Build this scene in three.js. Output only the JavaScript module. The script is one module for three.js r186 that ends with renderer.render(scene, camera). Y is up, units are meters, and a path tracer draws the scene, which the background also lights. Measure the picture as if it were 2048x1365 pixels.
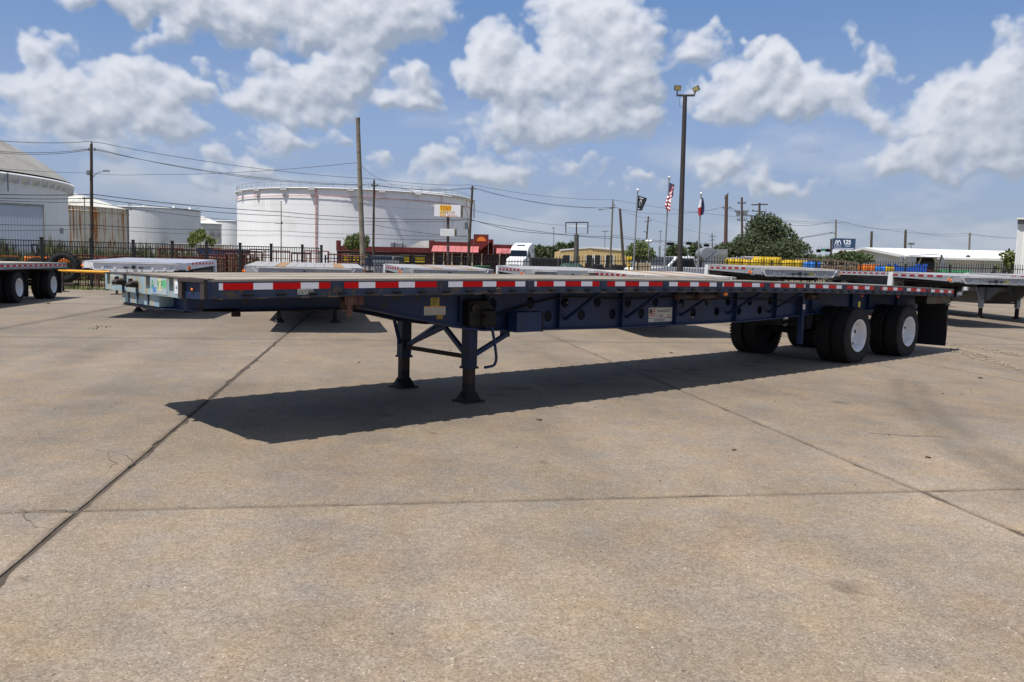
import * as THREE from 'three';
import { mergeGeometries } from 'three/addons/utils/BufferGeometryUtils.js';

// ---------------------------------------------------------------- camera, sky, sun, exposure
const scene = new THREE.Scene();
const EYE = 1.63;
const camera = new THREE.PerspectiveCamera(44.87, 1024 / 682, 0.1, 6000);
camera.position.set(0, EYE, 0);
camera.rotation.order = 'YXZ';
camera.rotation.set(-0.09257, 0, 0.0253);
camera.updateMatrixWorld(true);
const renderer = new THREE.WebGLRenderer({ antialias: true });
renderer.toneMapping = THREE.LinearToneMapping;
renderer.toneMappingExposure = 1.15;
renderer.shadowMap.enabled = true;
const SUNDIR = new THREE.Vector3(-0.5, 1.43, 0.386).normalize();
const sun = new THREE.DirectionalLight(new THREE.Color(1.0, 0.955, 0.89), 5);
sun.position.copy(SUNDIR).multiplyScalar(150);
sun.castShadow = true;
Object.assign(sun.shadow.camera, { left: -90, right: 90, top: 90, bottom: -90, near: 1, far: 400 });
sun.shadow.mapSize.set(4096, 4096);
scene.add(sun, sun.target);

// ---------------------------------------------------------------- random numbers and noise
function rng(seed) { let s = seed >>> 0; return () => { s = (s + 0x6d2b79f5) | 0; let t = Math.imul(s ^ (s >>> 15), 1 | s); t = (t + Math.imul(t ^ (t >>> 7), 61 | t)) ^ t; return ((t ^ (t >>> 14)) >>> 0) / 4294967296; }; }
const clamp = (x, a = 0, b = 1) => (x < a ? a : x > b ? b : x);
const sstep = (a, b, x) => { const t = clamp((x - a) / (b - a)); return t * t * (3 - 2 * t); };
const mix = (a, b, t) => a + (b - a) * t;
const h2 = (x, y, s) => { let h = Math.imul(x | 0, 374761393) ^ Math.imul(y | 0, 668265263) ^ Math.imul(s | 0, 1274126177); h = Math.imul(h ^ (h >>> 13), 1274126177); h ^= h >>> 16; return (h >>> 0) / 4294967296; };
function vnoise(x, y, s = 0, per = 0) {
  let ix = Math.floor(x), iy = Math.floor(y); const fx = x - ix, fy = y - iy, u = fx * fx * (3 - 2 * fx), v = fy * fy * (3 - 2 * fy);
  let jx = ix + 1, jy = iy + 1;
  if (per) { ix = ((ix % per) + per) % per; iy = ((iy % per) + per) % per; jx = ((jx % per) + per) % per; jy = ((jy % per) + per) % per; }
  return mix(mix(h2(ix, iy, s), h2(jx, iy, s), u), mix(h2(ix, jy, s), h2(jx, jy, s), u), v);
}
function fbm(x, y, oct = 5, s = 0, per = 0, gain = 0.5) {
  let a = 0.5, t = 0, n = 0;
  for (let i = 0; i < oct; i++) { t += a * vnoise(x, y, s + i * 17, per); n += a; a *= gain; x *= 2; y *= 2; per *= 2; }
  return t / n;
}

// ---------------------------------------------------------------- sky: air and cumulus clouds
{
  const W = 4096, H = 2048, HH = H / 2, D2R = Math.PI / 180;
  // each cloud: azimuth and elevation of its middle, half width, half height (degrees), density
  const C = [];
  const add = (list) => { for (const c of list) C.push(c); };
  add([[-23.5,15.1,4.28,1.48,1],[-19.7,15.5,5.93,2.47,1],[-14.5,15.7,6.59,2.96,1],[-10,16.1,4.94,3.13,1],[-13.2,14.4,3.62,1.48,0.8],[-7,16.6,2.31,1.65,0.6],[-5.4,16.1,1.32,0.82,0.4],[-22.5,13.3,1.65,0.92,0.55],[-24.1,13,0.99,0.66,0.4],[-19.4,11.4,1.65,0.72,0.4],[-16.4,12.3,1.32,0.82,0.35],[-11.3,12.8,2.14,1.48,0.9],[-13.2,10.8,2.96,2.14,1],[-15.7,10.4,2.96,1.81,0.9],[-17.6,9.9,1.65,1.32,0.8],[-10.6,11.2,1.65,1.98,0.8],[-13.8,9.2,3.62,0.92,0.6],[-7.3,11.8,1.71,1.38,0.9],[-7.6,10.5,1.81,0.79,0.8],[-30,11.6,0.99,1.15,0.7],[-30.4,10.5,0.92,0.82,0.55],[-28.7,11.2,1.32,1.15,0.5],[-28.2,10.2,1.48,0.99,0.5],[-30,8.7,2.31,1.81,0.8],[-27.7,8.7,2.96,1.98,1],[-25.2,9.5,2.63,1.98,1],[-24.1,10.9,1.15,1.32,0.7],[-22.7,9.5,1.48,1.81,0.9],[-22.3,8.1,2.31,0.99,0.8],[-20.3,10,1.48,0.82,0.6],[-20.9,10.4,1.32,0.82,0.6],[-25.5,8,4.61,0.92,0.7],[3,16.4,2.47,1.98,1],[5,15.8,2.63,2.31,1],[7.1,14.6,2.31,2.14,1],[3.8,13.6,3.62,2.63,1],[-1.8,13.9,1.58,1.81,0.9],[-2.1,12.2,1.98,1.98,0.95],[0.1,11.6,2.96,2.63,1],[4.8,12,3.95,2.96,1],[7.8,11.8,1.98,2.31,1],[0.9,9.1,4.94,1.48,0.9],[6.3,9.3,3.62,1.65,0.9],[8.9,9.9,1.48,1.15,0.7],[11.7,14,1.71,1.32,0.75],[11.2,13.2,1.65,0.86,0.5],[14.9,14.2,0.72,0.56,0.8],[16.5,13,1.48,1.32,1],[15.3,12.2,2.31,1.81,1],[17.5,11.6,3.29,1.98,1],[19.6,11.1,1.98,1.48,0.9]]);
  add([[13.7,11,1.81,1.32,0.8],[17.2,10.1,4.94,0.92,0.8],[20.7,10.5,1.32,0.99,0.7],[21.2,9.5,1.65,0.82,0.5],[21.3,14.4,0.53,0.92,0.5],[21.8,13.6,0.59,0.53,0.4],[23,12.7,1.05,0.92,0.55],[22.1,11.1,0.82,1.32,0.4],[23.9,11.8,0.99,0.59,0.25],[28.5,11.3,2.31,1.38,1],[30.1,11,1.98,1.65,1],[28.1,9.8,3.13,1.65,1],[30.5,9.5,2.31,1.98,1],[27.1,8.8,2.96,1.25,1],[29.5,8.1,3.29,0.99,0.9],[23.1,9.2,1.65,0.99,0.7],[24.4,8.5,1.98,0.82,0.5],[25.3,7.1,2.31,1.05,0.8],[27.2,7.5,2.31,1.05,0.9],[24,6.3,2.63,0.66,0.6],[26.8,6.2,4.28,0.79,0.7],[29.9,6.8,2.31,1.32,0.9],[30.4,14,1.15,0.99,0.5],[30.2,12.7,1.32,1.15,0.45],[-14.5,7.3,1.98,0.86,0.6],[-15.7,8,1.48,0.72,0.5],[-12.2,7.9,1.32,0.72,0.5],[-17.3,7.4,1.65,0.59,0.4],[-19.8,6.2,1.05,0.92,0.6],[-18.6,5.5,1.81,0.92,0.6],[-20.1,4.9,1.48,0.59,0.5],[-17,6.7,1.98,0.59,0.4],[-30.1,6.9,2.31,0.99,0.5],[-28.3,6.4,2.96,0.86,0.4],[-25,6.9,1.98,0.72,0.3],[-22.4,6.6,1.65,0.72,0.25],[-9.2,6.3,0.99,0.53,0.4],[-5.2,6.4,1.65,0.99,0.6],[-3.2,7.3,1.81,0.99,0.6],[-0.8,6.1,2.96,1.12,0.6],[-6.5,5.5,1.98,0.66,0.5],[-2.5,5.7,2.96,0.79,0.5],[1.6,7.4,1.98,0.66,0.4],[3.3,6.5,2.63,0.72,0.4],[14.7,7,0.92,1.05,0.75],[13.8,6.4,1.15,0.72,0.6],[15.6,5.6,1.65,0.92,0.5],[17.5,5.1,2.31,0.79,0.45],[18.7,5.4,1.65,0.66,0.4],[13,6.6,0.99,0.46,0.6],[8.7,5.7,1.48,0.66,0.35],[18.9,7.9,1.19,0.72,0.25]]);
  const r = rng(77);
  for (let i = 0; i < 84; i++) {              // the rest of the sky, like the part in view
    const az = -180 + r() * 360, el = 3 + Math.pow(r(), 1.3) * 62;
    if (Math.abs(az) < 40 && el < 24) continue;
    const s = (1.2 + 4 * r()) * (0.6 + el / 40), n = 3 + Math.floor(r() * 4);
    for (let k = 0; k < n; k++) C.push([az + (r() - 0.5) * s * 3.2 / Math.cos(el * D2R), el + (r() - 0.4) * s * 0.9, s * (0.6 + 0.6 * r()), s * (0.4 + 0.4 * r()), 1]);
  }
  const cell = 3, buckets = new Map();
  const keyOf = (i, j) => i * 1000 + j;
  for (const c of C) {
    const w = c[2] * 1.5 / Math.cos(Math.min(80, c[1]) * D2R), h = c[3] * 1.5;
    for (let i = Math.floor((c[0] - w) / cell); i <= Math.floor((c[0] + w) / cell); i++) for (let j = Math.floor((c[1] - h) / cell); j <= Math.floor((c[1] + h) / cell); j++) {
      const q = keyOf(((i % 120) + 120) % 120, j + 10); if (!buckets.has(q)) buckets.set(q, []); buckets.get(q).push(c);
    }
  }
  const dens = new Float32Array(W * HH), side = new Float32Array(W * HH);
  for (let row = 0; row < HH; row++) {
    const el = (row + 0.5) / H * 180, ce = Math.cos(el * D2R);
    for (let col = 0; col < W; col++) {
      let az = (col + 0.5) / W * 360 - 90; if (az > 180) az -= 360;
      const x = az * Math.max(0.3, ce), y = el;
      const wx = (vnoise(x * 0.55 + 31, y * 0.55, 3) - 0.5) * 1.5 + (vnoise(x * 1.7, y * 1.7 + 9, 8) - 0.5) * 0.6, wy = (vnoise(x * 0.55, y * 0.55 + 57, 4) - 0.5) * 1.3 + (vnoise(x * 1.7 + 5, y * 1.7, 9) - 0.5) * 0.6;
      const list = buckets.get(keyOf(((Math.floor(az / cell) % 120) + 120) % 120, Math.floor(el / cell) + 10));
      let d = 0, sh = 0, sw = 1e-4;
      if (list) {
        let keep = 1;
        for (const c of list) {
          let dx = az - c[0]; if (dx > 180) dx -= 360; if (dx < -180) dx += 360;
          dx = (dx * ce + wx) / (c[2] * 0.93); let dy = (el - c[1] + wy) / (c[3] * 0.93); if (dy < 0) dy *= 1.35;
          const q = 1 - (dx * dx + dy * dy) * 0.62;
          if (q > 0) { keep *= 1 - q * c[4]; const w = q * q / (c[2] * c[3]); sh += w * (dy * 0.8 - dx * 0.35); sw += w; }
        }
        d = 1 - keep;
      }
      const f = fbm(x * 0.8 + 11, y * 0.95 + 3, 6, 21, 0, 0.56);
      let b = d > 0 ? d * 0.9 + (f - 0.5) * 1.5 * (1 - 0.3 * d) - 0.14 : 0;
      if (d > 0) b = Math.max(b, (d * 0.42 + (fbm(x * 1.1 + 70, y * 1.6 + 20, 5, 44) - 0.5) * 1.0 - 0.1) * 0.32);   // wisps round the edges
      const low = sstep(13, 2, el);            // thin broken cloud towards the horizon
      if (low > 0) b = Math.max(b, (fbm(x * 0.16 + 40, y * 0.42 + 7, 6, 5) - 0.47) * 1.15 * low);
      dens[row * W + col] = Math.max(0, b); side[row * W + col] = sh / sw;
    }
  }
  const data = new Float32Array(W * H * 4);
  const at = (rw, cl) => dens[clamp(rw, 0, HH - 1) * W + (((cl % W) + W) % W)];
  for (let row = 0; row < H; row++) for (let col = 0; col < W; col++) {
    const o = (row * W + col) * 4; let R, G, B;
    if (row < HH) { R = 0.24; G = 0.22; B = 0.19; }
    else {
      const rr = row - HH, el = (rr + 0.5) / H * 180, t = sstep(0, 9, el), t2 = sstep(6, 19, el), u = sstep(15, 85, el);
      R = mix(mix(mix(0.385, 0.295, t), 0.15, t2), 0.06, u); G = mix(mix(mix(0.445, 0.415, t), 0.28, t2), 0.14, u); B = mix(mix(mix(0.53, 0.645, t), 0.55, t2), 0.36, u);
      const d = at(rr, col);
      if (d > 0) {
        const a = (1 - Math.exp(-d * 4.2)) * (0.8 + 0.2 * sstep(0.05, 0.3, d));
        let thick = 0; for (let k = 1; k <= 8; k++) thick += at(rr + k * 7, col - k * 3); thick /= 8;   // cloud between here and the sun
        const under = at(rr + 3, col - 2) - at(rr - 3, col + 2);
        const lit = clamp(0.72 + side[rr * W + col] * 0.42 - thick * 0.34 - under * 1.1 + (d < 0.2 ? 0.16 * (1 - d * 5) : 0), 0.02, 1);
        const far = sstep(14, 1, el);
        const cr = mix(mix(0.33, 0.80, lit), 0.42, far * 0.5), cg = mix(mix(0.385, 0.82, lit), 0.47, far * 0.5), cb = mix(mix(0.48, 0.88, lit), 0.54, far * 0.5);
        R = mix(R, cr, a * 0.97); G = mix(G, cg, a * 0.97); B = mix(B, cb, a * 0.97);
      }
    }
    data[o] = R / 1.15; data[o + 1] = G / 1.15; data[o + 2] = B / 1.15; data[o + 3] = 1;
  }
  const sky = new THREE.DataTexture(data, W, H, THREE.RGBAFormat, THREE.FloatType);
  sky.mapping = THREE.EquirectangularReflectionMapping; sky.magFilter = THREE.LinearFilter; sky.minFilter = THREE.LinearFilter; sky.needsUpdate = true;
  scene.background = sky; scene.environment = sky;
}

// ---------------------------------------------------------------- building helpers
const V = (x, y, z) => new THREE.Vector3(x, y, z);
const at = (px, py, depth) => {               // a point on the sight line of a pixel of the 2048 x 1365 photograph, at a given depth in metres
  const d = V((px - 1024) / 1653, -(py - 682.5) / 1653, -1).applyQuaternion(camera.quaternion);
  return V(0, EYE, 0).addScaledVector(d, depth / -d.z);
};
const rise = (x, z) => 0.012 * clamp(-z - 16, 0, 34) * sstep(-4, 10, x);   // the yard climbs a little towards its far right
const foot = (px, depth) => { const p = at(px, 540, depth); return V(p.x, rise(p.x, p.z), p.z); };
const heightAt = (px, py, depth) => at(px, py, depth).y;
const used = new Map();
function numbered(name) { const n = used.get(name) || 0; used.set(name, n + 1); return n ? name + '_' + String(n).padStart(3, '0') : name; }
function tag(o, label, category, group, kind) {
  if (label) o.userData.label = label;
  if (category) o.userData.category = category;
  if (group) o.userData.group = group;
  if (kind) o.userData.kind = kind;
  return o;
}
function thing(name, label, category, p, turn = 0, group) {
  const o = new THREE.Group(); o.name = numbered(name); o.position.copy(p); o.rotation.y = turn; scene.add(o);
  return tag(o, label, category, group);
}
function metreUV(g) {
  const p = g.attributes.position, n = g.attributes.normal, uv = new Float32Array(p.count * 2);
  for (let i = 0; i < p.count; i++) {
    const ax = Math.abs(n.getX(i)), ay = Math.abs(n.getY(i)), az = Math.abs(n.getZ(i));
    const [u, v] = ay >= ax && ay >= az ? [p.getX(i), p.getZ(i)] : ax >= az ? [p.getZ(i), p.getY(i)] : [p.getX(i), p.getY(i)];
    uv[2 * i] = u; uv[2 * i + 1] = v;
  }
  g.setAttribute('uv', new THREE.BufferAttribute(uv, 2));
  return g;
}
function join(geos, keepUV) {
  const list = (Array.isArray(geos) ? geos : [geos]).map((g) => {
    let q = g.index ? g.toNonIndexed() : g.clone();
    for (const k of Object.keys(q.attributes)) if (!['position', 'normal', 'uv', ...(keepUV === 'color' ? ['color'] : [])].includes(k)) q.deleteAttribute(k);
    if (!q.attributes.normal) q.computeVertexNormals();
    if (keepUV !== true) metreUV(q);
    return q;
  });
  return list.length > 1 ? mergeGeometries(list) : list[0];
}
function mesh(name, geos, mat, parent, keepUV) {
  const m = new THREE.Mesh(geos.isBufferGeometry && geos.userData.ready ? geos : join(geos, keepUV), mat);
  m.castShadow = m.receiveShadow = true;
  if (parent && parent !== scene) { m.name = name; parent.add(m); } else { m.name = numbered(name); scene.add(m); }
  return m;
}
const ready = (g, keepUV) => { const q = join(g, keepUV); q.userData.ready = true; return q; };
const box = (w, h, d, x = 0, y = 0, z = 0, ry = 0, rx = 0, rz = 0) => new THREE.BoxGeometry(w, h, d).applyMatrix4(new THREE.Matrix4().compose(V(x, y, z), new THREE.Quaternion().setFromEuler(new THREE.Euler(rx, ry, rz, 'YXZ')), V(1, 1, 1)));
const span = (x0, x1, y0, y1, z0, z1) => box(Math.abs(x1 - x0), Math.abs(y1 - y0), Math.abs(z1 - z0), (x0 + x1) / 2, (y0 + y1) / 2, (z0 + z1) / 2);
function cham(w, h, d, x, y, z, b = 0.006) {   // box with its edges taken off
  const s = new THREE.Shape(); const a = w / 2 - b, c = h / 2 - b;
  s.moveTo(-a, -c); s.lineTo(a, -c); s.lineTo(a, c); s.lineTo(-a, c); s.closePath();
  const g = new THREE.ExtrudeGeometry(s, { depth: d - 2 * b, bevelEnabled: true, bevelSize: b, bevelThickness: b, bevelSegments: 1 });
  return g.translate(x, y, z - d / 2 + b);
}
function rod(a, b, r, r2 = r, seg = 8) {
  const d = b.clone().sub(a), g = new THREE.CylinderGeometry(r2, r, d.length(), seg);
  return g.applyQuaternion(new THREE.Quaternion().setFromUnitVectors(V(0, 1, 0), d.clone().normalize())).translate((a.x + b.x) / 2, (a.y + b.y) / 2, (a.z + b.z) / 2);
}
function strut(a, b, w, h) {                   // square bar between two points
  const d = b.clone().sub(a), m = new THREE.Matrix4().lookAt(b, a, Math.abs(d.y) > d.length() * 0.99 ? V(1, 0, 0) : V(0, 1, 0));
  return new THREE.BoxGeometry(w, h, d.length()).applyMatrix4(m).translate((a.x + b.x) / 2, (a.y + b.y) / 2, (a.z + b.z) / 2);
}
const pipe = (pts, r, seg = 24, rad = 6) => new THREE.TubeGeometry(new THREE.CatmullRomCurve3(pts), seg, r, rad);
const lathe = (pts, seg = 32) => new THREE.LatheGeometry(pts.map(([x, y]) => new THREE.Vector2(x, y)), seg);
function prism(plan, y0, y1) {                 // upright prism over a plan outline of [x, z]
  const s = new THREE.Shape(plan.map(([x, z]) => new THREE.Vector2(x, -z)));
  return new THREE.ExtrudeGeometry(s, { depth: y1 - y0, bevelEnabled: false }).rotateX(-Math.PI / 2).translate(0, y0, 0);
}
function extrudeZ(outline, z0, z1, holes = []) {
  const s = new THREE.Shape(outline.map(([x, y]) => new THREE.Vector2(x, y)));
  for (const [x, y, r] of holes) { const h = new THREE.Path(); h.absarc(x, y, r, 0, Math.PI * 2, true); s.holes.push(h); }
  return new THREE.ExtrudeGeometry(s, { depth: z1 - z0, bevelEnabled: false, curveSegments: 10 }).translate(0, 0, z0);
}
function fromTris(pos) { const g = new THREE.BufferGeometry(); g.setAttribute('position', new THREE.Float32BufferAttribute(pos, 3)); g.computeVertexNormals(); return g; }
function sweep(section, stations) {            // section [z, y] carried through stations [x, dy]
  const pos = [], n = section.length, quad = (a, b, c, d) => pos.push(...a, ...b, ...c, ...a, ...c, ...d);
  for (let i = 0; i + 1 < stations.length; i++) for (let k = 0; k < n; k++) {
    const [z0, y0] = section[k], [z1, y1] = section[(k + 1) % n], [x0, d0] = stations[i], [x1, d1] = stations[i + 1];
    quad([x0, y0 + d0, z0], [x0, y1 + d0, z1], [x1, y1 + d1, z1], [x1, y0 + d1, z0]);
  }
  const tri = THREE.ShapeUtils.triangulateShape(section.map(([z, y]) => new THREE.Vector2(z, y)), []);
  for (const [x, d] of [stations[0], stations[stations.length - 1]]) for (const t of tri) for (const k of t) pos.push(x, section[k][1] + d, section[k][0]);
  return fromTris(pos);
}
function sheet(w, h, fn, nu = 16, nv = 16) {   // bent sheet with uv 0..1
  const g = new THREE.PlaneGeometry(1, 1, nu, nv), p = g.attributes.position;
  for (let i = 0; i < p.count; i++) { const q = fn(p.getX(i) + 0.5, p.getY(i) + 0.5); p.setXYZ(i, ...q); }
  g.computeVertexNormals(); return g;
}

// ---------------------------------------------------------------- materials
function dataTex(n, fn, size, srgb = true, m = n) {
  const d = new Uint8Array(n * m * 4);
  for (let j = 0; j < m; j++) for (let i = 0; i < n; i++) { const c = fn(i / n, j / m, i, j), o = (j * n + i) * 4; d[o] = clamp(c[0], 0, 255); d[o + 1] = clamp(c[1], 0, 255); d[o + 2] = clamp(c[2], 0, 255); d[o + 3] = 255; }
  const t = new THREE.DataTexture(d, n, m, THREE.RGBAFormat); t.wrapS = t.wrapT = THREE.RepeatWrapping; t.magFilter = THREE.LinearFilter; t.minFilter = THREE.LinearMipmapLinearFilter; t.generateMipmaps = true;
  if (srgb) t.colorSpace = THREE.SRGBColorSpace;
  if (size) t.repeat.set(1 / size, 1 / size);
  t.needsUpdate = true; return t;
}
function canvasTex(w, h, draw) {
  const c = document.createElement('canvas'); c.width = w; c.height = h; const g = c.getContext('2d'); draw(g, w, h);
  const t = new THREE.CanvasTexture(c); t.colorSpace = THREE.SRGBColorSpace; t.anisotropy = 8; return t;
}
const std = (o) => new THREE.MeshStandardMaterial(o);
const C3 = (r, g, b) => new THREE.Color().setRGB(r / 255, g / 255, b / 255, THREE.SRGBColorSpace);
// paint or metal with blotches, fine grain, streaks running down and chips of a second colour
function worn(base, o = {}) {
  const { n = 512, size = 2, blotch = 18, grain = 8, streak = 0, chip = 0, chipCol = [96, 62, 42], rough = 0.6, metal = 0, seed = 1, bump = 0, dirt = [70, 60, 48], dirtAmt = 0.25 } = o;
  const map = dataTex(n, (u, v, i, j) => {
    const b = fbm(u * 6, v * 6, 5, seed, 6) - 0.5, g = h2(i, j, seed) - 0.5, s = streak ? (fbm(u * 40, v * 2, 3, seed + 5, 0) - 0.5) * 2 * streak : 0;
    const dd = sstep(0.5, 0.75, fbm(u * 4, v * 4, 5, seed + 40, 4)) * dirtAmt;
    let c = base.map((x, k) => mix(x + b * 2 * blotch + g * grain + s, dirt[k], dd));
    if (chip) { const q = fbm(u * 14, v * 14, 5, seed + 90, 14, 0.6); const a = sstep(1 - chip, 1 - chip + 0.04, q + 0.22); c = c.map((x, k) => mix(x, chipCol[k] + g * 20, a)); }
    return c;
  }, size);
  const m = std({ map, roughness: rough, metalness: metal });
  if (bump) { m.bumpMap = dataTex(256, (u, v, i, j) => { const q = fbm(u * 20, v * 20, 4, seed + 7, 20) * 255; return [q, q, q]; }, size * 0.5, false); m.bumpScale = bump; }
  return m;
}
const M = {
  navy: worn([20, 46, 88], { blotch: 7, chip: 0.1, chipCol: [46, 42, 48], dirt: [36, 40, 56], dirtAmt: 0.4, rough: 0.55, seed: 3 }),
  rail: worn([46, 58, 80], { blotch: 9, chip: 0.16, chipCol: [84, 70, 60], dirt: [54, 56, 60], dirtAmt: 0.45, rough: 0.65, seed: 11, size: 1.4 }),
  lip: worn([120, 98, 76], { blotch: 24, chip: 0.4, chipCol: [60, 52, 50], seed: 12, rough: 0.8 }),
  black: worn([26, 26, 28], { blotch: 5, grain: 4, dirtAmt: 0.2, rough: 0.7, seed: 4 }),
  grease: worn([20, 18, 17], { blotch: 6, chip: 0.2, chipCol: [60, 42, 30], rough: 0.75, seed: 6 }),
  rubber: worn([30, 29, 28], { blotch: 6, grain: 6, dirt: [74, 66, 56], dirtAmt: 0.35, rough: 0.92, seed: 5, size: 1 }),
  rim: worn([222, 222, 224], { blotch: 8, grain: 4, dirt: [140, 120, 100], dirtAmt: 0.2, rough: 0.42, seed: 7, size: 1 }),
  brown: worn([74, 54, 42], { blotch: 16, chip: 0.3, chipCol: [40, 34, 32], rough: 0.85, seed: 8 }),
  rustRed: worn([112, 44, 36], { blotch: 18, chip: 0.25, chipCol: [80, 56, 44], rough: 0.8, seed: 9 }),
  alu: worn([160, 163, 168], { blotch: 10, grain: 6, streak: 6, dirt: [150, 140, 128], dirtAmt: 0.2, rough: 0.42, metal: 0.35, seed: 14 }),
  aluDeck: worn([156, 154, 154], { blotch: 10, grain: 8, dirt: [134, 120, 104], dirtAmt: 0.35, rough: 0.55, metal: 0.15, seed: 15 }),
  white: worn([222, 223, 224], { blotch: 5, grain: 4, dirt: [176, 168, 158], dirtAmt: 0.15, rough: 0.5, seed: 16 }),
  greySteel: worn([128, 132, 136], { blotch: 12, dirt: [96, 88, 80], dirtAmt: 0.3, rough: 0.6, metal: 0.2, seed: 17 }),
  fence: std({ color: C3(24, 24, 27), roughness: 0.55 }),
  pole: worn([78, 66, 56], { blotch: 16, streak: 16, rough: 0.95, seed: 18, size: 1 }),
  poleGrey: worn([134, 124, 110], { blotch: 18, streak: 22, rough: 0.95, seed: 19, size: 1 }),
  galv: worn([150, 154, 158], { blotch: 8, rough: 0.4, metal: 0.5, seed: 20 }),
  darkSteel: worn([66, 60, 56], { blotch: 10, rough: 0.6, metal: 0.2, seed: 21 }),
  wire: std({ color: C3(66, 68, 72), roughness: 0.7 }),
  yellow: worn([226, 188, 20], { blotch: 12, dirtAmt: 0.1, rough: 0.5, seed: 22 }),
  yellowBar: worn([222, 160, 40], { blotch: 16, dirtAmt: 0.15, rough: 0.6, seed: 23 }),
  orange: worn([232, 120, 30], { blotch: 14, dirtAmt: 0.1, rough: 0.5, seed: 24 }),
  blue: worn([34, 92, 190], { blotch: 12, dirtAmt: 0.1, rough: 0.5, seed: 25 }),
  skyBlue: worn([50, 130, 220], { blotch: 12, dirtAmt: 0.05, rough: 0.5, seed: 26 }),
  green: worn([30, 110, 62], { blotch: 14, dirtAmt: 0.15, rough: 0.6, seed: 27 }),
  darkGreen: worn([30, 62, 52], { blotch: 10, rough: 0.6, seed: 28 }),
  wallRed: worn([94, 30, 30], { blotch: 8, dirtAmt: 0.15, rough: 0.85, seed: 29, size: 5 }),
  awning: worn([178, 102, 102], { blotch: 10, streak: 5, dirtAmt: 0.12, rough: 0.8, seed: 30, size: 4 }),
  tan: worn([196, 164, 112], { blotch: 6, streak: 3, dirtAmt: 0.12, rough: 0.8, seed: 31, size: 8 }),
  cream: worn([196, 178, 146], { blotch: 8, dirtAmt: 0.2, rough: 0.8, seed: 32 }),
  roofWhite: worn([232, 230, 222], { blotch: 6, dirtAmt: 0.15, rough: 0.6, seed: 33, size: 10 }),
  glass: std({ color: C3(22, 28, 34), roughness: 0.08, metalness: 0.1 }),
  pallet: worn([132, 118, 102], { blotch: 18, streak: 14, dirtAmt: 0.3, rough: 0.95, seed: 34, size: 1 }),
  wrap: worn([158, 150, 150], { blotch: 8, rough: 0.35, seed: 35 }),
  amber: std({ color: C3(235, 120, 20), roughness: 0.3 }),
  redLamp: std({ color: C3(170, 22, 18), roughness: 0.3 }),
  tapeRed: worn([214, 26, 28], { n: 256, size: 0.12, blotch: 5, grain: 14, dirtAmt: 0.0, rough: 0.4, metal: 0.85, seed: 36 }),
  tapeWhite: worn([248, 247, 252], { n: 256, size: 0.12, blotch: 3, grain: 10, dirtAmt: 0.0, rough: 0.4, metal: 0.85, seed: 37 }),
  label: std({ color: C3(232, 232, 228), roughness: 0.6 }),
  ink: std({ color: C3(40, 40, 44), roughness: 0.7 }),
  yellowLabel: std({ color: C3(196, 180, 60), roughness: 0.6 }),
};
// timber: grain along u
const timber = (base, seed, size = 1.6) => std({ roughness: 0.95, map: dataTex(512, (u, v, i, j) => {
  const g = fbm(u * 3, v * 60, 4, seed, 0) - 0.5, b = fbm(u * 4, v * 4, 4, seed + 9, 4) - 0.5, s = h2(i, j, seed) - 0.5;
  return base.map((x, k) => x + g * 60 + b * 44 + s * 14 - (k === 2 ? 4 : 0));
}, size), });
M.deckWood = [timber([150, 141, 131], 51), timber([138, 129, 119], 52), timber([160, 151, 141], 53)];
M.wornWood = timber([146, 116, 88], 54);

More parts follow.
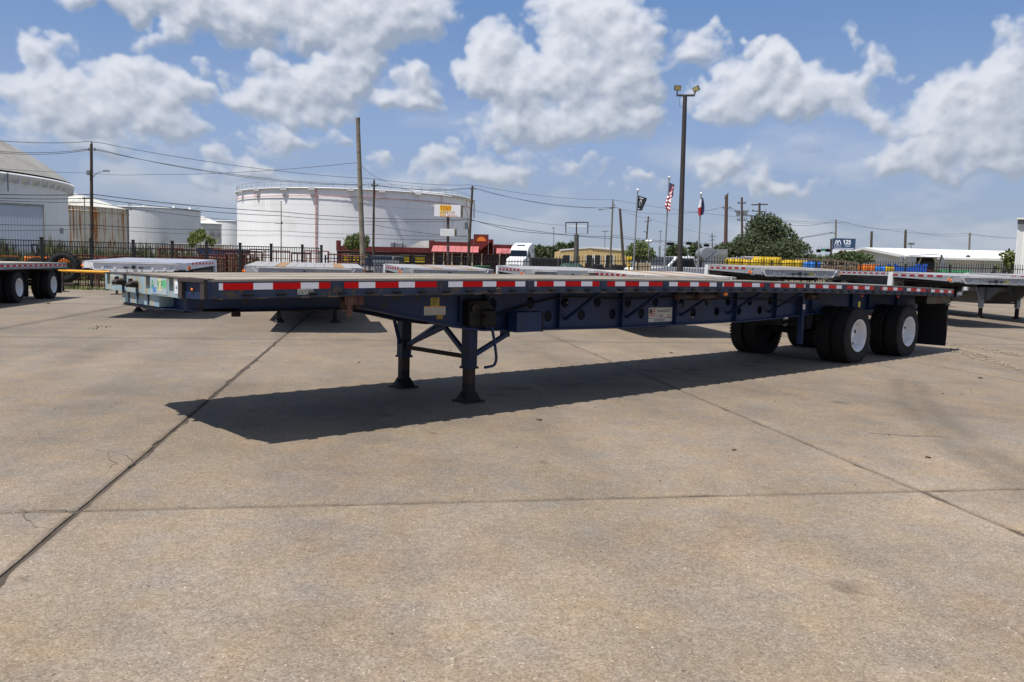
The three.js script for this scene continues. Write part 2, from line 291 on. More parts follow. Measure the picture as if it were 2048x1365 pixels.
// ---------------------------------------------------------------- the yard: concrete slabs over bare ground
const YA = -9.7 * Math.PI / 180, YO = V(-2.726, 0, -5.128);            // joints run along this heading, through this crossing
const Y1 = V(Math.sin(YA), 0, -Math.cos(YA)), Y2 = V(Math.cos(YA), 0, Math.sin(YA));
const yard = (p, q) => YO.clone().addScaledVector(Y1, p).addScaledVector(Y2, q);
{
  // aggregate concrete: cement with pebbles of many tones worn into the surface
  const N = 2048, size = 2.6, r = rng(5), col = new Float32Array(N * N * 3), hgt = new Float32Array(N * N);
  for (let j = 0; j < N; j++) for (let i = 0; i < N; i++) {
    const u = i / N, v = j / N, a = fbm(u * 5, v * 5, 4, 2, 5) - 0.5, b = fbm(u * 260, v * 260, 2, 4, 260) - 0.5, b0 = fbm(u * 70, v * 70, 3, 6, 70) - 0.5, c = fbm(u * 11, v * 11, 3, 8, 11) - 0.5, g = h2(i, j, 3) - 0.5, o = j * N + i, k = a * 12 + b0 * 20 + b * 48 + g * 34;
    col[o * 3] = 150 + k + c * 18; col[o * 3 + 1] = 135 + k + c * 7; col[o * 3 + 2] = 117 + k - c * 10; hgt[o] = 0.5 + b * 0.5 + g * 0.25;
  }
  const tones = [[190, 177, 158], [146, 128, 106], [170, 150, 122], [112, 103, 93], [206, 198, 184], [134, 114, 95], [92, 84, 76], [180, 158, 128], [156, 134, 110]];
  for (let k = 0; k < 30000; k++) {
    const cx = r() * N, cy = r() * N, rad = 1.3 + 5.4 * r() * r() * r() + 0.8 * r(), el = 0.6 + 0.4 * r(), an = r() * 3.14, t = tones[Math.floor(r() * tones.length)], s = 0.45 + 0.55 * r(), ca = Math.cos(an), sa = Math.sin(an), R = Math.ceil(rad + 1), up = 0.2 + 0.5 * r(), tone = (r() - 0.5) * 34;
    for (let dy = -R; dy <= R; dy++) for (let dx = -R; dx <= R; dx++) {
      const x = (dx * ca + dy * sa) / rad, y = (-dx * sa + dy * ca) / (rad * el), d = Math.sqrt(x * x + y * y); if (d > 1.15) continue;
      const w = s * clamp((1.15 - d) * 3), o = ((Math.floor(cy + dy) + N) % N) * N + ((Math.floor(cx + dx) + N) % N);
      for (let c = 0; c < 3; c++) col[o * 3 + c] = mix(col[o * 3 + c], t[c] + tone, w);
      hgt[o] = mix(hgt[o], 0.5 + up * (1 - d * d * 0.6), w);
    }
  }
  const map = dataTex(N, (u, v, i, j) => { const o = (j * N + i) * 3; return [col[o], col[o + 1], col[o + 2]]; }, size);
  const bump = dataTex(N, (u, v, i, j) => { const q = hgt[j * N + i] * 200; return [q, q, q]; }, size, false);
  const mat = std({ map, bumpMap: bump, bumpScale: 0.003, roughness: 0.93, vertexColors: true });

  // stains with a shape of their own: tyre tracks, worn lanes, weathering
  const tracks = [
    [[6, 9.86], [3.77, 8.43], [2.5, 7.79], [1.32, 7.29], [-0.2, 6.7]], [[5.73, 10.01], [3.94, 8.87], [2.49, 8.08], [1.2, 7.51], [-0.4, 7.0]],
    [[7.4, 6.1], [5.2, 7.6], [3.4, 9.2], [2.0, 11.2]], [[7.0, 5.6], [4.8, 7.1], [3.0, 8.7], [1.6, 10.6]], [[11, -3.2], [6, -2.2], [2, -2.6], [-2, -4]], [[11, -4.9], [6, -4.0], [2, -4.4], [-2, -5.8]], [[9, 3.6], [4, 2.0], [0, 1.4], [-4, 1.8]], [[8.6, 5.4], [4, 3.8], [0, 3.2], [-4, 3.6]],
  ];
  const near = (p, q, line, w) => {
    let best = 1e9;
    for (let i = 0; i + 1 < line.length; i++) {
      const [a, b] = line[i], [c, d] = line[i + 1], dx = c - a, dy = d - b, t = clamp(((p - a) * dx + (q - b) * dy) / (dx * dx + dy * dy));
      best = Math.min(best, Math.hypot(p - a - t * dx, q - b - t * dy));
    }
    return Math.exp(-(best * best) / (w * w));
  };
  const drips = [...Array(130)].map(() => [-3 + r() * 24, -9 + r() * 24, 0.015 + 0.12 * Math.pow(r(), 4) + 0.02 * r(), 0.15 + 0.4 * r()]);
  for (let i = 0; i < 40; i++) { const s = 3.5 + r() * 9, t = 0.9 + r() * 0.7, w = V(-2.606 + 0.7416 * s - 0.6708 * t, 0, -6.773 - 0.6708 * s - 0.7416 * t).sub(YO); drips.push([w.dot(Y1), w.dot(Y2), 0.03 + 0.12 * r(), 0.3 * r() + 0.2]); }
  const spots = (p, q) => { let m = 0; for (const [a, b, w, k] of drips) { const dx = p - a, dy = q - b; if (dx > 0.6 || dx < -0.6 || dy > 0.6 || dy < -0.6) continue; m = Math.max(m, k * sstep(1.5, 0.6, Math.hypot(dx, dy) / w + (fbm(p * 9, q * 9, 3, 75) - 0.5) * 1.2)); } return m; };
  const tone = (p, q, seed) => {
    const broad = fbm(p * 0.22 + 3, q * 0.3 + 8, 4, 61) - 0.5, mid = fbm(p * 1.1, q * 1.3, 5, 62) - 0.5, fine = fbm(p * 5, q * 5, 4, 63) - 0.5, warm = fbm(p * 0.5 + 20, q * 0.7, 4, 64) - 0.5, lanes = fbm(p * 0.12, q * 2.2 + 5, 4, 65) - 0.5;
    let k = 1.0 + broad * 0.32 + mid * 0.26 + fine * 0.2 + lanes * 0.24 + (h2(seed, 7, 1) - 0.5) * 0.14;
    const rustPatch = sstep(0.56, 0.7, fbm(p * 0.9 + 50, q * 1.0, 5, 66)) * 0.05, grey = sstep(0.5, 0.68, fbm(p * 0.6 + 9, q * 0.8 + 30, 5, 67)) * 0.12;
    let rr = k * (1 + warm * 0.05 + rustPatch * 0.2), gg = k * (1 - rustPatch * 0.45 + warm * 0.02), bb = k * (1 - warm * 0.07 - rustPatch * 1.0);
    rr *= 1 - grey * 0.9; gg *= 1 - grey * 0.8; bb *= 1 - grey * 0.65;
    let t = 0; tracks.forEach((l, i) => { t = Math.max(t, near(p, q, l, i < 2 ? 0.16 : 0.3) * (i < 2 ? 0.24 : 0.1)); });
    t *= 0.5 + fbm(p * 3, q * 3, 3, 68);
    if (q < 0) { rr *= 1.02; gg *= 1.03; bb *= 1.06; }
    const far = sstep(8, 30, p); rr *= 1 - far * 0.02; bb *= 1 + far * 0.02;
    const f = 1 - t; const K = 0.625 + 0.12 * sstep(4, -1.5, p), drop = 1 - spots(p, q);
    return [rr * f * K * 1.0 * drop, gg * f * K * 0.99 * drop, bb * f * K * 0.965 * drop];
  };
  const ground = new THREE.Group(); ground.name = 'concrete_yard'; scene.add(ground); tag(ground, 'worn tan concrete yard of wide jointed slabs under the trailers', null, null, 'structure');
  const P = [-11.6, 0, 11.6, 23.2, 37.2];
  for (let a = 0; a < 4; a++) for (let b = -7; b < 9; b++) {
    const q0 = b * 5.93, q1 = q0 + 5.93, p0 = P[a], p1 = P[a + 1];
    const close = (a === 0 && b >= -1 && b <= 1) || (a === 1 && b >= -2 && b <= 2), step = close ? 0.055 : a <= 2 ? 0.3 : 0.7;
    if (a === 0 && (b < -3 || b > 3)) continue;
    const nq = Math.ceil(5.93 / step), np = Math.ceil((p1 - p0) / step), pos = [], colr = [], uv = [], idx = [], seed = a * 40 + b + 9, turn = seed % 4, ou = h2(seed, 1, 5) * size, ov = h2(seed, 2, 5) * size;
    const gap = (k) => (k === 0 ? 0.019 : 0.009);
    const put = (p, q, depth, edge) => {
      const w = yard(p, q), y = rise(w.x, w.z) - depth; pos.push(w.x, y, w.z);
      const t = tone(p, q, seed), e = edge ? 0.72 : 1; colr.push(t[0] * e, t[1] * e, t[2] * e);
      const [s, c] = [[p, q], [q, -p], [-p, -q], [-q, p]][turn]; uv.push(s + ou, c + ov);
    };
    for (let i = 0; i <= np; i++) for (let j = 0; j <= nq; j++) {
      let p = p0 + (p1 - p0) * i / np, q = q0 + 5.93 * j / nq; let edge = false;
      const jit = (u, s) => (fbm(u * 4, s, 3, 71) - 0.5) * 0.014 + Math.max(0, fbm(u * 3.1, s + 3, 5, 72) - 0.6) * 0.15;
      if (j === 0) { q += gap(b) + jit(p, b); edge = true; } if (j === nq) { q -= gap(b + 1) + jit(p, b + 30); edge = true; }
      if (i === 0) { p += 0.006 + jit(q, a + 60) * 0.7; edge = true; } if (i === np) { p -= 0.006 + jit(q, a + 90) * 0.7; edge = true; }
      put(p, q, edge ? 0.004 : 0, edge);
    }
    const id = (i, j) => i * (nq + 1) + j;
    for (let i = 0; i < np; i++) for (let j = 0; j < nq; j++) idx.push(id(i, j), id(i, j + 1), id(i + 1, j), id(i + 1, j), id(i, j + 1), id(i + 1, j + 1));
    const rim = []; for (let j = 0; j < nq; j++) rim.push(id(0, j)); for (let i = 0; i < np; i++) rim.push(id(i, nq)); for (let j = nq; j > 0; j--) rim.push(id(np, j)); for (let i = np; i > 0; i--) rim.push(id(i, 0));
    const base = pos.length / 3;
    rim.forEach((k) => { pos.push(pos[k * 3], pos[k * 3 + 1] - 0.012, pos[k * 3 + 2]); colr.push(0.4, 0.38, 0.36); uv.push(uv[k * 2] + 0.02, uv[k * 2 + 1]); });
    rim.forEach((k, n) => { const m = (n + 1) % rim.length; idx.push(k, base + n, rim[m], rim[m], base + n, base + m); });
    const g = new THREE.BufferGeometry();
    g.setAttribute('position', new THREE.Float32BufferAttribute(pos, 3)); g.setAttribute('color', new THREE.Float32BufferAttribute(colr, 3)); g.setAttribute('uv', new THREE.Float32BufferAttribute(uv, 2));
    g.setIndex(idx); g.computeVertexNormals(); g.userData.ready = true;
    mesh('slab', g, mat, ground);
  }
  { // dark grit packed in the joints
    const pos = [], idx = []; for (let i = 0; i <= 26; i++) for (let j = 0; j <= 48; j++) { const w = yard(-11.5 + i * 48.6 / 26, -41.4 + j * 94.7 / 48); pos.push(w.x, rise(w.x, w.z) - 0.0125, w.z); }
    for (let i = 0; i < 26; i++) for (let j = 0; j < 48; j++) { const a = i * 49 + j; idx.push(a, a + 1, a + 49, a + 49, a + 1, a + 50); }
    const g = new THREE.BufferGeometry(); g.setAttribute('position', new THREE.Float32BufferAttribute(pos, 3)); g.setIndex(idx); g.computeVertexNormals();
    mesh('joint_grit', g, worn([70, 61, 51], { seed: 96, n: 256, size: 1, rough: 1 }), ground);
  }
  // cracks across the older slab on the left and by the far right joint
  const dark = std({ color: C3(92, 80, 68), roughness: 1 });
  function crack(pts, w, seed) {
    const out = [], pos = [];
    for (let i = 0; i + 1 < pts.length; i++) { const a = pts[i], b = pts[i + 1], n = Math.max(3, Math.ceil(a.distanceTo(b) / 0.05)); for (let k = 0; k < n; k++) out.push(a.clone().lerp(b, k / n)); }
    const side = out.map((p, i) => { const d = out[Math.min(i + 1, out.length - 1)].clone().sub(out[Math.max(i - 1, 0)]).normalize(), n = V(d.z, 0, -d.x); p.addScaledVector(n, (fbm(i * 0.22, seed, 4, 81) - 0.5) * 0.22); const ww = w * clamp(fbm(i * 0.3, seed + 9, 3, 82) * 2.2 - 0.45, 0.05, 1.6) * Math.min(1, (out.length - i) / 12); return [n, ww]; });
    for (let i = 0; i + 1 < out.length; i++) {
      const q = (k, s) => { const p = out[k].clone().addScaledVector(side[k][0], s * side[k][1] / 2); return [p.x, rise(p.x, p.z) + 0.004, p.z]; };
      const [a, b, c, d] = [q(i, -1), q(i, 1), q(i + 1, 1), q(i + 1, -1)]; pos.push(...a, ...b, ...c, ...a, ...c, ...d);
    }
    mesh('crack', fromTris(pos), dark, ground);
  }
  const G = (x, y) => { const d = at(x, y, 1).sub(V(0, EYE, 0)); return V(0, EYE, 0).addScaledVector(d, -EYE / d.y).setY(0); };
  [[[158, 1020], [90, 1016], [0, 1027]], [[48, 1018], [52, 1036], [98, 1058], [120, 1046]], [[255, 935], [262, 912], [230, 903], [160, 901], [104, 893]], [[150, 925], [90, 932], [0, 934]], [[395, 808], [388, 792], [372, 790]],
    [[300, 845], [260, 852], [210, 848]], [[240, 668], [180, 674], [90, 692], [0, 705]], [[230, 905], [225, 925], [190, 960]], [[100, 870], [60, 866], [0, 876]], [[500, 679], [440, 690], [360, 684]], [[1910, 700], [1960, 712], [2047, 742]], [[1880, 690], [1950, 698], [2047, 716]], [[1740, 868], [1820, 872], [1905, 874]]]
    .forEach((l, i) => crack(l.map(([x, y]) => G(x, y)), i > 9 ? 0.04 : 0.009, i * 3.7));
  // crumbled concrete along the broken joint on the right
  const crumbs = [], rr = rng(91);
  for (let i = 0; i < 420; i++) {
    const t = rr(), a = rr() < 0.5 ? [1880, 690, 2060, 716] : [1905, 702, 2060, 745], p = G(mix(a[0], a[2], t), mix(a[1], a[3], t) + (rr() - 0.5) * 5), s = 0.012 + 0.03 * rr() * rr();
    const g = new THREE.IcosahedronGeometry(s, 0); g.scale(1, 0.6, 0.8 + rr() * 0.5).rotateY(rr() * 6).translate(p.x + (rr() - 0.5) * 0.2, rise(p.x, p.z) + s * 0.3, p.z + (rr() - 0.5) * 0.2); crumbs.push(g);
  }
  tag(mesh('gravel', crumbs, worn([142, 130, 112], { seed: 93, rough: 1, size: 0.5 }), scene), 'crumbled pale concrete along the broken joint behind the mud flap', null, null, 'stuff');
  // bits of dry leaf and grit lying about the near concrete
  const bits = [];
  for (let i = 0; i < 150; i++) {
    const p = yard(-2 + rr() * 13, -6 + rr() * 18), s = 0.006 + 0.014 * rr() * rr() + (rr() < 0.05 ? 0.02 : 0);
    const g = new THREE.TetrahedronGeometry(s); g.scale(1.6, 0.5, 0.8).rotateY(rr() * 6).translate(p.x, s * 0.25, p.z); bits.push(g);
  }
  tag(mesh('debris', bits, std({ color: C3(70, 56, 42), roughness: 1 }), scene), 'scattered grit and bits of dry leaf on the open concrete', null, null, 'stuff');

  // bare earth and rough grass under and beyond the concrete, out to the horizon
  const xs = [-2500, -900, -400, -200, -120], zs = [60, 20];
  for (let x = -80; x <= 80; x += 4) xs.push(x); xs.push(120, 200, 400, 900, 2500);
  for (let z = 8; z >= -60; z -= 2) zs.push(z); zs.push(-70, -90, -130, -200, -400, -900, -2500);
  const pos = [], idx = [];
  for (const z of zs) for (const x of xs) pos.push(x, rise(x, z) - 0.0155, z);
  for (let j = 0; j + 1 < zs.length; j++) for (let i = 0; i + 1 < xs.length; i++) { const a = j * xs.length + i; idx.push(a, a + 1, a + xs.length, a + xs.length, a + 1, a + xs.length + 1); }
  const g = new THREE.BufferGeometry(); g.setAttribute('position', new THREE.Float32BufferAttribute(pos, 3)); g.setIndex(idx); g.computeVertexNormals();
  tag(mesh('ground', g, worn([104, 94, 70], { n: 512, size: 9, blotch: 30, grain: 20, dirt: [92, 104, 58], dirtAmt: 0.5, rough: 1, seed: 95 }), scene), 'bare earth and thin grass beyond the yard fence', null, null, 'structure');
}
// grass: upright blades in a strip
function grassGeo(list, seed) {
  const r = rng(seed), pos = [];
  for (const [x, z, spread, n, h] of list) for (let i = 0; i < n; i++) {
    const a = r() * 6.28, d = Math.sqrt(r()) * spread, X = x + Math.cos(a) * d, Z = z + Math.sin(a) * d, hh = h * (0.4 + r()), w = 0.012 + r() * 0.02, t = r() * 6.28, y = rise(X, Z), lean = (r() - 0.5) * hh;
    pos.push(X - Math.cos(t) * w, y, Z - Math.sin(t) * w, X + Math.cos(t) * w, y, Z + Math.sin(t) * w, X + lean, y + hh, Z + lean * 0.6);
  }
  return fromTris(pos);
}
M.grass = std({ color: C3(104, 116, 60), roughness: 1, side: THREE.DoubleSide });

// ---------------------------------------------------------------- wheels
const tyreShape = (R, w, seg = 48) => {        // axis along z, middle at 0
  const h = w / 2, p = [[R * 0.565, -h * 0.78], [R * 0.60, -h * 0.93], [R * 0.78, -h], [R * 0.90, -h * 0.97], [R * 0.965, -h * 0.84], [R * 0.995, -h * 0.62],
    [R, -h * 0.42], [R - 0.012, -h * 0.40], [R - 0.012, -h * 0.34], [R, -h * 0.32], [R + 0.002, -h * 0.06], [R - 0.012, -h * 0.04], [R - 0.012, h * 0.04], [R + 0.002, h * 0.06],
    [R, h * 0.32], [R - 0.012, h * 0.34], [R - 0.012, h * 0.40], [R, h * 0.42], [R * 0.995, h * 0.62], [R * 0.965, h * 0.84], [R * 0.90, h * 0.97], [R * 0.78, h], [R * 0.60, h * 0.93], [R * 0.565, h * 0.78]];
  return lathe(p, seg).rotateX(Math.PI / 2);
};
function lugs(R, w, n) {                      // raised shoulder blocks with notches between
  const out = [];
  for (let i = 0; i < n; i++) for (const s of [-1, 1]) { const a = (i / n) * Math.PI * 2; out.push(box(0.03, R * 6.283 / n * 0.66, w * 0.13, 0, 0, 0).translate(R * 0.985, 0, s * w * 0.39).rotateZ(a)); }
  return out;
}
// rim seen from +z: flange, deep dish, disc with hand holes, hub
function rimShape(r, w, deep) {
  const z = w / 2, d = z - deep;
  const flange = lathe([[r * 0.96, z - 0.02], [r * 1.04, z + 0.004], [r * 1.05, z + 0.012], [r * 1.0, z + 0.014], [r * 0.95, z - 0.004], [r * 0.90, z - 0.06], [r * 0.885, z - deep * 0.75], [r * 0.86, d + 0.02], [r * 0.80, d + 0.003], [r * 0.42, d - 0.012], [r * 0.40, d - 0.03]], 40).rotateX(Math.PI / 2);
  const holes = [...Array(5)].map((_, i) => new THREE.CylinderGeometry(0.028, 0.028, 0.012, 12).rotateX(Math.PI / 2).translate(r * 0.68, 0, d + 0.002).rotateZ(i * 1.2566 + 0.3));
  const nuts = [...Array(10)].map((_, i) => new THREE.CylinderGeometry(0.013, 0.016, 0.035, 6).rotateX(Math.PI / 2).translate(r * 0.50, 0, d + 0.004).rotateZ(i * 0.6283));
  const hub = lathe([[r * 0.41, d - 0.03], [r * 0.40, d + 0.02], [r * 0.36, d + 0.03], [r * 0.22, d + 0.04], [r * 0.20, d + 0.06], [0.001, d + 0.065]], 24).rotateX(Math.PI / 2);
  return { flange, holes, nuts, hub };
}
const TR = 0.508, TW = 0.27;
const tyreG = ready([tyreShape(TR, TW), ...lugs(TR, TW, 52)]), tyreLite = ready(tyreShape(TR, TW, 28));
const rimG = rimShape(0.285, TW, 0.155), rimFlange = ready(rimG.flange), rimHoles = ready(rimG.holes), rimNuts = ready(rimG.nuts), rimHub = ready(rimG.hub), rimBack = ready(lathe([[0.285, -0.1], [0.27, -0.06], [0.001, -0.06]], 24).rotateX(Math.PI / 2));
// dual wheel at (x, z) whose outer face looks along side (+1 or -1); the tyres sit on the ground at y = 0
function dual(x, z, side, parent, fine) {
  const w = new THREE.Group(); w.name = 'dual_wheel'; w.position.set(x, TR - 0.006, z); w.rotation.y = side > 0 ? 0 : Math.PI; parent.add(w);
  for (const k of [0, 1]) { const t = mesh('tyre', fine ? tyreG : tyreLite, M.rubber, w); t.position.z = -TW / 2 - k * (TW + 0.045); t.rotation.z = k * 0.4 + x; }
  const r = mesh('rim', rimFlange, M.rim, w); r.position.z = -TW / 2;
  const b = mesh('inner_rim', rimBack, M.black, w); b.position.z = -TW * 1.5;
  if (fine) { const h = mesh('hand_hole', rimHoles, M.black, w); h.position.z = -TW / 2; h.userData.kind = 'stuff'; }
  const n = mesh('wheel_nut', rimNuts, M.rim, w); n.position.z = -TW / 2; n.userData.kind = 'stuff';
  const hb = mesh('hub', rimHub, M.rim, w); hb.position.z = -TW / 2;
  return w;
}

// ---------------------------------------------------------------- the blue flatbed: x runs from nose to tail, z = 0 is the near side, the far side is at -WID
const WID = 2.55, LEN = 16.13;
const deckY = (s) => 1.439 + 0.0149 * s - 0.0013 * s * s;
{
  const t = thing('flatbed_trailer', 'long blue flatbed trailer with wooden deck and red and white tape, nearest in the yard', 'trailer', V(-2.606, 0, -6.773), 0.7353);
  const st = (a, b, n = 24) => [...Array(n + 1)].map((_, i) => { const x = a + (b - a) * i / n; return [x, deckY(x)]; });
  // deck: long boards with worn ends and slight steps between them
  const r = rng(12), nb = 11, bw = (WID - 0.2) / nb;
  for (let i = 0; i < nb; i++) {
    const z0 = -0.1 - i * bw, dy = (r() - 0.5) * 0.006, sec = [[z0 - 0.003, dy], [z0 - bw + 0.003, dy], [z0 - bw + 0.003, -0.032], [z0 - 0.003, -0.032]];
    mesh('deck_board', sweep(sec, st(0.1 + r() * 0.02, LEN - 0.06, 20)), M.deckWood[i % 3], t);
  }
  mesh('sub_floor', sweep([[-0.09, -0.0335], [-WID + 0.09, -0.0335], [-WID + 0.09, -0.0345], [-0.09, -0.0345]], st(0.12, LEN - 0.07, 20)), M.black, t);
  for (const [z, n] of [[0, 1], [-WID, -1]]) {
    const k = (a) => z - n * a;
    mesh('edge_strip', sweep([[k(0.0), 0.001], [k(0.096), 0.003], [k(0.096), -0.02], [k(0.0), -0.02]], st(0.1, LEN, 24)), z === 0 ? M.deckWood[2] : M.lip, t);
    mesh('side_rail', sweep([[k(0.002), -0.021], [k(0.03), -0.021], [k(0.03), -0.146], [k(0.06), -0.146], [k(0.06), -0.158], [k(-0.004), -0.158], [k(-0.004), -0.146], [k(0.002), -0.14]], st(0.1, LEN, 40)), M.rail, t);
    mesh('rail_lip', sweep([[k(-0.005), -0.1585], [k(0.08), -0.1585], [k(0.08), -0.168], [k(-0.005), -0.168]], st(0.2, LEN - 0.02, 30)), M.lip, t);
  }
  // cross members: their ends stand a little proud of both rails
  for (let s = 0.45; s < LEN - 0.3; s += 0.3048) mesh('cross_member', [span(s - 0.045, s + 0.045, deckY(s) - 0.128, deckY(s) - 0.12, 0.045, -WID - 0.045), span(s - 0.004, s + 0.004, deckY(s) - 0.12, deckY(s) - 0.036, -0.035, -WID + 0.035), span(s - 0.035, s + 0.035, deckY(s) - 0.14, deckY(s) - 0.129, 0.03, -WID - 0.03)], M.black, t);
  // reflective tape, patch by patch, as laid along the near rail
  const tapeRuns = [
    ['w', 0.196, 0.231, 'r', 0.499, 'w', 0.678, 'r', 0.945, 'w', 1.124, 'r', 1.242], ['r', 1.388, 1.544, 'w', 1.726, 'r', 1.996, 'w', 2.187, 'r', 2.459], ['w', 2.607, 2.797, 'r', 3.07, 'w', 3.26, 'r', 3.538, 'w', 3.689],
    ['w', 3.827, 3.866, 'r', 4.138, 'w', 4.327, 'r', 4.599, 'w', 4.792, 'r', 4.917], ['r', 5.064, 5.212, 'w', 5.403, 'r', 5.677, 'w', 5.869, 'r', 6.16], ['w', 6.299, 6.484, 'r', 6.765, 'w', 6.961, 'r', 7.221, 'w', 7.391],
    ['w', 7.539, 7.57, 'r', 7.837, 'w', 8.026, 'r', 8.307, 'w', 8.519, 'r', 8.638], ['r', 8.809, 8.94, 'w', 9.115, 'r', 9.385, 'w', 9.569, 'r', 9.846, 'w', 9.881], ['w', 10.02, 10.202, 'r', 10.461, 'w', 10.649, 'r', 10.929, 'w', 11.126],
    ['r', 11.31, 11.55, 'w', 11.72, 'r', 11.99, 'w', 12.17, 'r', 12.44], ['r', 12.63, 12.72, 'w', 12.9, 'r', 13.16, 'w', 13.34, 'r', 13.6, 'w', 13.63], ['w', 13.77, 13.95, 'r', 14.22, 'w', 14.4, 'r', 14.66], ['r', 14.78, 14.93, 'w', 15.11, 'r', 15.38, 'w', 15.56, 'r', 15.83, 'w', 15.98, 'r', 16.11],
  ];
  for (const run of tapeRuns) {
    let s = run[1];
    for (let i = 0; i < run.length;) {
      const first = i === 0, kind = run[i], e = first ? run[2] : run[i + 1]; i += first ? 3 : 2;
      mesh(kind === 'r' ? 'red_tape' : 'white_tape', sweep([[-0.001, -0.032], [0.0035, -0.032], [0.0035, -0.089], [-0.001, -0.089]], st(s, e, 2)), kind === 'r' ? M.tapeRed : M.tapeWhite, t);
      s = e;
    }
  }
  for (let i = 0; i < 12; i++) { const s = 1.315 + i * 1.232; mesh('stake_pocket', [span(s - 0.05, s + 0.05, deckY(s) - 0.135, deckY(s) - 0.022, -0.002, 0.006)], M.rail, t); }
  // twin main beams: pierced web, flanges, stiffeners, and a sloping brace out to each rail
  const low = [[0.64, 1.15], [1.95, 1.148], [2.15, 1.115], [2.5, 1.042], [2.9, 0.971], [3.26, 0.895], [3.6, 0.852], [4.45, 0.83], [6.05, 0.803], [7.3, 0.805], [9.13, 0.808], [10.05, 0.827], [11.2, 0.879], [12.2, 0.90], [15.0, 0.93], [15.9, 0.97]];
  const lowAt = (s) => { for (let i = 0; i + 1 < low.length; i++) if (s <= low[i + 1][0]) return mix(low[i][1], low[i + 1][1], (s - low[i][0]) / (low[i + 1][0] - low[i][0])); return 0.97; };
  const topAt = (s) => deckY(s) - 0.15;
  const holes = [[3.811, 1.155], [4.433, 1.16], [4.744, 0.99], [5.044, 1.16], [5.362, 0.992], [5.667, 1.158], [5.98, 0.988], [6.298, 1.145], [6.602, 0.984], [6.908, 1.15], [7.53, 1.12], [7.841, 0.968], [8.459, 0.969], [8.762, 1.13], [9.075, 0.973], [9.385, 1.124], [9.701, 0.976], [10.015, 1.12]];
  for (const z of [-0.70, -1.85]) {
    const up = []; for (let s = 15.9; s > 0.6; s -= 0.8) up.push([s, topAt(s)]); up.push([0.64, topAt(0.64)]);
    const web = mesh('main_beam', extrudeZ([...low, ...up], z - 0.006, z + 0.006, holes.map(([s, y]) => [s, y, 0.072])), M.navy, t);
    mesh('lower_flange', sweep([[z - 0.075, -0.012], [z + 0.075, -0.012], [z + 0.075, 0.006], [z - 0.075, 0.006]], low), M.navy, web);
    mesh('upper_flange', sweep([[z - 0.06, -0.002], [z + 0.06, -0.002], [z + 0.06, -0.014], [z - 0.06, -0.014]], up.slice().reverse()), M.navy, web);
    for (const s of [3.67, 4.906, 6.137, 7.355, 8.62, 8.93, 10.141, 11.35, 12.9, 13.6, 14.9]) {
      if (s === 8.62) continue;
      mesh('stiffener', span(s - 0.006, s + 0.006, lowAt(s) + 0.008, topAt(s) - 0.016, z + 0.0065, z + 0.066), M.navy, web);
    }
  }
  for (const s of [5.05, 6.28, 7.53, 8.76, 9.98]) for (const [a, b] of [[-0.06, -0.69], [-WID + 0.06, -1.86]]) mesh('outrigger_brace', strut(V(s - 0.02, topAt(s), a), V(s, 0.935, b), 0.04, 0.03), M.navy, t);
  for (const s of [1.3, 3.0, 5.5, 7.9, 10.6]) mesh('cross_tube', span(s - 0.05, s + 0.05, topAt(s) - 0.2, topAt(s) - 0.1, -0.707, -1.843), M.black, t);
  // nose: upright panels with recessed slots between, deeper in the middle over the coupler
  const paint = worn([146, 168, 174], { n: 512, size: 1.1, blotch: 14, chip: 0.22, chipCol: [160, 154, 134], dirt: [104, 136, 160], dirtAmt: 0.5, rough: 0.65, seed: 41, streak: 8 });
  const y0 = deckY(0), slots = [0.545, 1.135, 1.79, 2.31], hw = 0.055;
  const edges = [0.34, ...slots.flatMap((s) => [s - hw, s + hw]), 2.42];
  for (let i = 0; i < edges.length; i += 2) mesh('nose_panel', cham(0.05, 0.168, edges[i + 1] - edges[i], 0.025, y0 - 0.084, -(edges[i] + edges[i + 1]) / 2, 0.004), paint, t);
  for (const s of slots) mesh('nose_panel', [span(0.002, 0.05, y0 - 0.168, y0 - 0.118, -s + hw - 0.001, -s - hw + 0.001)], paint, t);
  mesh('nose_backing', span(0.062, 0.1, y0 - 0.16, y0 - 0.004, -0.34, -2.42), M.navy, t);
  mesh('nose_cap', [prism([[-0.006, -0.335], [0.1, 0.004], [0.16, 0.004], [0.16, -WID - 0.004], [0.1, -WID - 0.004], [-0.006, -2.43]], y0 + 0.0015, y0 + 0.007)], M.lip, t);
  for (const [za, zb] of [[-0.335, 0], [-2.425, -WID]]) {
    mesh('nose_corner', [prism(za > -1 ? [[0.004, za], [0.1, 0], [0.14, 0], [0.06, za]] : [[0.004, za], [0.06, za], [0.14, zb], [0.1, zb]], y0 - 0.165, y0)], za > -1 ? M.navy : paint, t);
  }
  // corner pocket on the near side: framed recess with its marker lamp
  { const c = new THREE.Group(); c.name = 'corner_lamp_bracket'; c.position.set(0.052, y0 - 0.083, -0.167); c.rotation.y = -Math.atan2(0.335, 0.096); t.add(c);
    const f = paint; mesh('bracket_frame', [span(-0.17, 0.17, 0.06, 0.084, -0.004, 0.034), span(-0.17, -0.12, -0.08, 0.06, -0.004, 0.03), span(0.12, 0.17, -0.08, 0.06, -0.004, 0.03)], M.lip, c);
    mesh('marker_lamp', new THREE.SphereGeometry(0.013, 12, 8).translate(-0.01, -0.005, 0.008), M.amber, c); }
  const coup = mesh('coupler_box', [prism([[0.03, -0.93], [0.03, -1.98], [0.16, -1.98], [0.16, -0.93]], 1.165, y0 - 0.17)], paint, t);
  for (const z of [-1.2, -1.5, -1.75]) mesh('coupler_rib', span(0.018, 0.03, 1.17, y0 - 0.171, z - 0.012, z + 0.012), M.rail, coup);
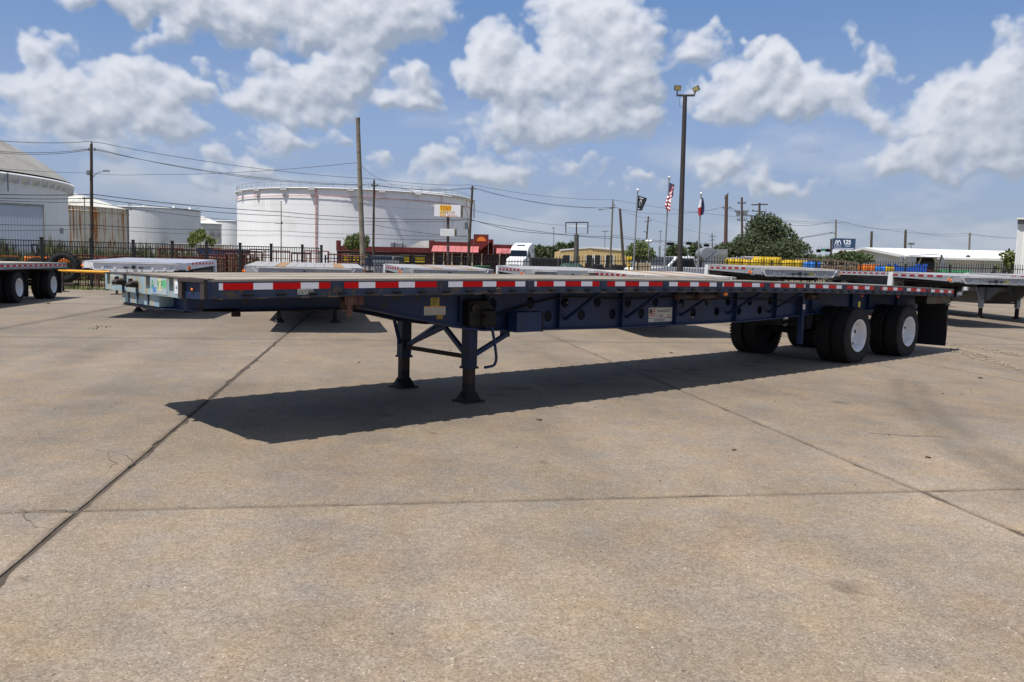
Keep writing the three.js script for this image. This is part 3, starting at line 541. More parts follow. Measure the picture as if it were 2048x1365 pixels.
  mesh('coupler_skirt', [prism([[0.162, -0.62], [0.162, -1.93], [1.98, -1.93], [1.98, -0.62]], 1.158, 1.29), prism([[0.05, -0.9], [0.05, -2.0], [0.3, -2.0], [0.3, -0.6], [0.2, -0.6]], 1.14, 1.156)], M.navy, t);
  mesh('coupler_plate', [prism([[0.03, -0.92], [0.03, -1.98], [0.3, -2.1], [1.9, -2.1], [1.9, -0.5], [0.5, -0.5]], 1.132, 1.1395), new THREE.CylinderGeometry(0.045, 0.045, 0.09, 16).translate(0.9, 1.08, -1.275)], M.grease, t);
  // gladhands and their hoses
  for (const [z, y] of [[-1.83, y0 - 0.075], [-1.42, y0 - 0.085]]) {
    const g = mesh('gladhand', [rod(V(-0.07, y, z), V(0.02, y, z), 0.03, 0.036, 12), lathe([[0.001, 0], [0.05, 0.004], [0.055, 0.03], [0.04, 0.05], [0.001, 0.05]], 16).rotateZ(0.3).scale(0.8, 0.8, 0.8).translate(-0.07, y - 0.02, z + 0.03), box(0.04, 0.03, 0.1, -0.06, y, z + 0.03), box(0.03, 0.06, 0.04, -0.05, y + 0.02, z - 0.04)], M.grease, t);
    mesh('hose_fitting', rod(V(0.0, y - 0.03, z), V(0.0, y - 0.11, z), 0.014), M.navy, g);
  }
  // print and stickers
  const decal = (name, w, h, draw, tw = 256, th = Math.round(256 * h / w), rough = 0.55) => {
    const m = new THREE.Mesh(new THREE.PlaneGeometry(w, h), std({ map: canvasTex(tw, th, draw), roughness: rough })); m.name = name; m.receiveShadow = true; return m;
  };
  const onNear = (m, s, y, z, parent = t) => { m.position.set(s, y, z); parent.add(m); return m; };
  const onNose = (m, tt, y) => { m.position.set(-0.0035, y, -tt); m.rotation.y = -Math.PI / 2; t.add(m); return m; };
  const speck = (g, w, h, n, cols, seed) => { const q = rng(seed); for (let i = 0; i < n; i++) { g.fillStyle = cols[Math.floor(q() * cols.length)]; const a = q() * w, b = q() * h, s = 1 + q() * q() * 10; g.beginPath(); g.ellipse(a, b, s, s * (0.5 + q()), q() * 3, 0, 7); g.fill(); } };
  onNear(decal('number_plate', 0.16, 0.05, (g, w, h) => { g.fillStyle = '#8f8a7e'; g.fillRect(0, 0, w, h); '26117'.split('').forEach((c, i) => { g.fillStyle = '#cfc9b8'; g.fillRect(4 + i * 51, 3, 45, h - 6); g.fillStyle = '#26282c'; g.font = 'bold 74px sans-serif'; g.textAlign = 'center'; g.textBaseline = 'middle'; g.fillText(c, 26 + i * 51, h / 2 + 3); }); speck(g, w, h, 60, ['#8f8a7e', '#b4ac9a', '#5a564e'], 3); }), 0.99, deckY(1) - 0.115, 0.0065);
  onNear(decal('maker_plate', 0.56, 0.215, (g, w, h) => {
    g.fillStyle = '#d2d0c8'; g.fillRect(0, 0, w, h); g.fillStyle = '#22242a'; g.fillRect(0, h * 0.71, w, 5); g.strokeStyle = '#22242a'; g.lineWidth = 4; g.strokeRect(2, 2, w - 4, h - 4);
    for (let i = 0; i < 7; i++) { g.fillStyle = i % 2 ? '#d2d0c8' : '#b8584e'; g.fillRect(18, 22 + i * 13, 130, 13); } g.fillStyle = '#33425e'; g.fillRect(18, 22, 58, 50);
    g.fillStyle = '#2c2e34'; g.font = 'bold 46px sans-serif'; g.fillText('TRANSCRAFT', 172, 66, 320); g.font = 'bold 40px sans-serif'; g.fillText('TL 2000', 172, 126, 180); g.fillStyle = '#b0443c'; g.font = 'italic bold 34px serif'; g.fillText('Eagle', 392, 124); g.fillRect(388, 134, 92, 4);
    g.fillStyle = '#2c2e34'; g.font = 'bold 38px sans-serif'; g.fillText('SUPERBEAM', 130, h - 14, 270);
  }, 512, 197), 7.04, 0.955, -0.6925);
  onNear(decal('warning_placard', 0.12, 0.095, (g, w, h) => { g.fillStyle = '#b7a64a'; g.fillRect(0, 0, w, h); g.fillStyle = '#3a3728'; g.fillRect(60, 16, 136, 26); for (let i = 0; i < 6; i++) g.fillRect(30, 66 + i * 20, 190 - (i % 3) * 30, 7); }), 2.96, 1.188, -0.6925);
  onNear(decal('white_placard', 0.3, 0.1, (g, w, h) => { g.fillStyle = '#c9c6bd'; g.fillRect(0, 0, w, h); g.fillStyle = '#d8a26a'; g.fillRect(0, 0, w, 12); g.fillStyle = '#9a978e'; g.fillRect(w / 2 - 2, 12, 4, h); for (let i = 0; i < 5; i++) { g.fillRect(18, 28 + i * 11, 90, 3); g.fillRect(146, 28 + i * 11, 88, 3); } }), 2.96, 1.09, -0.6925);
  onNear(decal('yellow_sticker', 0.09, 0.045, (g, w, h) => { g.fillStyle = '#a8842e'; g.fillRect(0, 0, w, h); }), 3.03, 1.015, -0.6925);
  onNose(decal('paper_sticker', 0.075, 0.105, (g, w, h) => { g.fillStyle = '#e9e9ee'; g.fillRect(0, 0, w, h); g.fillStyle = '#707680'; g.fillRect(70, 120, 120, 110); g.fillStyle = '#a0a6ae'; for (let i = 0; i < 3; i++) g.fillRect(50, 260 + i * 26, 160, 9); g.fillStyle = '#c9ccd4'; g.fillRect(84, 138, 90, 20); }), 0.41, y0 - 0.08);
  onNose(decal('painted_mark', 0.40, 0.145, (g, w, h) => {
    g.fillStyle = '#a3b2b6'; g.fillRect(0, 0, w, h); speck(g, w, h, 160, ['#8fa2aa', '#b9b49a', '#c5c09f', '#7b93a4', '#a79d80'], 8);
    g.fillStyle = '#c9c79c'; g.fillRect(230, 8, 120, 190); g.fillStyle = '#4d7fc0'; g.fillRect(60, 150, 110, 86); g.fillStyle = '#5c8fcb'; g.fillRect(20, 120, 60, 60);
    g.fillStyle = '#1f8a4c'; g.font = 'bold 180px sans-serif'; g.textBaseline = 'middle';
    g.save(); g.scale(0.8, 1); g.fillText('A', 12, 110); g.fillText('Y', 250, 112); g.fillText('P', 395, 105); g.restore(); g.fillStyle = '#38b060'; g.beginPath(); g.ellipse(440, 92, 46, 70, 0, 0, 7); g.fill(); g.fillStyle = '#8dc79a'; g.fillRect(412, 60, 50, 8); g.fillRect(412, 92, 50, 8); g.fillRect(412, 122, 50, 8);
  }, 512, 256), 0.84, y0 - 0.082);
  onNose(decal('unit_number', 0.2, 0.1, (g, w, h) => { g.fillStyle = '#b3b4a6'; g.fillRect(0, 0, w, h); speck(g, w, h, 90, ['#a8aa9c', '#c5c2ac', '#99a4a4'], 5); g.fillStyle = '#5d604e'; g.font = 'bold 104px sans-serif'; g.textAlign = 'center'; g.textBaseline = 'middle'; g.fillText('2617', w / 2, h / 2 + 4, 240); }), 2.13, y0 - 0.066);
  // landing gear
  const legBlue = worn([16, 34, 62], { blotch: 9, chip: 0.16, chipCol: [40, 36, 36], dirt: [26, 26, 30], dirtAmt: 0.6, rough: 0.6, seed: 79, size: 0.8 });
  const leg = (z) => {
    const g = new THREE.Group(); g.name = 'landing_leg'; g.position.set(3.51, 0, z); t.add(g);
    mesh('outer_tube', [cham(0.145, 0.80, 0.14, 0, 0.80, 0, 0.012), span(-0.082, 0.082, 0.395, 0.42, -0.08, 0.08)], legBlue, g);
    mesh('inner_tube', cham(0.115, 0.36, 0.115, 0, 0.24, 0, 0.008), M.grease, g);
    mesh('foot', [new THREE.CylinderGeometry(0.085, 0.155, 0.11, 4, 1).rotateY(Math.PI / 4).translate(0, 0.075, 0), box(0.28, 0.022, 0.27, 0, 0.011, 0), rod(V(-0.1, 0.1, 0), V(0.1, 0.1, 0), 0.02)], M.grease, g);
    return g;
  };
  const l1 = leg(-0.74), l2 = leg(-2.08);
  mesh('gear_box', [cham(0.3, 0.30, 0.13, 0.0, 1.06, 0.115, 0.015), cham(0.2, 0.2, 0.08, 0.12, 1.0, 0.18, 0.02), rod(V(0.02, 1.02, 0.18), V(0.02, 1.02, 0.3), 0.02), rod(V(-0.1, 1.12, 0.18), V(-0.1, 1.12, 0.22), 0.05, 0.05, 12)], M.grease, l1);
  mesh('mount_plate', [span(-0.22, 0.22, 0.88, 1.27, -0.03, -0.018), span(-0.22, -0.205, 0.95, 1.25, -0.018, 0.09), span(0.205, 0.22, 0.95, 1.25, -0.018, 0.09)], M.navy, l1);
  mesh('mount_plate', span(-0.2, 0.2, 0.88, 1.27, 0.018, 0.03), M.navy, l2);
  mesh('crank_handle', pipe([V(3.66, 1.0, -0.56), V(3.72, 0.80, -0.56), V(3.765, 0.60, -0.56), V(3.775, 0.50, -0.56), V(3.745, 0.44, -0.56), V(3.68, 0.425, -0.56), V(3.60, 0.42, -0.56)], 0.017, 36, 8), M.navy, t);
  mesh('cross_shaft', rod(V(3.51, 0.53, -0.74), V(3.51, 0.53, -2.08), 0.028), M.brown, t);
  mesh('leg_brace', [strut(V(3.51, 0.555, -0.80), V(3.52, 0.85, -1.24), 0.05, 0.05)], M.navy, t);
  mesh('leg_brace', [strut(V(3.51, 0.56, -2.02), V(3.52, 0.86, -1.22), 0.05, 0.05)], M.navy, t);
  for (const z of [-0.74, -2.08]) mesh('leg_brace', [strut(V(3.58, 0.55, z), V(4.04, 0.775, z + (z > -1 ? 0.04 : -0.04)), 0.055, 0.05), span(4.0, 4.1, 0.75, 0.85, z - 0.02, z + 0.05)], M.navy, t);
  mesh('leg_brace', strut(V(3.44, 0.58, -2.08), V(3.2, 0.92, -1.86), 0.035, 0.035), M.navy, t);
  const bx = mesh('step_box', [span(4.0, 4.42, 0.822, 1.06, -0.62, -0.46)], M.navy, t);
  mesh('box_edge', span(4.421, 4.43, 0.82, 1.065, -0.63, -0.45), M.brown, bx);
  // winches, lamps and other fittings under the near rail
  for (const [s, w] of [[1.5, 0.13], [6.75, 0.34], [7.28, 0.44], [10.3, 0.24]]) {
    const y = deckY(s) - 0.17; const m = mesh('strap_winch', [span(s - w / 2, s - w / 2 + 0.01, y - 0.115, y, -0.16, -0.03), span(s + w / 2 - 0.01, s + w / 2, y - 0.115, y, -0.16, -0.03), rod(V(s - w / 2 - 0.03, y - 0.06, -0.09), V(s + w / 2 + 0.05, y - 0.06, -0.09), 0.038, 0.038, 12)], s < 2 ? M.brown : M.brown, t);
    if (s > 7 && s < 8) mesh('strap_end', [rod(V(s + 0.05, y - 0.1, -0.1), V(s + 0.06, y - 0.19, -0.1), 0.035)], M.black, m);
  }
  mesh('red_tool_mount', [span(1.42, 1.62, 1.21, 1.288, -0.05, -0.03), span(1.44, 1.5, 1.1, 1.21, -0.05, -0.035)], worn([84, 40, 36], { seed: 78, chip: 0.2 }), t);
  for (const s of [7.66, 3.3]) mesh('side_marker_lamp', [new THREE.SphereGeometry(0.04, 14, 8).scale(1.3, 0.8, 0.5).translate(s, deckY(s) - (s > 7 ? 0.195 : 0.125), s > 7 ? -0.02 : -0.004)], s > 7 ? M.amber : M.lip, t);
  for (const s of [12.0, 13.5, 15.4]) mesh('side_marker_lamp', [new THREE.SphereGeometry(0.035, 14, 8).scale(1.2, 0.8, 0.5).translate(s, deckY(s) - 0.2, -0.05)], M.redLamp, t);
  // hanging pipe, toolbox plate and light bracket between the winches and the wheels
  mesh('hanger_post', [span(10.9, 10.98, 0.35, 1.2, -0.66, -0.58)], M.navy, t);
  mesh('hanger_label', span(10.9, 10.985, 0.97, 1.06, -0.578, -0.574), M.label, t);
  mesh('yellow_tag', span(12.02, 12.1, 0.99, 1.12, -0.12, -0.112), M.yellowLabel, t);
  mesh('air_line', pipe([V(3.7, 1.0, -0.66), V(4.9, 1.22, -0.655), V(6.2, 1.19, -0.655), V(7.4, 1.21, -0.655), V(8.8, 1.17, -0.655), V(10.2, 1.13, -0.655), V(11.3, 1.0, -0.66), V(11.8, 0.75, -0.7)], 0.012, 60, 6), M.black, t);
  // running gear
  for (const s of [12.05, 14.2]) {
    dual(s, -0.09, 1, t, true); dual(s, -WID + 0.09, -1, t, true);
    mesh('axle', [rod(V(s, TR, -0.5), V(s, TR, -WID + 0.5), 0.064, 0.064, 14)], M.grease, t);
    for (const z of [-0.82, -1.73]) { mesh('leaf_spring', [strut(V(s - 0.55, 0.66, z), V(s, 0.595, z), 0.075, 0.06), strut(V(s, 0.595, z), V(s + 0.55, 0.66, z), 0.075, 0.06)], M.grease, t); mesh('brake_chamber', new THREE.CylinderGeometry(0.085, 0.085, 0.14, 14).rotateZ(1.57).translate(s - 0.22, TR + 0.06, z - 0.25), M.grease, t); }
  }
  for (const s of [11.4, 13.12, 14.85]) for (const z of [-0.76, -1.79]) mesh('spring_hanger', [extrudeZ([[s - 0.16, 0.92], [s + 0.16, 0.92], [s + 0.07, 0.6], [s - 0.07, 0.6]], z - 0.06, z + 0.06)], M.black, t);
  mesh('air_tank', new THREE.CylinderGeometry(0.12, 0.12, 0.7, 18).rotateX(1.57).translate(10.75, 0.78, -1.27), M.black, t);
  // tail: skirt, under-run guard, lamps, mud flaps
  mesh('tail_skirt', [span(14.85, 16.08, deckY(15.5) - 0.315, deckY(15.5) - 0.165, -0.04, -0.028), span(LEN - 0.03, LEN, 1.08, deckY(LEN) - 0.02, -0.0, -WID)], worn([82, 76, 56], { seed: 77, chip: 0.2, rough: 0.8 }), t);
  mesh('under_run_guard', [span(15.9, 16.0, 0.5, 0.6, -0.3, -WID + 0.3), span(15.9, 15.98, 0.6, 1.1, -0.8, -0.72), span(15.9, 15.98, 0.6, 1.1, -1.83, -1.75)], M.black, t);
  for (const z of [-0.26, -WID + 0.26]) { const f = mesh('mud_flap', [extrudeZ([[15.75, 0.15], [15.772, 0.4], [15.778, 0.7], [15.755, 1.01], [15.768, 1.01], [15.791, 0.7], [15.785, 0.4], [15.763, 0.15]], z - 0.31, z + 0.31)], std({ color: C3(20, 20, 21), roughness: 0.9 }), t); mesh('flap_bracket', span(15.72, 15.79, 1.0, 1.04, z - 0.33, z + 0.33), M.black, f); }
  for (const z of [-0.2, -0.42, -WID + 0.2, -WID + 0.42]) mesh('tail_lamp', new THREE.CylinderGeometry(0.05, 0.05, 0.03, 16).rotateZ(1.57).translate(LEN + 0.012, 1.17, z), M.redLamp, t);
}

// ---------------------------------------------------------------- the row of step-deck trailers: x runs back from the front, z across, y = 0 is the ground
const SW = 2.55, printed = {};
function patches(parent, x0, x1, y, z, side, h = 0.05) {     // red and white tape along a rail
  mesh('white_tape', span(x0, x1, y, y + h, z, z + side * 0.003), M.tapeWhite, parent);
  for (let x = x0 + 0.04; x + 0.28 < x1 + 0.1; x += 0.457) mesh('red_tape', span(x, Math.min(x + 0.28, x1), y - 0.001, y + h + 0.001, z + side * 0.003, z + side * 0.006), M.tapeRed, parent);
}
function stepDeck(o) {
  const { name = 'step_deck_trailer', label, px, py, depth, turn, L = 3.4, body = M.alu, deck = M.aluDeck, boards = 10, wood = [], lips = false, dark = M.black, group, legX = L - 0.05, tilt = 0.024, deep = false } = o;
  const c = at(px, py, depth), g0 = rise(c.x, c.z), H = c.y - g0;
  const t = thing(name, label, 'trailer', V(c.x, g0, c.z), Math.PI / 2 - turn * Math.PI / 180, group);
  const T = new THREE.Group(); // only a shared frame of reference: parts are put straight under the trailer
  const W2 = SW / 2, cw = 0.32, cd = 0.2, rail = 0.17, hd = 0.225;
  const y = (x) => H + x * tilt, stn = (a, b) => [[a, y(a)], [b, y(b)]];
  // front header with swept corners
  const hdr = mesh('front_header', [prism([[0, -W2 + cw], [0, W2 - cw], [0.04, W2 - cw], [0.04, -W2 + cw]], H - hd, H - 0.012)], body, t);
  if (deep) mesh('nose_plate', span(-0.004, 0.05, H - 0.29, H - hd - 0.002, -0.55, 0.55), body, hdr);
  for (const s of [-1, 1]) {
    mesh('corner_panel', prism(s > 0 ? [[0.002, W2 - cw], [cd, W2], [cd + 0.04, W2], [0.042, W2 - cw]] : [[0.002, -W2 + cw], [0.042, -W2 + cw], [cd + 0.04, -W2], [cd, -W2]], H - hd + 0.03, H - 0.012), body, hdr);
    mesh('corner_edge', strut(V(-0.006, H - hd + 0.01, s * (W2 - cw - 0.01)), V(0.02, H - 0.02, s * (W2 - cw + 0.13)), 0.028, 0.02), M.rim, hdr);
    mesh('marker_lamp', [new THREE.CylinderGeometry(0.05, 0.05, 0.03, 14).rotateZ(Math.PI / 2).translate(0.26, H - rail + 0.055, s * (W2 + 0.006)).rotateY(0), new THREE.SphereGeometry(0.032, 12, 8).scale(1, 1, 0.6).translate(0.2, H - 0.13, s * (W2 - 0.01))], M.amber, t);
    mesh('side_rail', sweep([[s * W2, -0.012], [s * (W2 - 0.04), -0.012], [s * (W2 - 0.04), -rail], [s * (W2 + 0.004), -rail], [s * (W2 + 0.004), -rail + 0.02], [s * W2, -rail + 0.03]], stn(cd, L)), body, t);
    patches(t, 0.55, L - 0.1, H - 0.085 + 0.5 * L * tilt, s * (W2 + 0.0005), s);
    mesh('gooseneck_side', extrudeZ([[L - 0.16, y(L) - 0.012], [L + 0.1, y(L) - 0.012], [L + 0.16, y(L) - 0.62], [L - 0.1, y(L) - 0.62]], Math.min(s * (W2 - 0.05), s * (W2 + 0.008)), Math.max(s * (W2 - 0.05), s * (W2 + 0.008))), M.white, t);
  }
  if (lips) for (const [a, b] of [[-W2 + 0.22, -0.42], [0.42, W2 - 0.22]]) { mesh('front_lip', [cham(0.03, 0.035, b - a, -0.022, H - 0.028, (a + b) / 2, 0.006)], M.rim, hdr); mesh('header_recess', span(-0.002, 0, H - hd + 0.02, H - 0.06, a + 0.05, b - 0.05), M.greySteel, hdr); }
  else mesh('front_lip', [cham(0.03, 0.03, SW - 2 * cw + 0.1, -0.016, H - 0.024, 0, 0.006)], M.rim, hdr);
  if (!lips) for (const z of [-0.74, -0.45, 0.45, 0.74]) mesh('header_post', span(-0.012, 0, H - hd + 0.02, H - 0.045, z - 0.025, z + 0.025), body, hdr);
  // connections and stickers
  for (const [z, k] of [[-0.2, 0], [0.0, 1], [0.16, 0]]) mesh(k ? 'socket' : 'gladhand', k ? new THREE.CylinderGeometry(0.045, 0.045, 0.05, 14).rotateZ(1.57).translate(-0.03, H - 0.13, z) : [rod(V(-0.06, H - 0.14, z), V(0, H - 0.14, z), 0.022), box(0.03, 0.03, 0.12, -0.06, H - 0.14, z + 0.03, 0, 0, 0)], M.black, hdr);
  const prints = (w, h, z, draw, nm = 'sticker') => { const key = w + '_' + deep; printed[key] ||= std({ map: canvasTex(128, Math.round(128 * h / w), draw), roughness: 0.5 }); const m = new THREE.Mesh(new THREE.PlaneGeometry(w, h), printed[key]); m.name = nm; m.receiveShadow = true; m.position.set(-0.0045, H - 0.13, z); m.rotation.y = -Math.PI / 2; hdr.add(m); };
  prints(0.22, 0.07, 0.36, (g, w, h) => { g.fillStyle = deep ? '#d5d8dc' : '#c9c070'; g.fillRect(0, 0, w, h); g.fillStyle = deep ? '#9298a2' : '#8a8440'; for (let i = 0; i < 3; i++) g.fillRect(8, 8 + i * 11, w - 30 - i * 12, 5); });
  prints(0.18, 0.05, -0.62, (g, w, h) => { g.fillStyle = '#cdd0d4'; g.fillRect(0, 0, w, h); g.fillStyle = '#7c828c'; g.fillRect(10, 8, w - 20, 8); g.fillRect(10, 21, w - 50, 6); });
  prints(0.16, 0.06, 0.92, (g, w, h) => { g.fillStyle = deep ? '#eceef0' : '#b9bcc2'; g.fillRect(0, 0, w, h); g.fillStyle = '#50565e'; g.fillRect(12, 10, w - 40, 12); g.fillRect(12, 28, w - 24, 6); });
  // upper deck boards
  const bw = SW / boards;
  for (let i = 0; i < boards; i++) { const z0 = -W2 + i * bw; mesh('deck_board', sweep([[z0 + 0.004, 0], [z0 + bw - 0.004, 0], [z0 + bw - 0.004, -0.03], [z0 + 0.004, -0.03]], stn(0.05 + (i === 0 || i === boards - 1 ? 0.12 : 0), L)), wood.includes(i) ? M.wornWood : deck, t); }
  // frame: beams dropping behind the step, coupler plate, lower deck, legs, wheels
  const lo = H - 0.52, B = L + 11.2;
  for (const z of [-0.55, 0.55]) mesh('main_beam', extrudeZ([[0.12, H - 0.17], [0.12, H - 0.30], [L - 1.0, H - 0.34], [L - 0.25, H - 0.86], [L + 0.3, H - 0.98], [B - 4, H - 0.98], [B, H - 0.78], [B, lo - 0.04], [L + 0.25, lo - 0.04], [L - 0.02, H - 0.05]], z - 0.06, z + 0.06), dark, t);
  mesh('coupler_plate', [span(0.15, 2.0, H - 0.312, H - 0.30, -0.5, 0.5), span(0.06, L - 0.1, H - 0.2, H - 0.172, -W2 + 0.06, W2 - 0.06)], M.black, t);
  mesh('step_wall', span(L + 0.02, L + 0.08, lo, y(L) - 0.02, -W2 + 0.06, W2 - 0.06), body, t);
  for (let i = 0; i < 5; i++) mesh('lower_deck_board', span(L + 0.1, B, lo - 0.04, lo, -W2 + i * SW / 5 + 0.004, -W2 + (i + 1) * SW / 5 - 0.004), deck, t);
  for (const s of [-1, 1]) mesh('lower_side_rail', span(L + 0.17, B, lo - 0.2, lo - 0.042, s * (W2 - 0.03), s * W2), body, t);
  for (const z of [-0.7, 0.7]) {
    const l = mesh('landing_leg', [cham(0.14, H - 0.62, 0.14, legX, 0.42 + (H - 0.62) / 2, z, 0.01)], o.legs || dark, t);
    mesh('inner_tube', [cham(0.1, 0.34, 0.1, legX, 0.24, z, 0.006)], M.grease, l);
    mesh('foot', [new THREE.CylinderGeometry(0.08, 0.17, 0.09, 4).rotateY(0.785).translate(legX, 0.06, z), box(0.28, 0.02, 0.26, legX, 0.01, z)], M.grease, l);
    mesh('leg_brace', [strut(V(legX, 0.62, z * 0.94), V(legX - 0.02, H - 0.32, z * 0.3), 0.045, 0.045), strut(V(legX, 0.62, z * 1.04), V(legX - 0.05, H - 0.3, z * 1.4), 0.04, 0.04), strut(V(legX + 0.05, 0.62, z), V(legX + 0.8, H - 0.85, z * 0.75), 0.045, 0.045)], o.legs || dark, l);
  }
  mesh('cross_shaft', rod(V(legX, 0.58, -0.7), V(legX, 0.58, 0.7), 0.025), M.brown, t);
  for (const x of [B - 2.6, B - 1.3]) { const s = 0.86; for (const z of [-1, 1]) { const w = dual(x, z * (W2 - 0.04), z, t, false); w.scale.setScalar(s); } mesh('axle', rod(V(x, TR * s, -0.9), V(x, TR * s, 0.9), 0.06), M.grease, t); }
  return t;
}
stepDeck({ label: 'white step deck trailer with dark gladhands, just behind the blue trailer nose', px: 267, py: 524.5, depth: 21, turn: -9.7, L: 4.0, body: M.white, deck: worn([150, 152, 164], { seed: 141, blotch: 6, metal: 0.1, rough: 0.5 }), wood: [], legX: 3.0, deep: true });
stepDeck({ label: 'aluminium step deck trailer with two timber strips seen squarely from the front', px: 609, py: 534.5, depth: 18.1, turn: -13, boards: 12, wood: [3, 9], L: 3.5, legX: 3.3 });
stepDeck({ label: 'aluminium step deck trailer with two rust brown board strips, below the restaurant sign', px: 899, py: 538, depth: 22.2, turn: -16.5, boards: 11, wood: [4, 8], L: 3.5 });
stepDeck({ label: 'pale step deck trailer with split front lip and central gladhand panel', px: 1145, py: 541.5, depth: 21.6, turn: -13, boards: 9, lips: true, L: 3.5 });
stepDeck({ label: 'pale step deck trailer just behind the middle of the blue flatbed, only its deck showing', px: 1375, py: 553, depth: 18.9, turn: -10, boards: 9, wood: [3, 6], L: 3.5, deck: worn([170, 164, 156], { seed: 142, blotch: 10, dirtAmt: 0.4, dirt: [150, 128, 106] }) });
stepDeck({ label: 'grey step deck trailer with an orange round marker lamp, in front of the yellow tubs', px: 1600, py: 538, depth: 22.3, turn: -8, boards: 10, L: 3.5, deck: worn([150, 144, 138], { seed: 143, dirtAmt: 0.4 }) });
stepDeck({ label: 'silver step deck trailer right of the blue trailer tail, its tape facing left', px: 1993, py: 554.5, depth: 24.2, turn: -7, boards: 10, L: 3.3, tilt: 0.028 });
stepDeck({ label: 'step deck trailer standing on pale braced legs, cut off by the right edge', px: 2158, py: 556, depth: 25.8, turn: -7, L: 3.5, legs: M.alu, dark: M.greySteel, legX: 3.4 });

// straight flatbeds: x runs back, z across
function flatbed(o) {
  const { label, px, py, depth, turn, x0, x1, body = M.alu, axles = [], flaps, tape = true, beam = M.black } = o;
  const c = at(px, py, depth), g0 = rise(c.x, c.z), H = c.y - g0, t = thing('flatbed_trailer', label, 'trailer', V(c.x, g0, c.z), Math.PI / 2 - turn * Math.PI / 180), W2 = SW / 2;
  for (let i = 0; i < 8; i++) mesh('deck_board', span(x0 + 0.02, x1 - 0.02, H - 0.035, H, -W2 + 0.05 + i * (SW - 0.1) / 8 + 0.004, -W2 + 0.05 + (i + 1) * (SW - 0.1) / 8 - 0.004), M.deckWood[i % 3], t);
  for (const s of [-1, 1]) {
    mesh('side_rail', sweep([[s * W2, 0.004], [s * (W2 - 0.045), 0.004], [s * (W2 - 0.045), -0.19], [s * (W2 + 0.012), -0.19], [s * (W2 + 0.012), -0.17], [s * W2, -0.16]], [[x0, H], [x1, H]]), body, t);
    patches(t, x0 + 0.1, x1 - 0.1, H - 0.105, s * (W2 + 0.0005), s);
    mesh('main_beam', extrudeZ([[x0 + 0.2, H - 0.19], [x0 + 0.2, H - 0.7], [x1 - 4, H - 0.7], [x1 - 0.1, H - 0.5], [x1 - 0.1, H - 0.19]], s * 0.5 - 0.06, s * 0.5 + 0.06), beam, t);
    for (const x of axles) dual(x, s * (W2 - 0.05), s, t, false);
  }
  mesh('tail_plate', span(x1 - 0.03, x1 + 0.02, H - 0.26, H + 0.005, -W2 - 0.012, W2 + 0.012), body, t);
  mesh('front_plate', span(x0 - 0.03, x0, H - 0.24, H + 0.005, -W2, W2), body, t);
  for (const x of axles) { mesh('axle', rod(V(x, TR, -0.9), V(x, TR, 0.9), 0.064), M.grease, t); mesh('spring_hanger', [span(x - 0.5, x + 0.5, TR + 0.08, TR + 0.16, 0.46, 0.56), span(x - 0.5, x + 0.5, TR + 0.08, TR + 0.16, -0.56, -0.46)], M.grease, t); }
  for (const x of flaps || []) for (const s of [-1, 1]) { const m = mesh('mud_flap', span(x, x + 0.012, 0.18, H - 0.3, s * W2 - (s > 0 ? 0.62 : 0), s * W2 + (s > 0 ? 0 : 0.62)), x > 5 ? std({ color: C3(150, 104, 40), roughness: 0.7 }) : M.black, t); m.name = 'mud_flap'; }
  for (const s of [-1, 1]) mesh('tail_lamp', [new THREE.CylinderGeometry(0.05, 0.05, 0.04, 14).rotateZ(1.57).translate(x1 + 0.03, H - 0.13, s * 0.9), new THREE.CylinderGeometry(0.05, 0.05, 0.04, 14).rotateZ(1.57).translate(x1 + 0.03, H - 0.13, s * 1.05)], M.redLamp, t);
  return t;
}
flatbed({ label: 'grey flatbed trailer at the left edge seen from its rear wheels, with yellow mud flaps', px: 1024 - 16.95 / 26.11 * 1653, py: 524.5, depth: 26.11, turn: -11, x0: -9, x1: 4.35, axles: [0, 3.1], flaps: [0.62, 3.75], body: worn([150, 150, 150], { seed: 160, dirtAmt: 0.4, dirt: [110, 96, 84] }) });
flatbed({ label: 'low grey flatbed trailer standing back near the fence, between two step decks on the right', px: 1024 + 18.16 / 36.2 * 1653, py: 545.5, depth: 36.2, turn: -9, x0: 0, x1: 7.2, axles: [4.5, 5.8], beam: worn([84, 88, 94], { seed: 161 }) });

// ---------------------------------------------------------------- black picket fence along the back of the yard
const fenceAt = (px) => { const u = (px - 1024) / 1653, z = 41.8 / (1 - 0.167 * u); return V(u * z, rise(u * z, -z), -z); };
function fence(label, posts, o) {
  const { pitch, top, post, rails, over = 0 } = o, a = fenceAt(posts[0]);
  const t = thing('picket_fence', label, 'fence', V(a.x, 0, a.z), Math.atan2(0.167, 0.986));
  const along = (px) => { const p = fenceAt(px); return Math.hypot(p.x - a.x, p.z - a.z); };
  const yAt = (s) => rise(a.x + s * 0.986, a.z - s * 0.167);
  const S = posts.map(along);
  S.forEach((s, i) => mesh('fence_post', [cham(post, top + 0.1, post, s, yAt(s) + top / 2 + 0.05, 0, 0.008), box(post + 0.03, 0.03, post + 0.03, s, yAt(s) + top + 0.115, 0)], M.fence, t));
  for (let i = 0; i + 1 < S.length; i++) {
    const s0 = S[i] + post / 2, s1 = S[i + 1] - post / 2, y0 = yAt(s0), y1 = yAt(s1);
    for (const h of rails) mesh('fence_rail', strut(V(s0, y0 + h, 0), V(s1, y1 + h, 0), 0.035, 0.04), M.fence, t);
    const bars = []; for (let s = s0 + pitch / 2; s < s1; s += pitch) { const y = yAt(s); bars.push(span(s - 0.013, s + 0.013, y + 0.08, y + top + over - 0.02, -0.011, 0.011)); if (over) bars.push(new THREE.ConeGeometry(0.016, 0.06, 4).translate(s, y + top + over + 0.01, 0)); }
    if (bars.length) tag(mesh('picket', bars, M.fence, t), null, null, null, 'stuff');
  }
  return t;
}
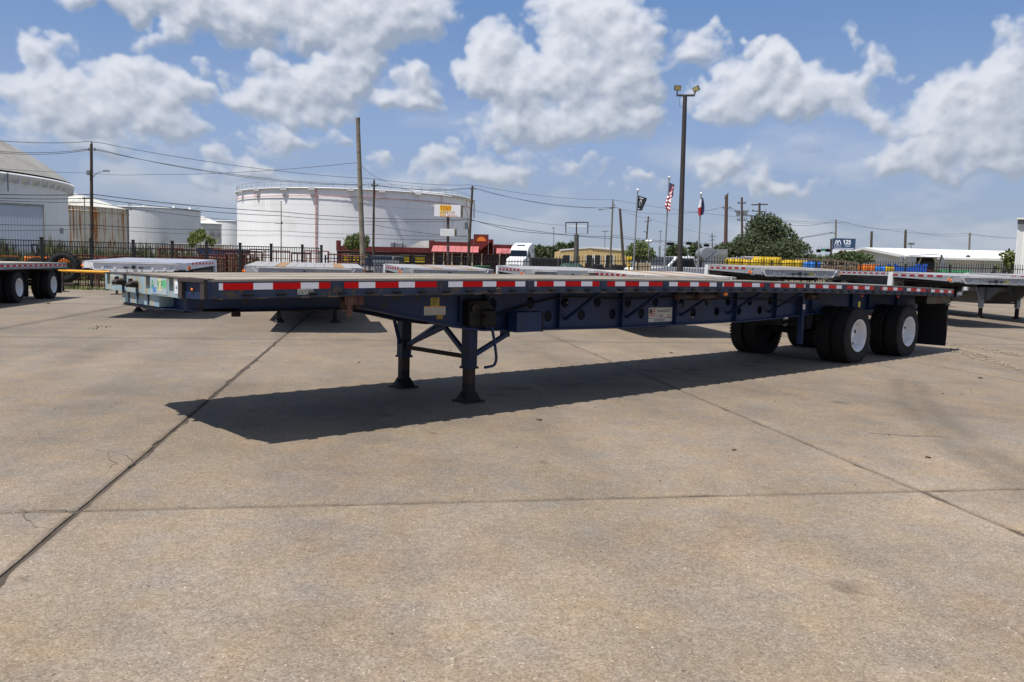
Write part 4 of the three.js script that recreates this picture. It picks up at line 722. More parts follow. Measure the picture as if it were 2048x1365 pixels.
fence('black flat topped steel fence behind the left trailers, with close double top rail', [-110, -10, 83, 181, 265, 343, 411, 478, 540, 602, 640], { pitch: 0.108, top: 2.2, post: 0.12, rails: [2.17, 1.93, 0.22] });
{ const p = []; for (let px = 648; px < 2300; px += 89) p.push(px); fence('black spear topped steel fence behind the right hand trailers, with pickets rising above its rail', p, { pitch: 0.15, top: 1.72, post: 0.075, rails: [1.7, 1.4, 0.25], over: 0.24 }); }
{ const list = [], r = rng(301); for (let px = -60; px < 760; px += 5) { const p = fenceAt(px + r() * 5); list.push([p.x, p.z + 0.7 + r() * 0.8, 0.35, 5 + r() * 12, 0.16]); }
  tag(mesh('grass', grassGeo(list, 302), M.grass, scene), 'ragged strip of green grass along the foot of the fence', null, null, 'stuff');
  const c = [[330, 600, 0.3, 90, .07], [300, 597, .25, 70, .07], [345, 607, .25, 60, .06], [205, 655, .2, 16, .03], [190, 658, .16, 10, .03], [94, 608, .1, 12, .05]].map(([x, y, s, n, h]) => { const d = at(x, y, 1).sub(V(0, EYE, 0)), p = V(0, EYE, 0).addScaledVector(d, -EYE / d.y); return [p.x, p.z, s, n, h]; });
  tag(mesh('weeds', grassGeo(c, 303), M.grass, scene), 'low weeds growing from the concrete joints near the blue trailer nose', null, null, 'stuff'); }

// ---------------------------------------------------------------- poles and cables
function pole(o) {
  const { name = 'utility_pole', label, category = 'utility pole', top, base, depth, r = 0.15, mat = M.pole, extra, group, seg = 10, sink = 0 } = o;
  const b = foot(base, depth), e = at(top[0], top[1], depth), t = thing(name, label, category, b, 0, group), l = e.clone().sub(b);
  const s0 = l.clone().multiplyScalar(-sink);
  mesh('shaft', rod(s0, l, r, r * 0.72, seg), mat, t);
  const P = (x, y) => at(x, y, depth).sub(b);      // fittings are placed on the pole itself
  if (extra) extra(t, P, l);
  return t;
}
const insul = (t, p) => mesh('insulator', lathe([[0.001, 0], [0.09, 0.0], [0.05, 0.08], [0.1, 0.1], [0.05, 0.18], [0.08, 0.2], [0.001, 0.3]], 10).translate(p.x, p.y - 0.1, p.z + 0.02), M.greySteel, t);
const arm = (t, a, b, w = 0.12) => mesh('cross_arm', strut(a, b, w, w), M.pole, t);
const PD = (px) => 114.4 / (1 - (px - 1024) / 1653);   // the pole line runs along the road beyond the fence
pole({ label: 'dark timber utility pole with a street light arm, left of the rusty tank', top: [182, 288], base: 183, depth: PD(182), r: 0.17, extra: (t, P) => { insul(t, P(177, 299)); insul(t, P(189, 299)); insul(t, P(183, 286)); mesh('lamp_arm', pipe([P(183, 358), P(190, 349), P(200, 344), P(209, 343)], 0.035, 16, 6), M.galv, t); mesh('street_lamp', box(0.5, 0.14, 0.22, P(212, 342).x, P(212, 342).y, P(212, 342).z), M.galv, t); arm(t, P(165, 397), P(183, 397)); mesh('cable_clamp', box(0.3, 0.4, 0.3, P(178, 346).x, P(178, 346).y, 0.1), M.greySteel, t); } });
pole({ name: 'service_pole', label: 'thin pale service pole close beside the dark pole with the street light', top: [168, 394], base: 170, depth: PD(170) + 3, r: 0.06, mat: M.poleGrey });
pole({ label: 'tall bare weathered grey pole leaning left in front of the large white tank', top: [715, 236], base: 728, depth: 50, r: 0.17, mat: M.poleGrey, extra: (t, P) => { mesh('split_top', [strut(P(717.5, 252), P(718, 235), 0.12, 0.1), strut(P(714, 252), P(713.5, 237), 0.1, 0.1)], M.pole, t); } });
pole({ label: 'upright dark utility pole in front of the white tank, right of the leaning bare pole', top: [748, 362], base: 746, depth: PD(748), r: 0.16, extra: (t, P) => { arm(t, P(743, 372), P(755, 372)); insul(t, P(743, 370)); insul(t, P(755, 370)); insul(t, P(748, 360)); } });
pole({ label: 'dark utility pole with a pale transformer at the right edge of the white tank', top: [945, 372], base: 935, depth: PD(945), r: 0.2, extra: (t, P) => { insul(t, P(941, 378)); insul(t, P(950, 378)); insul(t, P(949, 402)); const q = P(932, 452); mesh('transformer', [new THREE.CylinderGeometry(0.3, 0.3, 0.85, 16).translate(q.x, q.y, q.z + 0.1), new THREE.CylinderGeometry(0.06, 0.08, 0.25, 8).translate(q.x, q.y + 0.5, q.z + 0.1)], M.galv, t); mesh('conduit', pipe([P(937, 470), P(935, 440), P(934, 424), P(926, 413), P(918, 412)], 0.05, 20, 6), M.greySteel, t); } });
pole({ label: 'pale utility pole with long street light arm pointing left, before the tan building', top: [1226, 402], base: 1220, depth: PD(1226), r: 0.17, mat: M.poleGrey, extra: (t, P) => { arm(t, P(1220, 416), P(1230, 416)); insul(t, P(1226, 400)); mesh('lamp_arm', rod(P(1224, 417), P(1203, 419), 0.05), M.galv, t); mesh('street_lamp', box(0.7, 0.15, 0.3, P(1201, 419.5).x, P(1201, 419.5).y, 0), M.galv, t); insul(t, P(1229, 410)); } });
pole({ label: 'bare dark pole leaning left, just right of the pole with the long lamp arm', top: [1240, 418], base: 1250, depth: 86, r: 0.17 });
pole({ label: 'far leaning utility pole with two short cross arms, right of the black flag', top: [1297, 433], base: 1288, depth: 170, r: 0.2, extra: (t, P) => { arm(t, P(1289, 444), P(1302, 442)); arm(t, P(1287, 463), P(1296, 466)); insul(t, P(1302, 440)); } });
pole({ label: 'thick brown utility pole standing left of the large tree', top: [1453.5, 390], base: 1451, depth: 95, r: 0.24, mat: std({ color: C3(92, 66, 54), roughness: 0.7 }), extra: (t, P) => { insul(t, P(1450, 396)); insul(t, P(1456, 388)); insul(t, P(1447, 415)); insul(t, P(1461, 415)); mesh('bracket', [rod(P(1447, 417), P(1461, 417), 0.03)], M.greySteel, t); } });
pole({ label: 'utility pole crowded with insulators on three levels, behind the large tree', top: [1484, 395], base: 1486, depth: 120, r: 0.2, extra: (t, P) => { for (const [y, w] of [[407, 8], [424, 13], [441, 9]]) { arm(t, P(1484 - w, y), P(1484 + w, y), 0.09); for (const k of [-1, -0.55, 0.55, 1]) insul(t, P(1484 + k * w, y - 2)); } mesh('equipment_box', [box(0.5, 0.8, 0.4, P(1477, 427).x, P(1477, 427).y, 0), box(0.5, 0.8, 0.4, P(1491, 427).x, P(1491, 427).y, 0)], M.greySteel, t); } });
pole({ label: 'utility pole with two wide cross arms rising from the large tree', top: [1519.5, 406], base: 1518, depth: 150, r: 0.25, extra: (t, P) => { arm(t, P(1503, 410), P(1536, 409), 0.2); arm(t, P(1504, 422), P(1533, 424), 0.16); for (const x of [1506, 1532]) insul(t, P(x, 420)); } });
pole({ label: 'lower pole with one wide cross arm, half hidden by the large tree', top: [1504, 431], base: 1503, depth: 170, r: 0.22, extra: (t, P) => { arm(t, P(1489, 432), P(1518, 432), 0.18); } });
pole({ label: 'grey utility pole with a lamp arm above the blue billboard', top: [1672.5, 441], base: 1671, depth: 140, r: 0.18, mat: M.poleGrey, extra: (t, P) => { mesh('lamp_arm', pipe([P(1672, 468), P(1664, 466), P(1655, 466)], 0.05, 10, 6), M.galv, t); insul(t, P(1672.5, 440)); } });
pole({ label: 'short thick dark post between the billboard and the white building ridge', top: [1744, 463], base: 1742, depth: 120, r: 0.22 });
pole({ label: 'short thick dark post rising behind the white building canopy', top: [1812, 461.5], base: 1810, depth: 120, r: 0.22, extra: (t, P) => insul(t, P(1812, 460)) });
pole({ label: 'thin grey utility pole above the far part of the white building roof', top: [1940.5, 466], base: 1938, depth: 150, r: 0.2, mat: M.poleGrey, extra: (t, P) => arm(t, P(1937, 470), P(1944, 470), 0.1) });
pole({ label: 'slim pale pole with small cross arm before the left part of the white tank', top: [562, 408], base: 562, depth: 104, r: 0.075, mat: M.poleGrey, extra: (t, P) => { arm(t, P(550, 447), P(565, 448), 0.06); insul(t, P(564, 446)); insul(t, P(562, 405)); } });
pole({ label: 'small distant pole with two cross arms, left of the thick brown pole', top: [1424.5, 467], base: 1426, depth: 200, r: 0.15, extra: (t, P) => { arm(t, P(1418, 473), P(1433, 473), 0.12); arm(t, P(1418, 481), P(1431, 480), 0.12); } });
for (const [x, y, w, l] of [[1107.5, 455, 3, 'tall thin floodlight mast left of the empty sign frame'], [1210, 462, 7, 'tall thin mast with wide lamp bar, left of the long armed lamp pole'], [1321, 462, 3, 'thin distant mast just left of the striped flag pole']]) pole({ name: 'floodlight_mast', category: 'mast', label: l, top: [x, y], base: x - 0.5, depth: 230, r: 0.12, mat: M.greySteel, extra: (t, P) => { mesh('lamp_bar', strut(P(x - w, y + 1), P(x + w, y + 1), 0.25, 0.2), M.greySteel, t); } });
for (const [x, y, b, dpt, l] of [[1298, 483, 1297, 100, 'twin headed street light with white globes above the green tree'], [1823, 487, 1823, 110, 'small twin lamp post on the skyline of the white building']]) pole({ name: 'street_light', category: 'street light', label: l, top: [x, y], base: b, depth: dpt, r: 0.07, mat: M.galv, extra: (t, P) => { mesh('cross_bar', rod(P(x - 3.5, y), P(x + 3.5, y), 0.04), M.galv, t); for (const k of [-3.5, 3.5]) { const q = P(x + k, y); mesh('lamp_head', new THREE.SphereGeometry(0.2, 14, 10).translate(q.x, q.y, q.z), x < 1500 ? M.white : M.greySteel, t); } } });

// yard light: square steel mast with two floodlights
pole({ name: 'yard_light', category: 'light pole', label: 'tall dark square light mast with two floodlights, rising beside the striped flag', top: [1370.5, 190], base: 1359.5, depth: 39, r: 0.135, mat: M.darkSteel, seg: 4, extra: (t, P) => {
  mesh('cross_bar', strut(P(1353.5, 191), P(1389.5, 191), 0.08, 0.08), M.darkSteel, t);
  const lampFace = std({ color: C3(196, 182, 120), roughness: 0.4 });
  for (const [x, y, ry, rz] of [[1355.5, 176, 0.15, 0], [1392.5, 178, -0.7, 0.35]]) {
    const q = P(x, y), b = P(x + (x < 1370 ? -1.5 : -3.5), 190);
    const g = mesh('floodlight', [cham(0.32, 0.23, 0.09, 0, 0, 0, 0.015)], M.darkSteel, t); g.position.copy(q); g.rotation.set(0.3, ry, rz, 'YXZ');
    mesh('lens', [box(0.27, 0.18, 0.01, 0, 0, 0.048)], lampFace, g); mesh('fins', [...Array(7)].map((_, i) => box(0.008, 0.2, 0.06, -0.12 + i * 0.04, 0, -0.07)), M.darkSteel, g);
    mesh('lamp_bracket', rod(b, q, 0.03), M.darkSteel, t);
  }
  mesh('loose_cable', pipe([P(1361, 193), P(1359, 205), P(1361, 214), P(1367, 213)], 0.008, 20, 5), M.wire, t);
} });
// flag poles and their flags
function flagPole(label, top, base, depth, flag) {
  return pole({ name: 'flagpole', category: 'flagpole', label, top, base, depth, r: 0.045, mat: M.galv, extra: (t, P, l) => {
    mesh('finial', new THREE.SphereGeometry(0.07, 14, 10).translate(l.x, l.y + 0.04, l.z), M.rim, t);
    flag(t, P);
  } });
}
const cloth = (t, name, map, fn) => { const m = mesh('flag', sheet(1, 1, fn, 26, 20), std({ map, roughness: 0.9, side: THREE.DoubleSide }), t, true); return m; };
flagPole('silver pole flying a black flag with a white emblem, leftmost of the three flags', [1275.5, 382], 1266, 40, (t, P) => cloth(t, 'flag', canvasTex(256, 170, (g, w, h) => {
  g.fillStyle = '#1d1f26'; g.fillRect(0, 0, w, h); g.fillStyle = '#d8d8da'; g.beginPath(); g.ellipse(w / 2 - 30, h / 2, 40, 50, 0, 0, 7); g.fill(); g.fillStyle = '#1d1f26'; g.beginPath(); g.ellipse(w / 2 - 24, h / 2 + 6, 22, 34, 0.2, 0, 7); g.fill(); g.fillRect(w / 2 - 70, h / 2 + 34, 80, 12); g.fillStyle = '#d8d8da'; g.fillRect(30, 14, 120, 12); g.fillRect(30, h - 26, 120, 12);
}), (u, v) => { const a = P(1276.5, 391), b = P(1275, 421), c = P(1294.5, 397), d = P(1284, 421.5); const top = a.clone().lerp(c, u), bot = b.clone().lerp(d, u), q = bot.lerp(top, v); return [q.x, q.y, q.z + 0.07 * Math.sin(u * 7 + v * 3) * u]; }));
flagPole('silver pole with a drooping red and white striped flag, the middle of the three flags', [1338.5, 357], 1328, 40, (t, P) => cloth(t, 'flag', canvasTex(512, 270, (g, w, h) => {
  for (let i = 0; i < 13; i++) { g.fillStyle = i % 2 ? '#e6e2e2' : '#a82a38'; g.fillRect(0, i * h / 13, w, h / 13 + 1); } g.fillStyle = '#2a3358'; g.fillRect(0, 0, w * 0.4, h * 7 / 13); g.fillStyle = '#e8e8ea';
  for (let r = 0; r < 9; r++) for (let c = 0; c < (r % 2 ? 5 : 6); c++) { const x = 18 + c * 34 + (r % 2 ? 17 : 0), y = 11 + r * 15.4; g.beginPath(); for (let k = 0; k < 10; k++) { const q = k % 2 ? 2.4 : 5.6, an = k * Math.PI / 5 - Math.PI / 2; g.lineTo(x + q * Math.cos(an), y + q * Math.sin(an)); } g.fill(); }
}), (u, v) => { const hoistT = P(1338.5, 366), hoistB = P(1334.5, 411); const f = Math.sin(u * 17) * 0.055 * (0.3 + u), hang = 1 - v;
  const q = hoistB.clone().lerp(hoistT, v); const out = Math.sin(u * Math.PI * 1.15) * (0.06 + 0.11 * hang) * (v < 0.5 ? -1 : 0.9) + (u < 0.4 ? u * 0.34 * (0.4 + v) : 0.1); return [q.x + out + f * 0.5, q.y - u * u * 0.34 - 0.06 * u, q.z + 0.1 * Math.cos(u * 15) * u + 0.1 * u]; }));
flagPole('silver pole with a folded flag of red, white and blue, rightmost of the three flags', [1402.5, 389], 1396, 42, (t, P) => cloth(t, 'flag', canvasTex(256, 170, (g, w, h) => {
  g.fillStyle = '#e4e2e4'; g.fillRect(0, 0, w, h / 2); g.fillStyle = '#a22a34'; g.fillRect(0, h / 2, w, h / 2); g.fillStyle = '#262f52'; g.fillRect(0, 0, w * 0.62, h); g.fillStyle = '#e4e4e6'; g.beginPath(); for (let k = 0; k < 10; k++) { const q = k % 2 ? 11 : 27, an = k * Math.PI / 5 - Math.PI / 2; g.lineTo(w / 6 + q * Math.cos(an), h / 2 + q * Math.sin(an)); } g.fill();
}), (u, v) => { const a = P(1403, 395), b = P(1401.5, 428), q = b.clone().lerp(a, v); const out = (u < 0.4 ? u * 0.34 : 0.136 - (u - 0.4) * 0.5) * (0.75 + 0.35 * Math.sin(v * 4)); return [q.x + out + 0.02 * Math.sin(u * 20), q.y - u * 0.12, q.z + 0.12 * u + 0.04 * Math.cos(u * 16)]; }));

// cables strung along the poles: each one a sagging line through its attachment points
function cable(label, pts, r = 0.028, sag = 0.4) {
  const p3 = pts.map(([x, y, d]) => at(x, y, d)), all = [];
  for (let i = 0; i + 1 < p3.length; i++) { const len = p3[i].distanceTo(p3[i + 1]), n = 10; for (let k = i ? 1 : 0; k <= n; k++) { const f = k / n, q = p3[i].clone().lerp(p3[i + 1], f); q.y -= sag * (len / 30) * 4 * f * (1 - f); all.push(q); } }
  const g = new THREE.TubeGeometry(new THREE.CatmullRomCurve3(all), all.length * 2, r * 0.72, 4);
  tag(mesh('power_cable', g, M.wire, scene), label, 'cable', 'overhead cables');
}
const A = PD(182), B3 = PD(748), B4 = PD(945), B5 = PD(1226), L0 = 62;
cable('topmost thin cable crossing the sky over the white tank from the left edge', [[-60, 276, L0], [183, 283, A], [748, 358, B3], [945, 370, B4], [1226, 400, B5], [1700, 446, 150]], 0.03, 0.5);
cable('second cable from the top, running from the street light pole past the white tank', [[-60, 297, L0], [178, 298, A], [743, 370, B3], [941, 376, B4], [1222, 416, B5]], 0.03, 0.7);
cable('third cable from the top, close under the second on the way to the white tank', [[-60, 299, L0], [189, 298, A], [755, 370, B3], [950, 376, B4], [1230, 415, B5], [1453, 414, 100], [1672, 441, 140], [1940, 467, 150], [2100, 478, 150]], 0.03, 0.9);
cable('thin cable running level from the street light pole up to the leaning bare pole', [[-60, 332, L0], [180, 346, A], [300, 349, 66], [716, 325, 50]], 0.02, 0.25);
cable('short cable sloping down right from the leaning bare pole', [[716, 325, 50], [748, 352, 74], [830, 386, B4]], 0.02, 0.1);
cable('heavy cable across the middle of the tanks, upper of a close pair', [[-60, 387, L0], [183, 389, A], [562, 424, 100], [748, 437, B3], [937, 438, B4], [1030, 462, 116], [1222, 474, B5], [1330, 485, 140], [1480, 494, 140], [1668, 464, 140]], 0.05, 0.2);
cable('heavy cable across the middle of the tanks, lower of a close pair', [[-60, 393, L0], [183, 396, A], [562, 432, 100], [747, 443, B3], [936, 440, B4], [1222, 478, B5]], 0.045, 0.3);
cable('slack cable from the rusty tank across the large white tank number', [[-60, 398, L0], [183, 405, A], [470, 441, 95], [562, 446, 104], [748, 450, B3], [860, 468, 106], [937, 474, B4]], 0.035, 0.2);
cable('low cable running across the tanks at the height of the bushes, upper', [[-60, 447, L0], [183, 450, A], [460, 460, 95], [562, 462, 104], [748, 469, B3], [935, 472, B4]], 0.035, 0.2);
cable('low cable running across the tanks at the height of the bushes, lower', [[-60, 460, L0], [183, 457, A], [562, 470, 104], [748, 477, B3], [935, 478, B4]], 0.025, 0.25);
cable('thin cable high over the restaurant toward the tan building', [[945, 420, B4], [1090, 448, 118], [1222, 452, B5]], 0.025, 0.3);
cable('cable from the pale lamp pole across the flags to the leaning far pole', [[1228, 412, B5], [1297, 436, 170], [1424, 470, 200]], 0.03, 0.3);
cable('signal cable crossing the road in front of the distant trees', [[1222, 470, B5], [1300, 480, 125], [1378, 485, 120], [1470, 490, 120]], 0.04, 0.1);
cable('cable from the large tree to the blue billboard pole', [[1560, 480, 120], [1668, 466, 140]], 0.04, 0.15);
cable('thin cable over the white building toward the right edge', [[1453, 418, 95], [1672, 446, 140], [1812, 460, 120], [1940, 470, 150], [2100, 476, 150]], 0.02, 0.4);

// ---------------------------------------------------------------- storage tanks
const azi = (px) => Math.atan((px - 1024) / 1653);
function tankBase(pxC, half, D) { const a = azi(pxC); return { p: V(Math.sin(a) * D, 0, -Math.cos(a) * D), r: D * Math.sin(half), a }; }
const whiteTank = worn([240, 240, 241], { n: 1024, size: 14, blotch: 5, grain: 3, streak: 4, dirt: [196, 190, 182], dirtAmt: 0.25, rough: 0.55, seed: 201 });
const greyWhite = worn([220, 222, 222], { n: 512, size: 14, blotch: 6, grain: 3, streak: 5, dirt: [168, 164, 156], dirtAmt: 0.3, rough: 0.65, seed: 202 });
const domeMat = worn([150, 147, 140], { n: 512, size: 16, blotch: 8, streak: 4, dirtAmt: 0.2, rough: 0.8, seed: 203 });
const redPipe = std({ color: C3(196, 132, 122), roughness: 0.7 });
const shell = (r, h, seg = 72, y0 = 0) => new THREE.CylinderGeometry(r, r, h, seg, 1, true).translate(0, y0 + h / 2, 0);
const ring = (r, y, w, h, seg = 72) => lathe([[r, y], [r + w, y], [r + w, y + h], [r, y + h]], seg);
{ // the large white tank
  const a0 = azi(472), a1 = azi(935), m = (a0 + a1) / 2, D = 158, r = D * Math.sin((a1 - a0) / 2), H = 13.0;
  const t = thing('storage_tank', 'large white cylindrical storage tank with railing and red sprinkler pipes, behind the restaurant sign', 'storage tank', V(Math.sin(m) * D, 0, -Math.cos(m) * D), -m);
  for (let i = 0; i < 5; i++) mesh('shell_course', shell(r - i * 0.012, H / 5 - 0.015, 96, i * H / 5), whiteTank, t);
  mesh('roof', [lathe([[0.01, H + 0.5], [r * 0.6, H + 0.25], [r, H - 0.02]], 72)], whiteTank, t);
  mesh('rim', ring(r - 0.03, H - 0.05, 0.3, 0.16, 96), M.white, t);
  const pt = (deg, y, out = 0) => { const q = deg * Math.PI / 180; return V(Math.sin(q) * (r + out), y, Math.cos(q) * (r + out)); };
  mesh('sprinkler_pipe', [lathe([[r + 0.1, H - 1.25], [r + 0.18, H - 1.25], [r + 0.18, H - 1.17], [r + 0.1, H - 1.17]], 96)], redPipe, t);
  const rail = mesh('railing', [ring(r, H + 1.05, 0.04, 0.04, 96), ring(r, H + 0.6, 0.03, 0.03, 96)], M.greySteel, t);
  tag(mesh('railing_post', [...Array(72)].map((_, i) => rod(pt(i * 5, H, 0.03), pt(i * 5, H + 1.08, 0.03), 0.025, 0.025, 5)), M.greySteel, rail), null, null, null, 'stuff');
  for (const px of [484, 515, 566, 622, 697, 760, 830]) { // vents on the rim
    let best = 0, err = 1e9; for (let d = -89; d < 90; d += 0.5) { const q = pt(d, H).applyAxisAngle(V(0, 1, 0), -m).add(t.position); const e = Math.abs(q.x / -q.z - (px - 1024) / 1653); if (e < err) { err = e; best = d; } }
    const q = pt(best, H - 0.1, 0.22); mesh('rim_vent', [cham(1.0, 0.5, 0.8, 0, 0, 0, 0.03)], M.white, t).position.copy(q);
  }
  const strip = (deg, name) => mesh(name, [rod(pt(deg, 0, 0.2), pt(deg, H, 0.2), 0.08, 0.08, 8), ...[...Array(16)].map((_, i) => { const q = pt(deg, 0.5 + i * 0.8, 0.12); return box(0.26, 0.06, 0.22, q.x, q.y, q.z, deg * Math.PI / 180); })], redPipe, t);
  strip(-17.5, 'riser_pipe');
  for (const d of [-74, -52, 8, 42, 66]) mesh('pipe_hanger', [rod(pt(d, H - 1.25, 0.15), pt(d, H, 0.15), 0.05)], redPipe, t);
  mesh('foam_pipe', pipe([pt(24, H + 0.35, -0.3), pt(50, H + 0.3, 0.1), pt(70, H + 0.3, 0.3), pt(78, H + 0.25, 0.5), pt(80, H - 0.5, 0.7), pt(80.5, H - 3, 0.7)], 0.17, 40, 8), M.white, t);
  const n = new THREE.Mesh(new THREE.PlaneGeometry(1.5, 0.75), std({ map: canvasTex(256, 128, (g, w, h) => { g.fillStyle = '#e8e8ea'; g.fillRect(0, 0, w, h); g.fillStyle = '#3a3e46'; g.font = 'bold 108px sans-serif'; g.textAlign = 'center'; g.textBaseline = 'middle'; g.fillText('3005', w / 2, h / 2 + 4); }), roughness: 0.6 }));
  n.name = 'tank_number'; { const q = pt(-2.5, 5.4, 0.035); n.position.copy(q); n.rotation.y = -2.5 * Math.PI / 180; t.add(n); }
}
{ // domed tank at the left edge
  const r = 27, D = 150, m = azi(138) - Math.asin(r / D), H = 11.7;
  const t = thing('domed_tank', 'white tank with a wide grey ribbed dome roof at the left edge of the view', 'storage tank', V(Math.sin(m) * D, 0, -Math.cos(m) * D), -m);
  mesh('shell', shell(r, H, 96), greyWhite, t);
  mesh('eave', [lathe([[r, H - 0.9], [r + 0.9, H - 0.1], [r + 0.9, H + 0.25], [r - 0.2, H + 0.35]], 96)], greyWhite, t);
  tag(mesh('eave_bracket', [...Array(90)].map((_, i) => box(0.12, 0.9, 0.8, 0, H - 0.55, r + 0.4).rotateY(i * Math.PI / 45)), greyWhite, t), null, null, null, 'stuff');
  const prof = [...Array(13)].map((_, i) => { const f = i / 12; return [Math.max(0.01, (r + 0.5) * (1 - f)), H + 0.3 + 8.5 * (1 - Math.pow(1 - f, 2.8))]; });
  for (let k = 0; k < 4; k++) mesh('dome_course', lathe(prof.slice(k * 3, k * 3 + 4).map(([x, y], i, l) => [x, y - (i === l.length - 1 ? 0 : 0) + 0.06 * (4 - k)]), 96), domeMat, t);
  tag(mesh('dome_rib', [...Array(48)].map((_, i) => pipe(prof.filter((_, k) => k % 2 === 0).map(([x, y]) => V(0, y + 0.2, x)), 0.05, 10, 4).rotateY(i * Math.PI / 24)), domeMat, t), null, null, null, 'stuff');
  const q = V(Math.sin(0.62) * (r + 0.95), 0, Math.cos(0.62) * (r + 0.95));
  mesh('overflow_pipe', rod(V(q.x, H - 2.2, q.z), V(q.x, H + 0.2, q.z), 0.09), M.greySteel, t);
  mesh('wall_plate', box(1.4, 0.8, 0.1, 0, 4.9, r + 0.02).rotateY(1.12), M.greySteel, t);
}
{ // rust streaked tank with a shallow cone roof
  const rust = std({ roughness: 0.85, map: dataTex(1024, (u, v, i, j) => {
    const n = fbm(u * 10, v * 6, 5, 211, 0), st = fbm(u * 46, v * 1.6, 4, 212), drip = Math.min(1, 1.5 * sstep(0.5, 0.64, st) * sstep(0.36, 0.58, fbm(u * 9 + 3, v * 3.2, 4, 213))), g = (h2(i, j, 4) - 0.5) * 8;
    const b = [206 + (n - 0.5) * 34 + g, 200 + (n - 0.5) * 36 + g, 186 + (n - 0.5) * 40 + g];
    return [mix(b[0], 156, drip * 0.85), mix(b[1], 96, drip * 0.9), mix(b[2], 52, drip * 0.95)];
  }, 12) });
  const { p, r, a } = tankBase(132, 3.45 * Math.PI / 180, 190), H = 10.6;
  const t = thing('rusty_tank', 'rust streaked cream tank with shallow cone roof behind the street light pole', 'storage tank', p, -a);
  for (let i = 0; i < 3; i++) mesh('shell_course', shell(r - i * 0.02, H / 3 - 0.04, 64, i * H / 3), rust, t);
  mesh('roof', lathe([[0.01, H + 3.5], [r * 0.5, H + 2.0], [r + 0.15, H + 0.12], [r + 0.15, H - 0.05], [r - 0.1, H - 0.02]], 64), worn([196, 194, 184], { seed: 214, size: 10, dirtAmt: 0.3 }), t);
  mesh('wind_girder', ring(r, H - 0.9, 0.25, 0.14, 64), rust, t);
  const q = (d, y, o = 0.3) => V(Math.sin(d) * (r + o), y, Math.cos(d) * (r + o));
  mesh('roof_platform', [box(1.6, 0.1, 1.2, q(1.25, H, 0.4).x, H + 0.1, q(1.25, H, 0.4).z), ...[0, 1, 2].map((k) => rod(q(1.15 + k * 0.08, H + 0.1, 0.8), q(1.15 + k * 0.08, H + 1.3, 0.8), 0.05)), rod(q(1.15, H + 1.3, 0.8), q(1.31, H + 1.3, 0.8), 0.05)], M.greySteel, t);
  mesh('ladder', [rod(q(1.3, 0, 0.2), q(1.3, H, 0.2), 0.08), rod(q(1.34, 0, 0.2), q(1.34, H, 0.2), 0.08)], M.greySteel, t);
}
function plainTank(label, pxC, halfDeg, D, H, cone, mat, extra) {
  const { p, r, a } = tankBase(pxC, halfDeg * Math.PI / 180, D), t = thing('storage_tank', label, 'storage tank', p, -a);
  mesh('shell', shell(r, H, 64), mat, t);
  mesh('roof', lathe([[0.01, H + cone], [r * 0.5, H + cone * 0.55], [r + 0.08, H + 0.02], [r + 0.08, H - 0.1]], 64), mat, t);
  mesh('rim', ring(r, H - 0.25, 0.15, 0.12, 64), M.greySteel, t);
  if (extra) extra(t, r, H);
}
plainTank('plain flat topped white tank between the rusty tank and the small cone roofed tank', 300, 2.98, 225, 12.9, 0.2, greyWhite, (t, r, H) => { for (const d of [-0.1, 0.5, 0.95]) mesh('roof_vent', new THREE.CylinderGeometry(0.35, 0.45, 0.5, 12).translate(Math.sin(d) * (r - 0.6), H + 0.35, Math.cos(d) * (r - 0.6)), M.white, t); mesh('downpipe', rod(V(-r - 0.05, 0, 1), V(-r - 0.05, H, 1), 0.3, 0.3, 10), M.white, t); mesh('railing', [ring(r - 0.1, H + 0.9, 0.05, 0.05, 64)], M.greySteel, t); });
plainTank('small far tank with a low cone roof, left of the large white tank', 404, 1.15, 255, 11.0, 2.2, worn([204, 202, 196], { seed: 221, size: 10, dirtAmt: 0.35 }));
plainTank('far grey white tank partly hidden behind the left side of the large white tank', 468, 1.2, 275, 12.8, 0.3, greyWhite);
// grey-blue metal shed before the domed tank
const corr = (base, seed, size = 0.6) => std({ roughness: 0.55, metalness: 0.1, map: dataTex(256, (u, v, i, j) => { const g = (h2(i, j, seed) - 0.5) * 5, b = (fbm(u * 3, v * 3, 3, seed, 3) - 0.5) * 10; return base.map((x) => x + g + b); }, 6), bumpMap: dataTex(128, (u) => { const q = (0.5 + 0.5 * Math.tanh(4 * Math.sin(u * Math.PI * 4))) * 255; return [q, q, q]; }, size, false), bumpScale: 0.03 });
{
  const t = thing('metal_shed', 'flat fronted grey blue metal shed standing before the domed tank', 'building', V(at(88, 520, 96).x, 0, -96), 30 * Math.PI / 180);
  const x0 = -17, x1 = 0, H = heightAt(88, 411.5, 96);
  mesh('wall', span(x0, x1, 0, H, 0, -12), corr([178, 188, 204], 231), t);
  mesh('roof_edge', span(x0 - 0.1, x1 + 0.12, H - 0.12, H + 0.12, 0.08, -12.1), M.greySteel, t);
  mesh('corner_trim', span(x1 - 0.02, x1 + 0.1, 0, H - 0.13, 0.06, -0.1), std({ color: C3(140, 130, 120), roughness: 0.7 }), t);
}
{ const p = at(392, 492, 150), t = thing('low_building', 'low long white building behind the spiky bush, left of the large white tank', 'building', V(p.x, 0, p.z)); mesh('wall', span(-4.8, 4.8, 0, 3.6, 0, -6), M.roofWhite, t); mesh('roof', prism([[-5, 0.3], [5, 0.3], [5, -6.3], [-5, -6.3]], 3.61, 3.85), M.white, t); mesh('door', span(-1, 0.2, 0, 2.4, 0.003, 0.06), M.greySteel, t); }

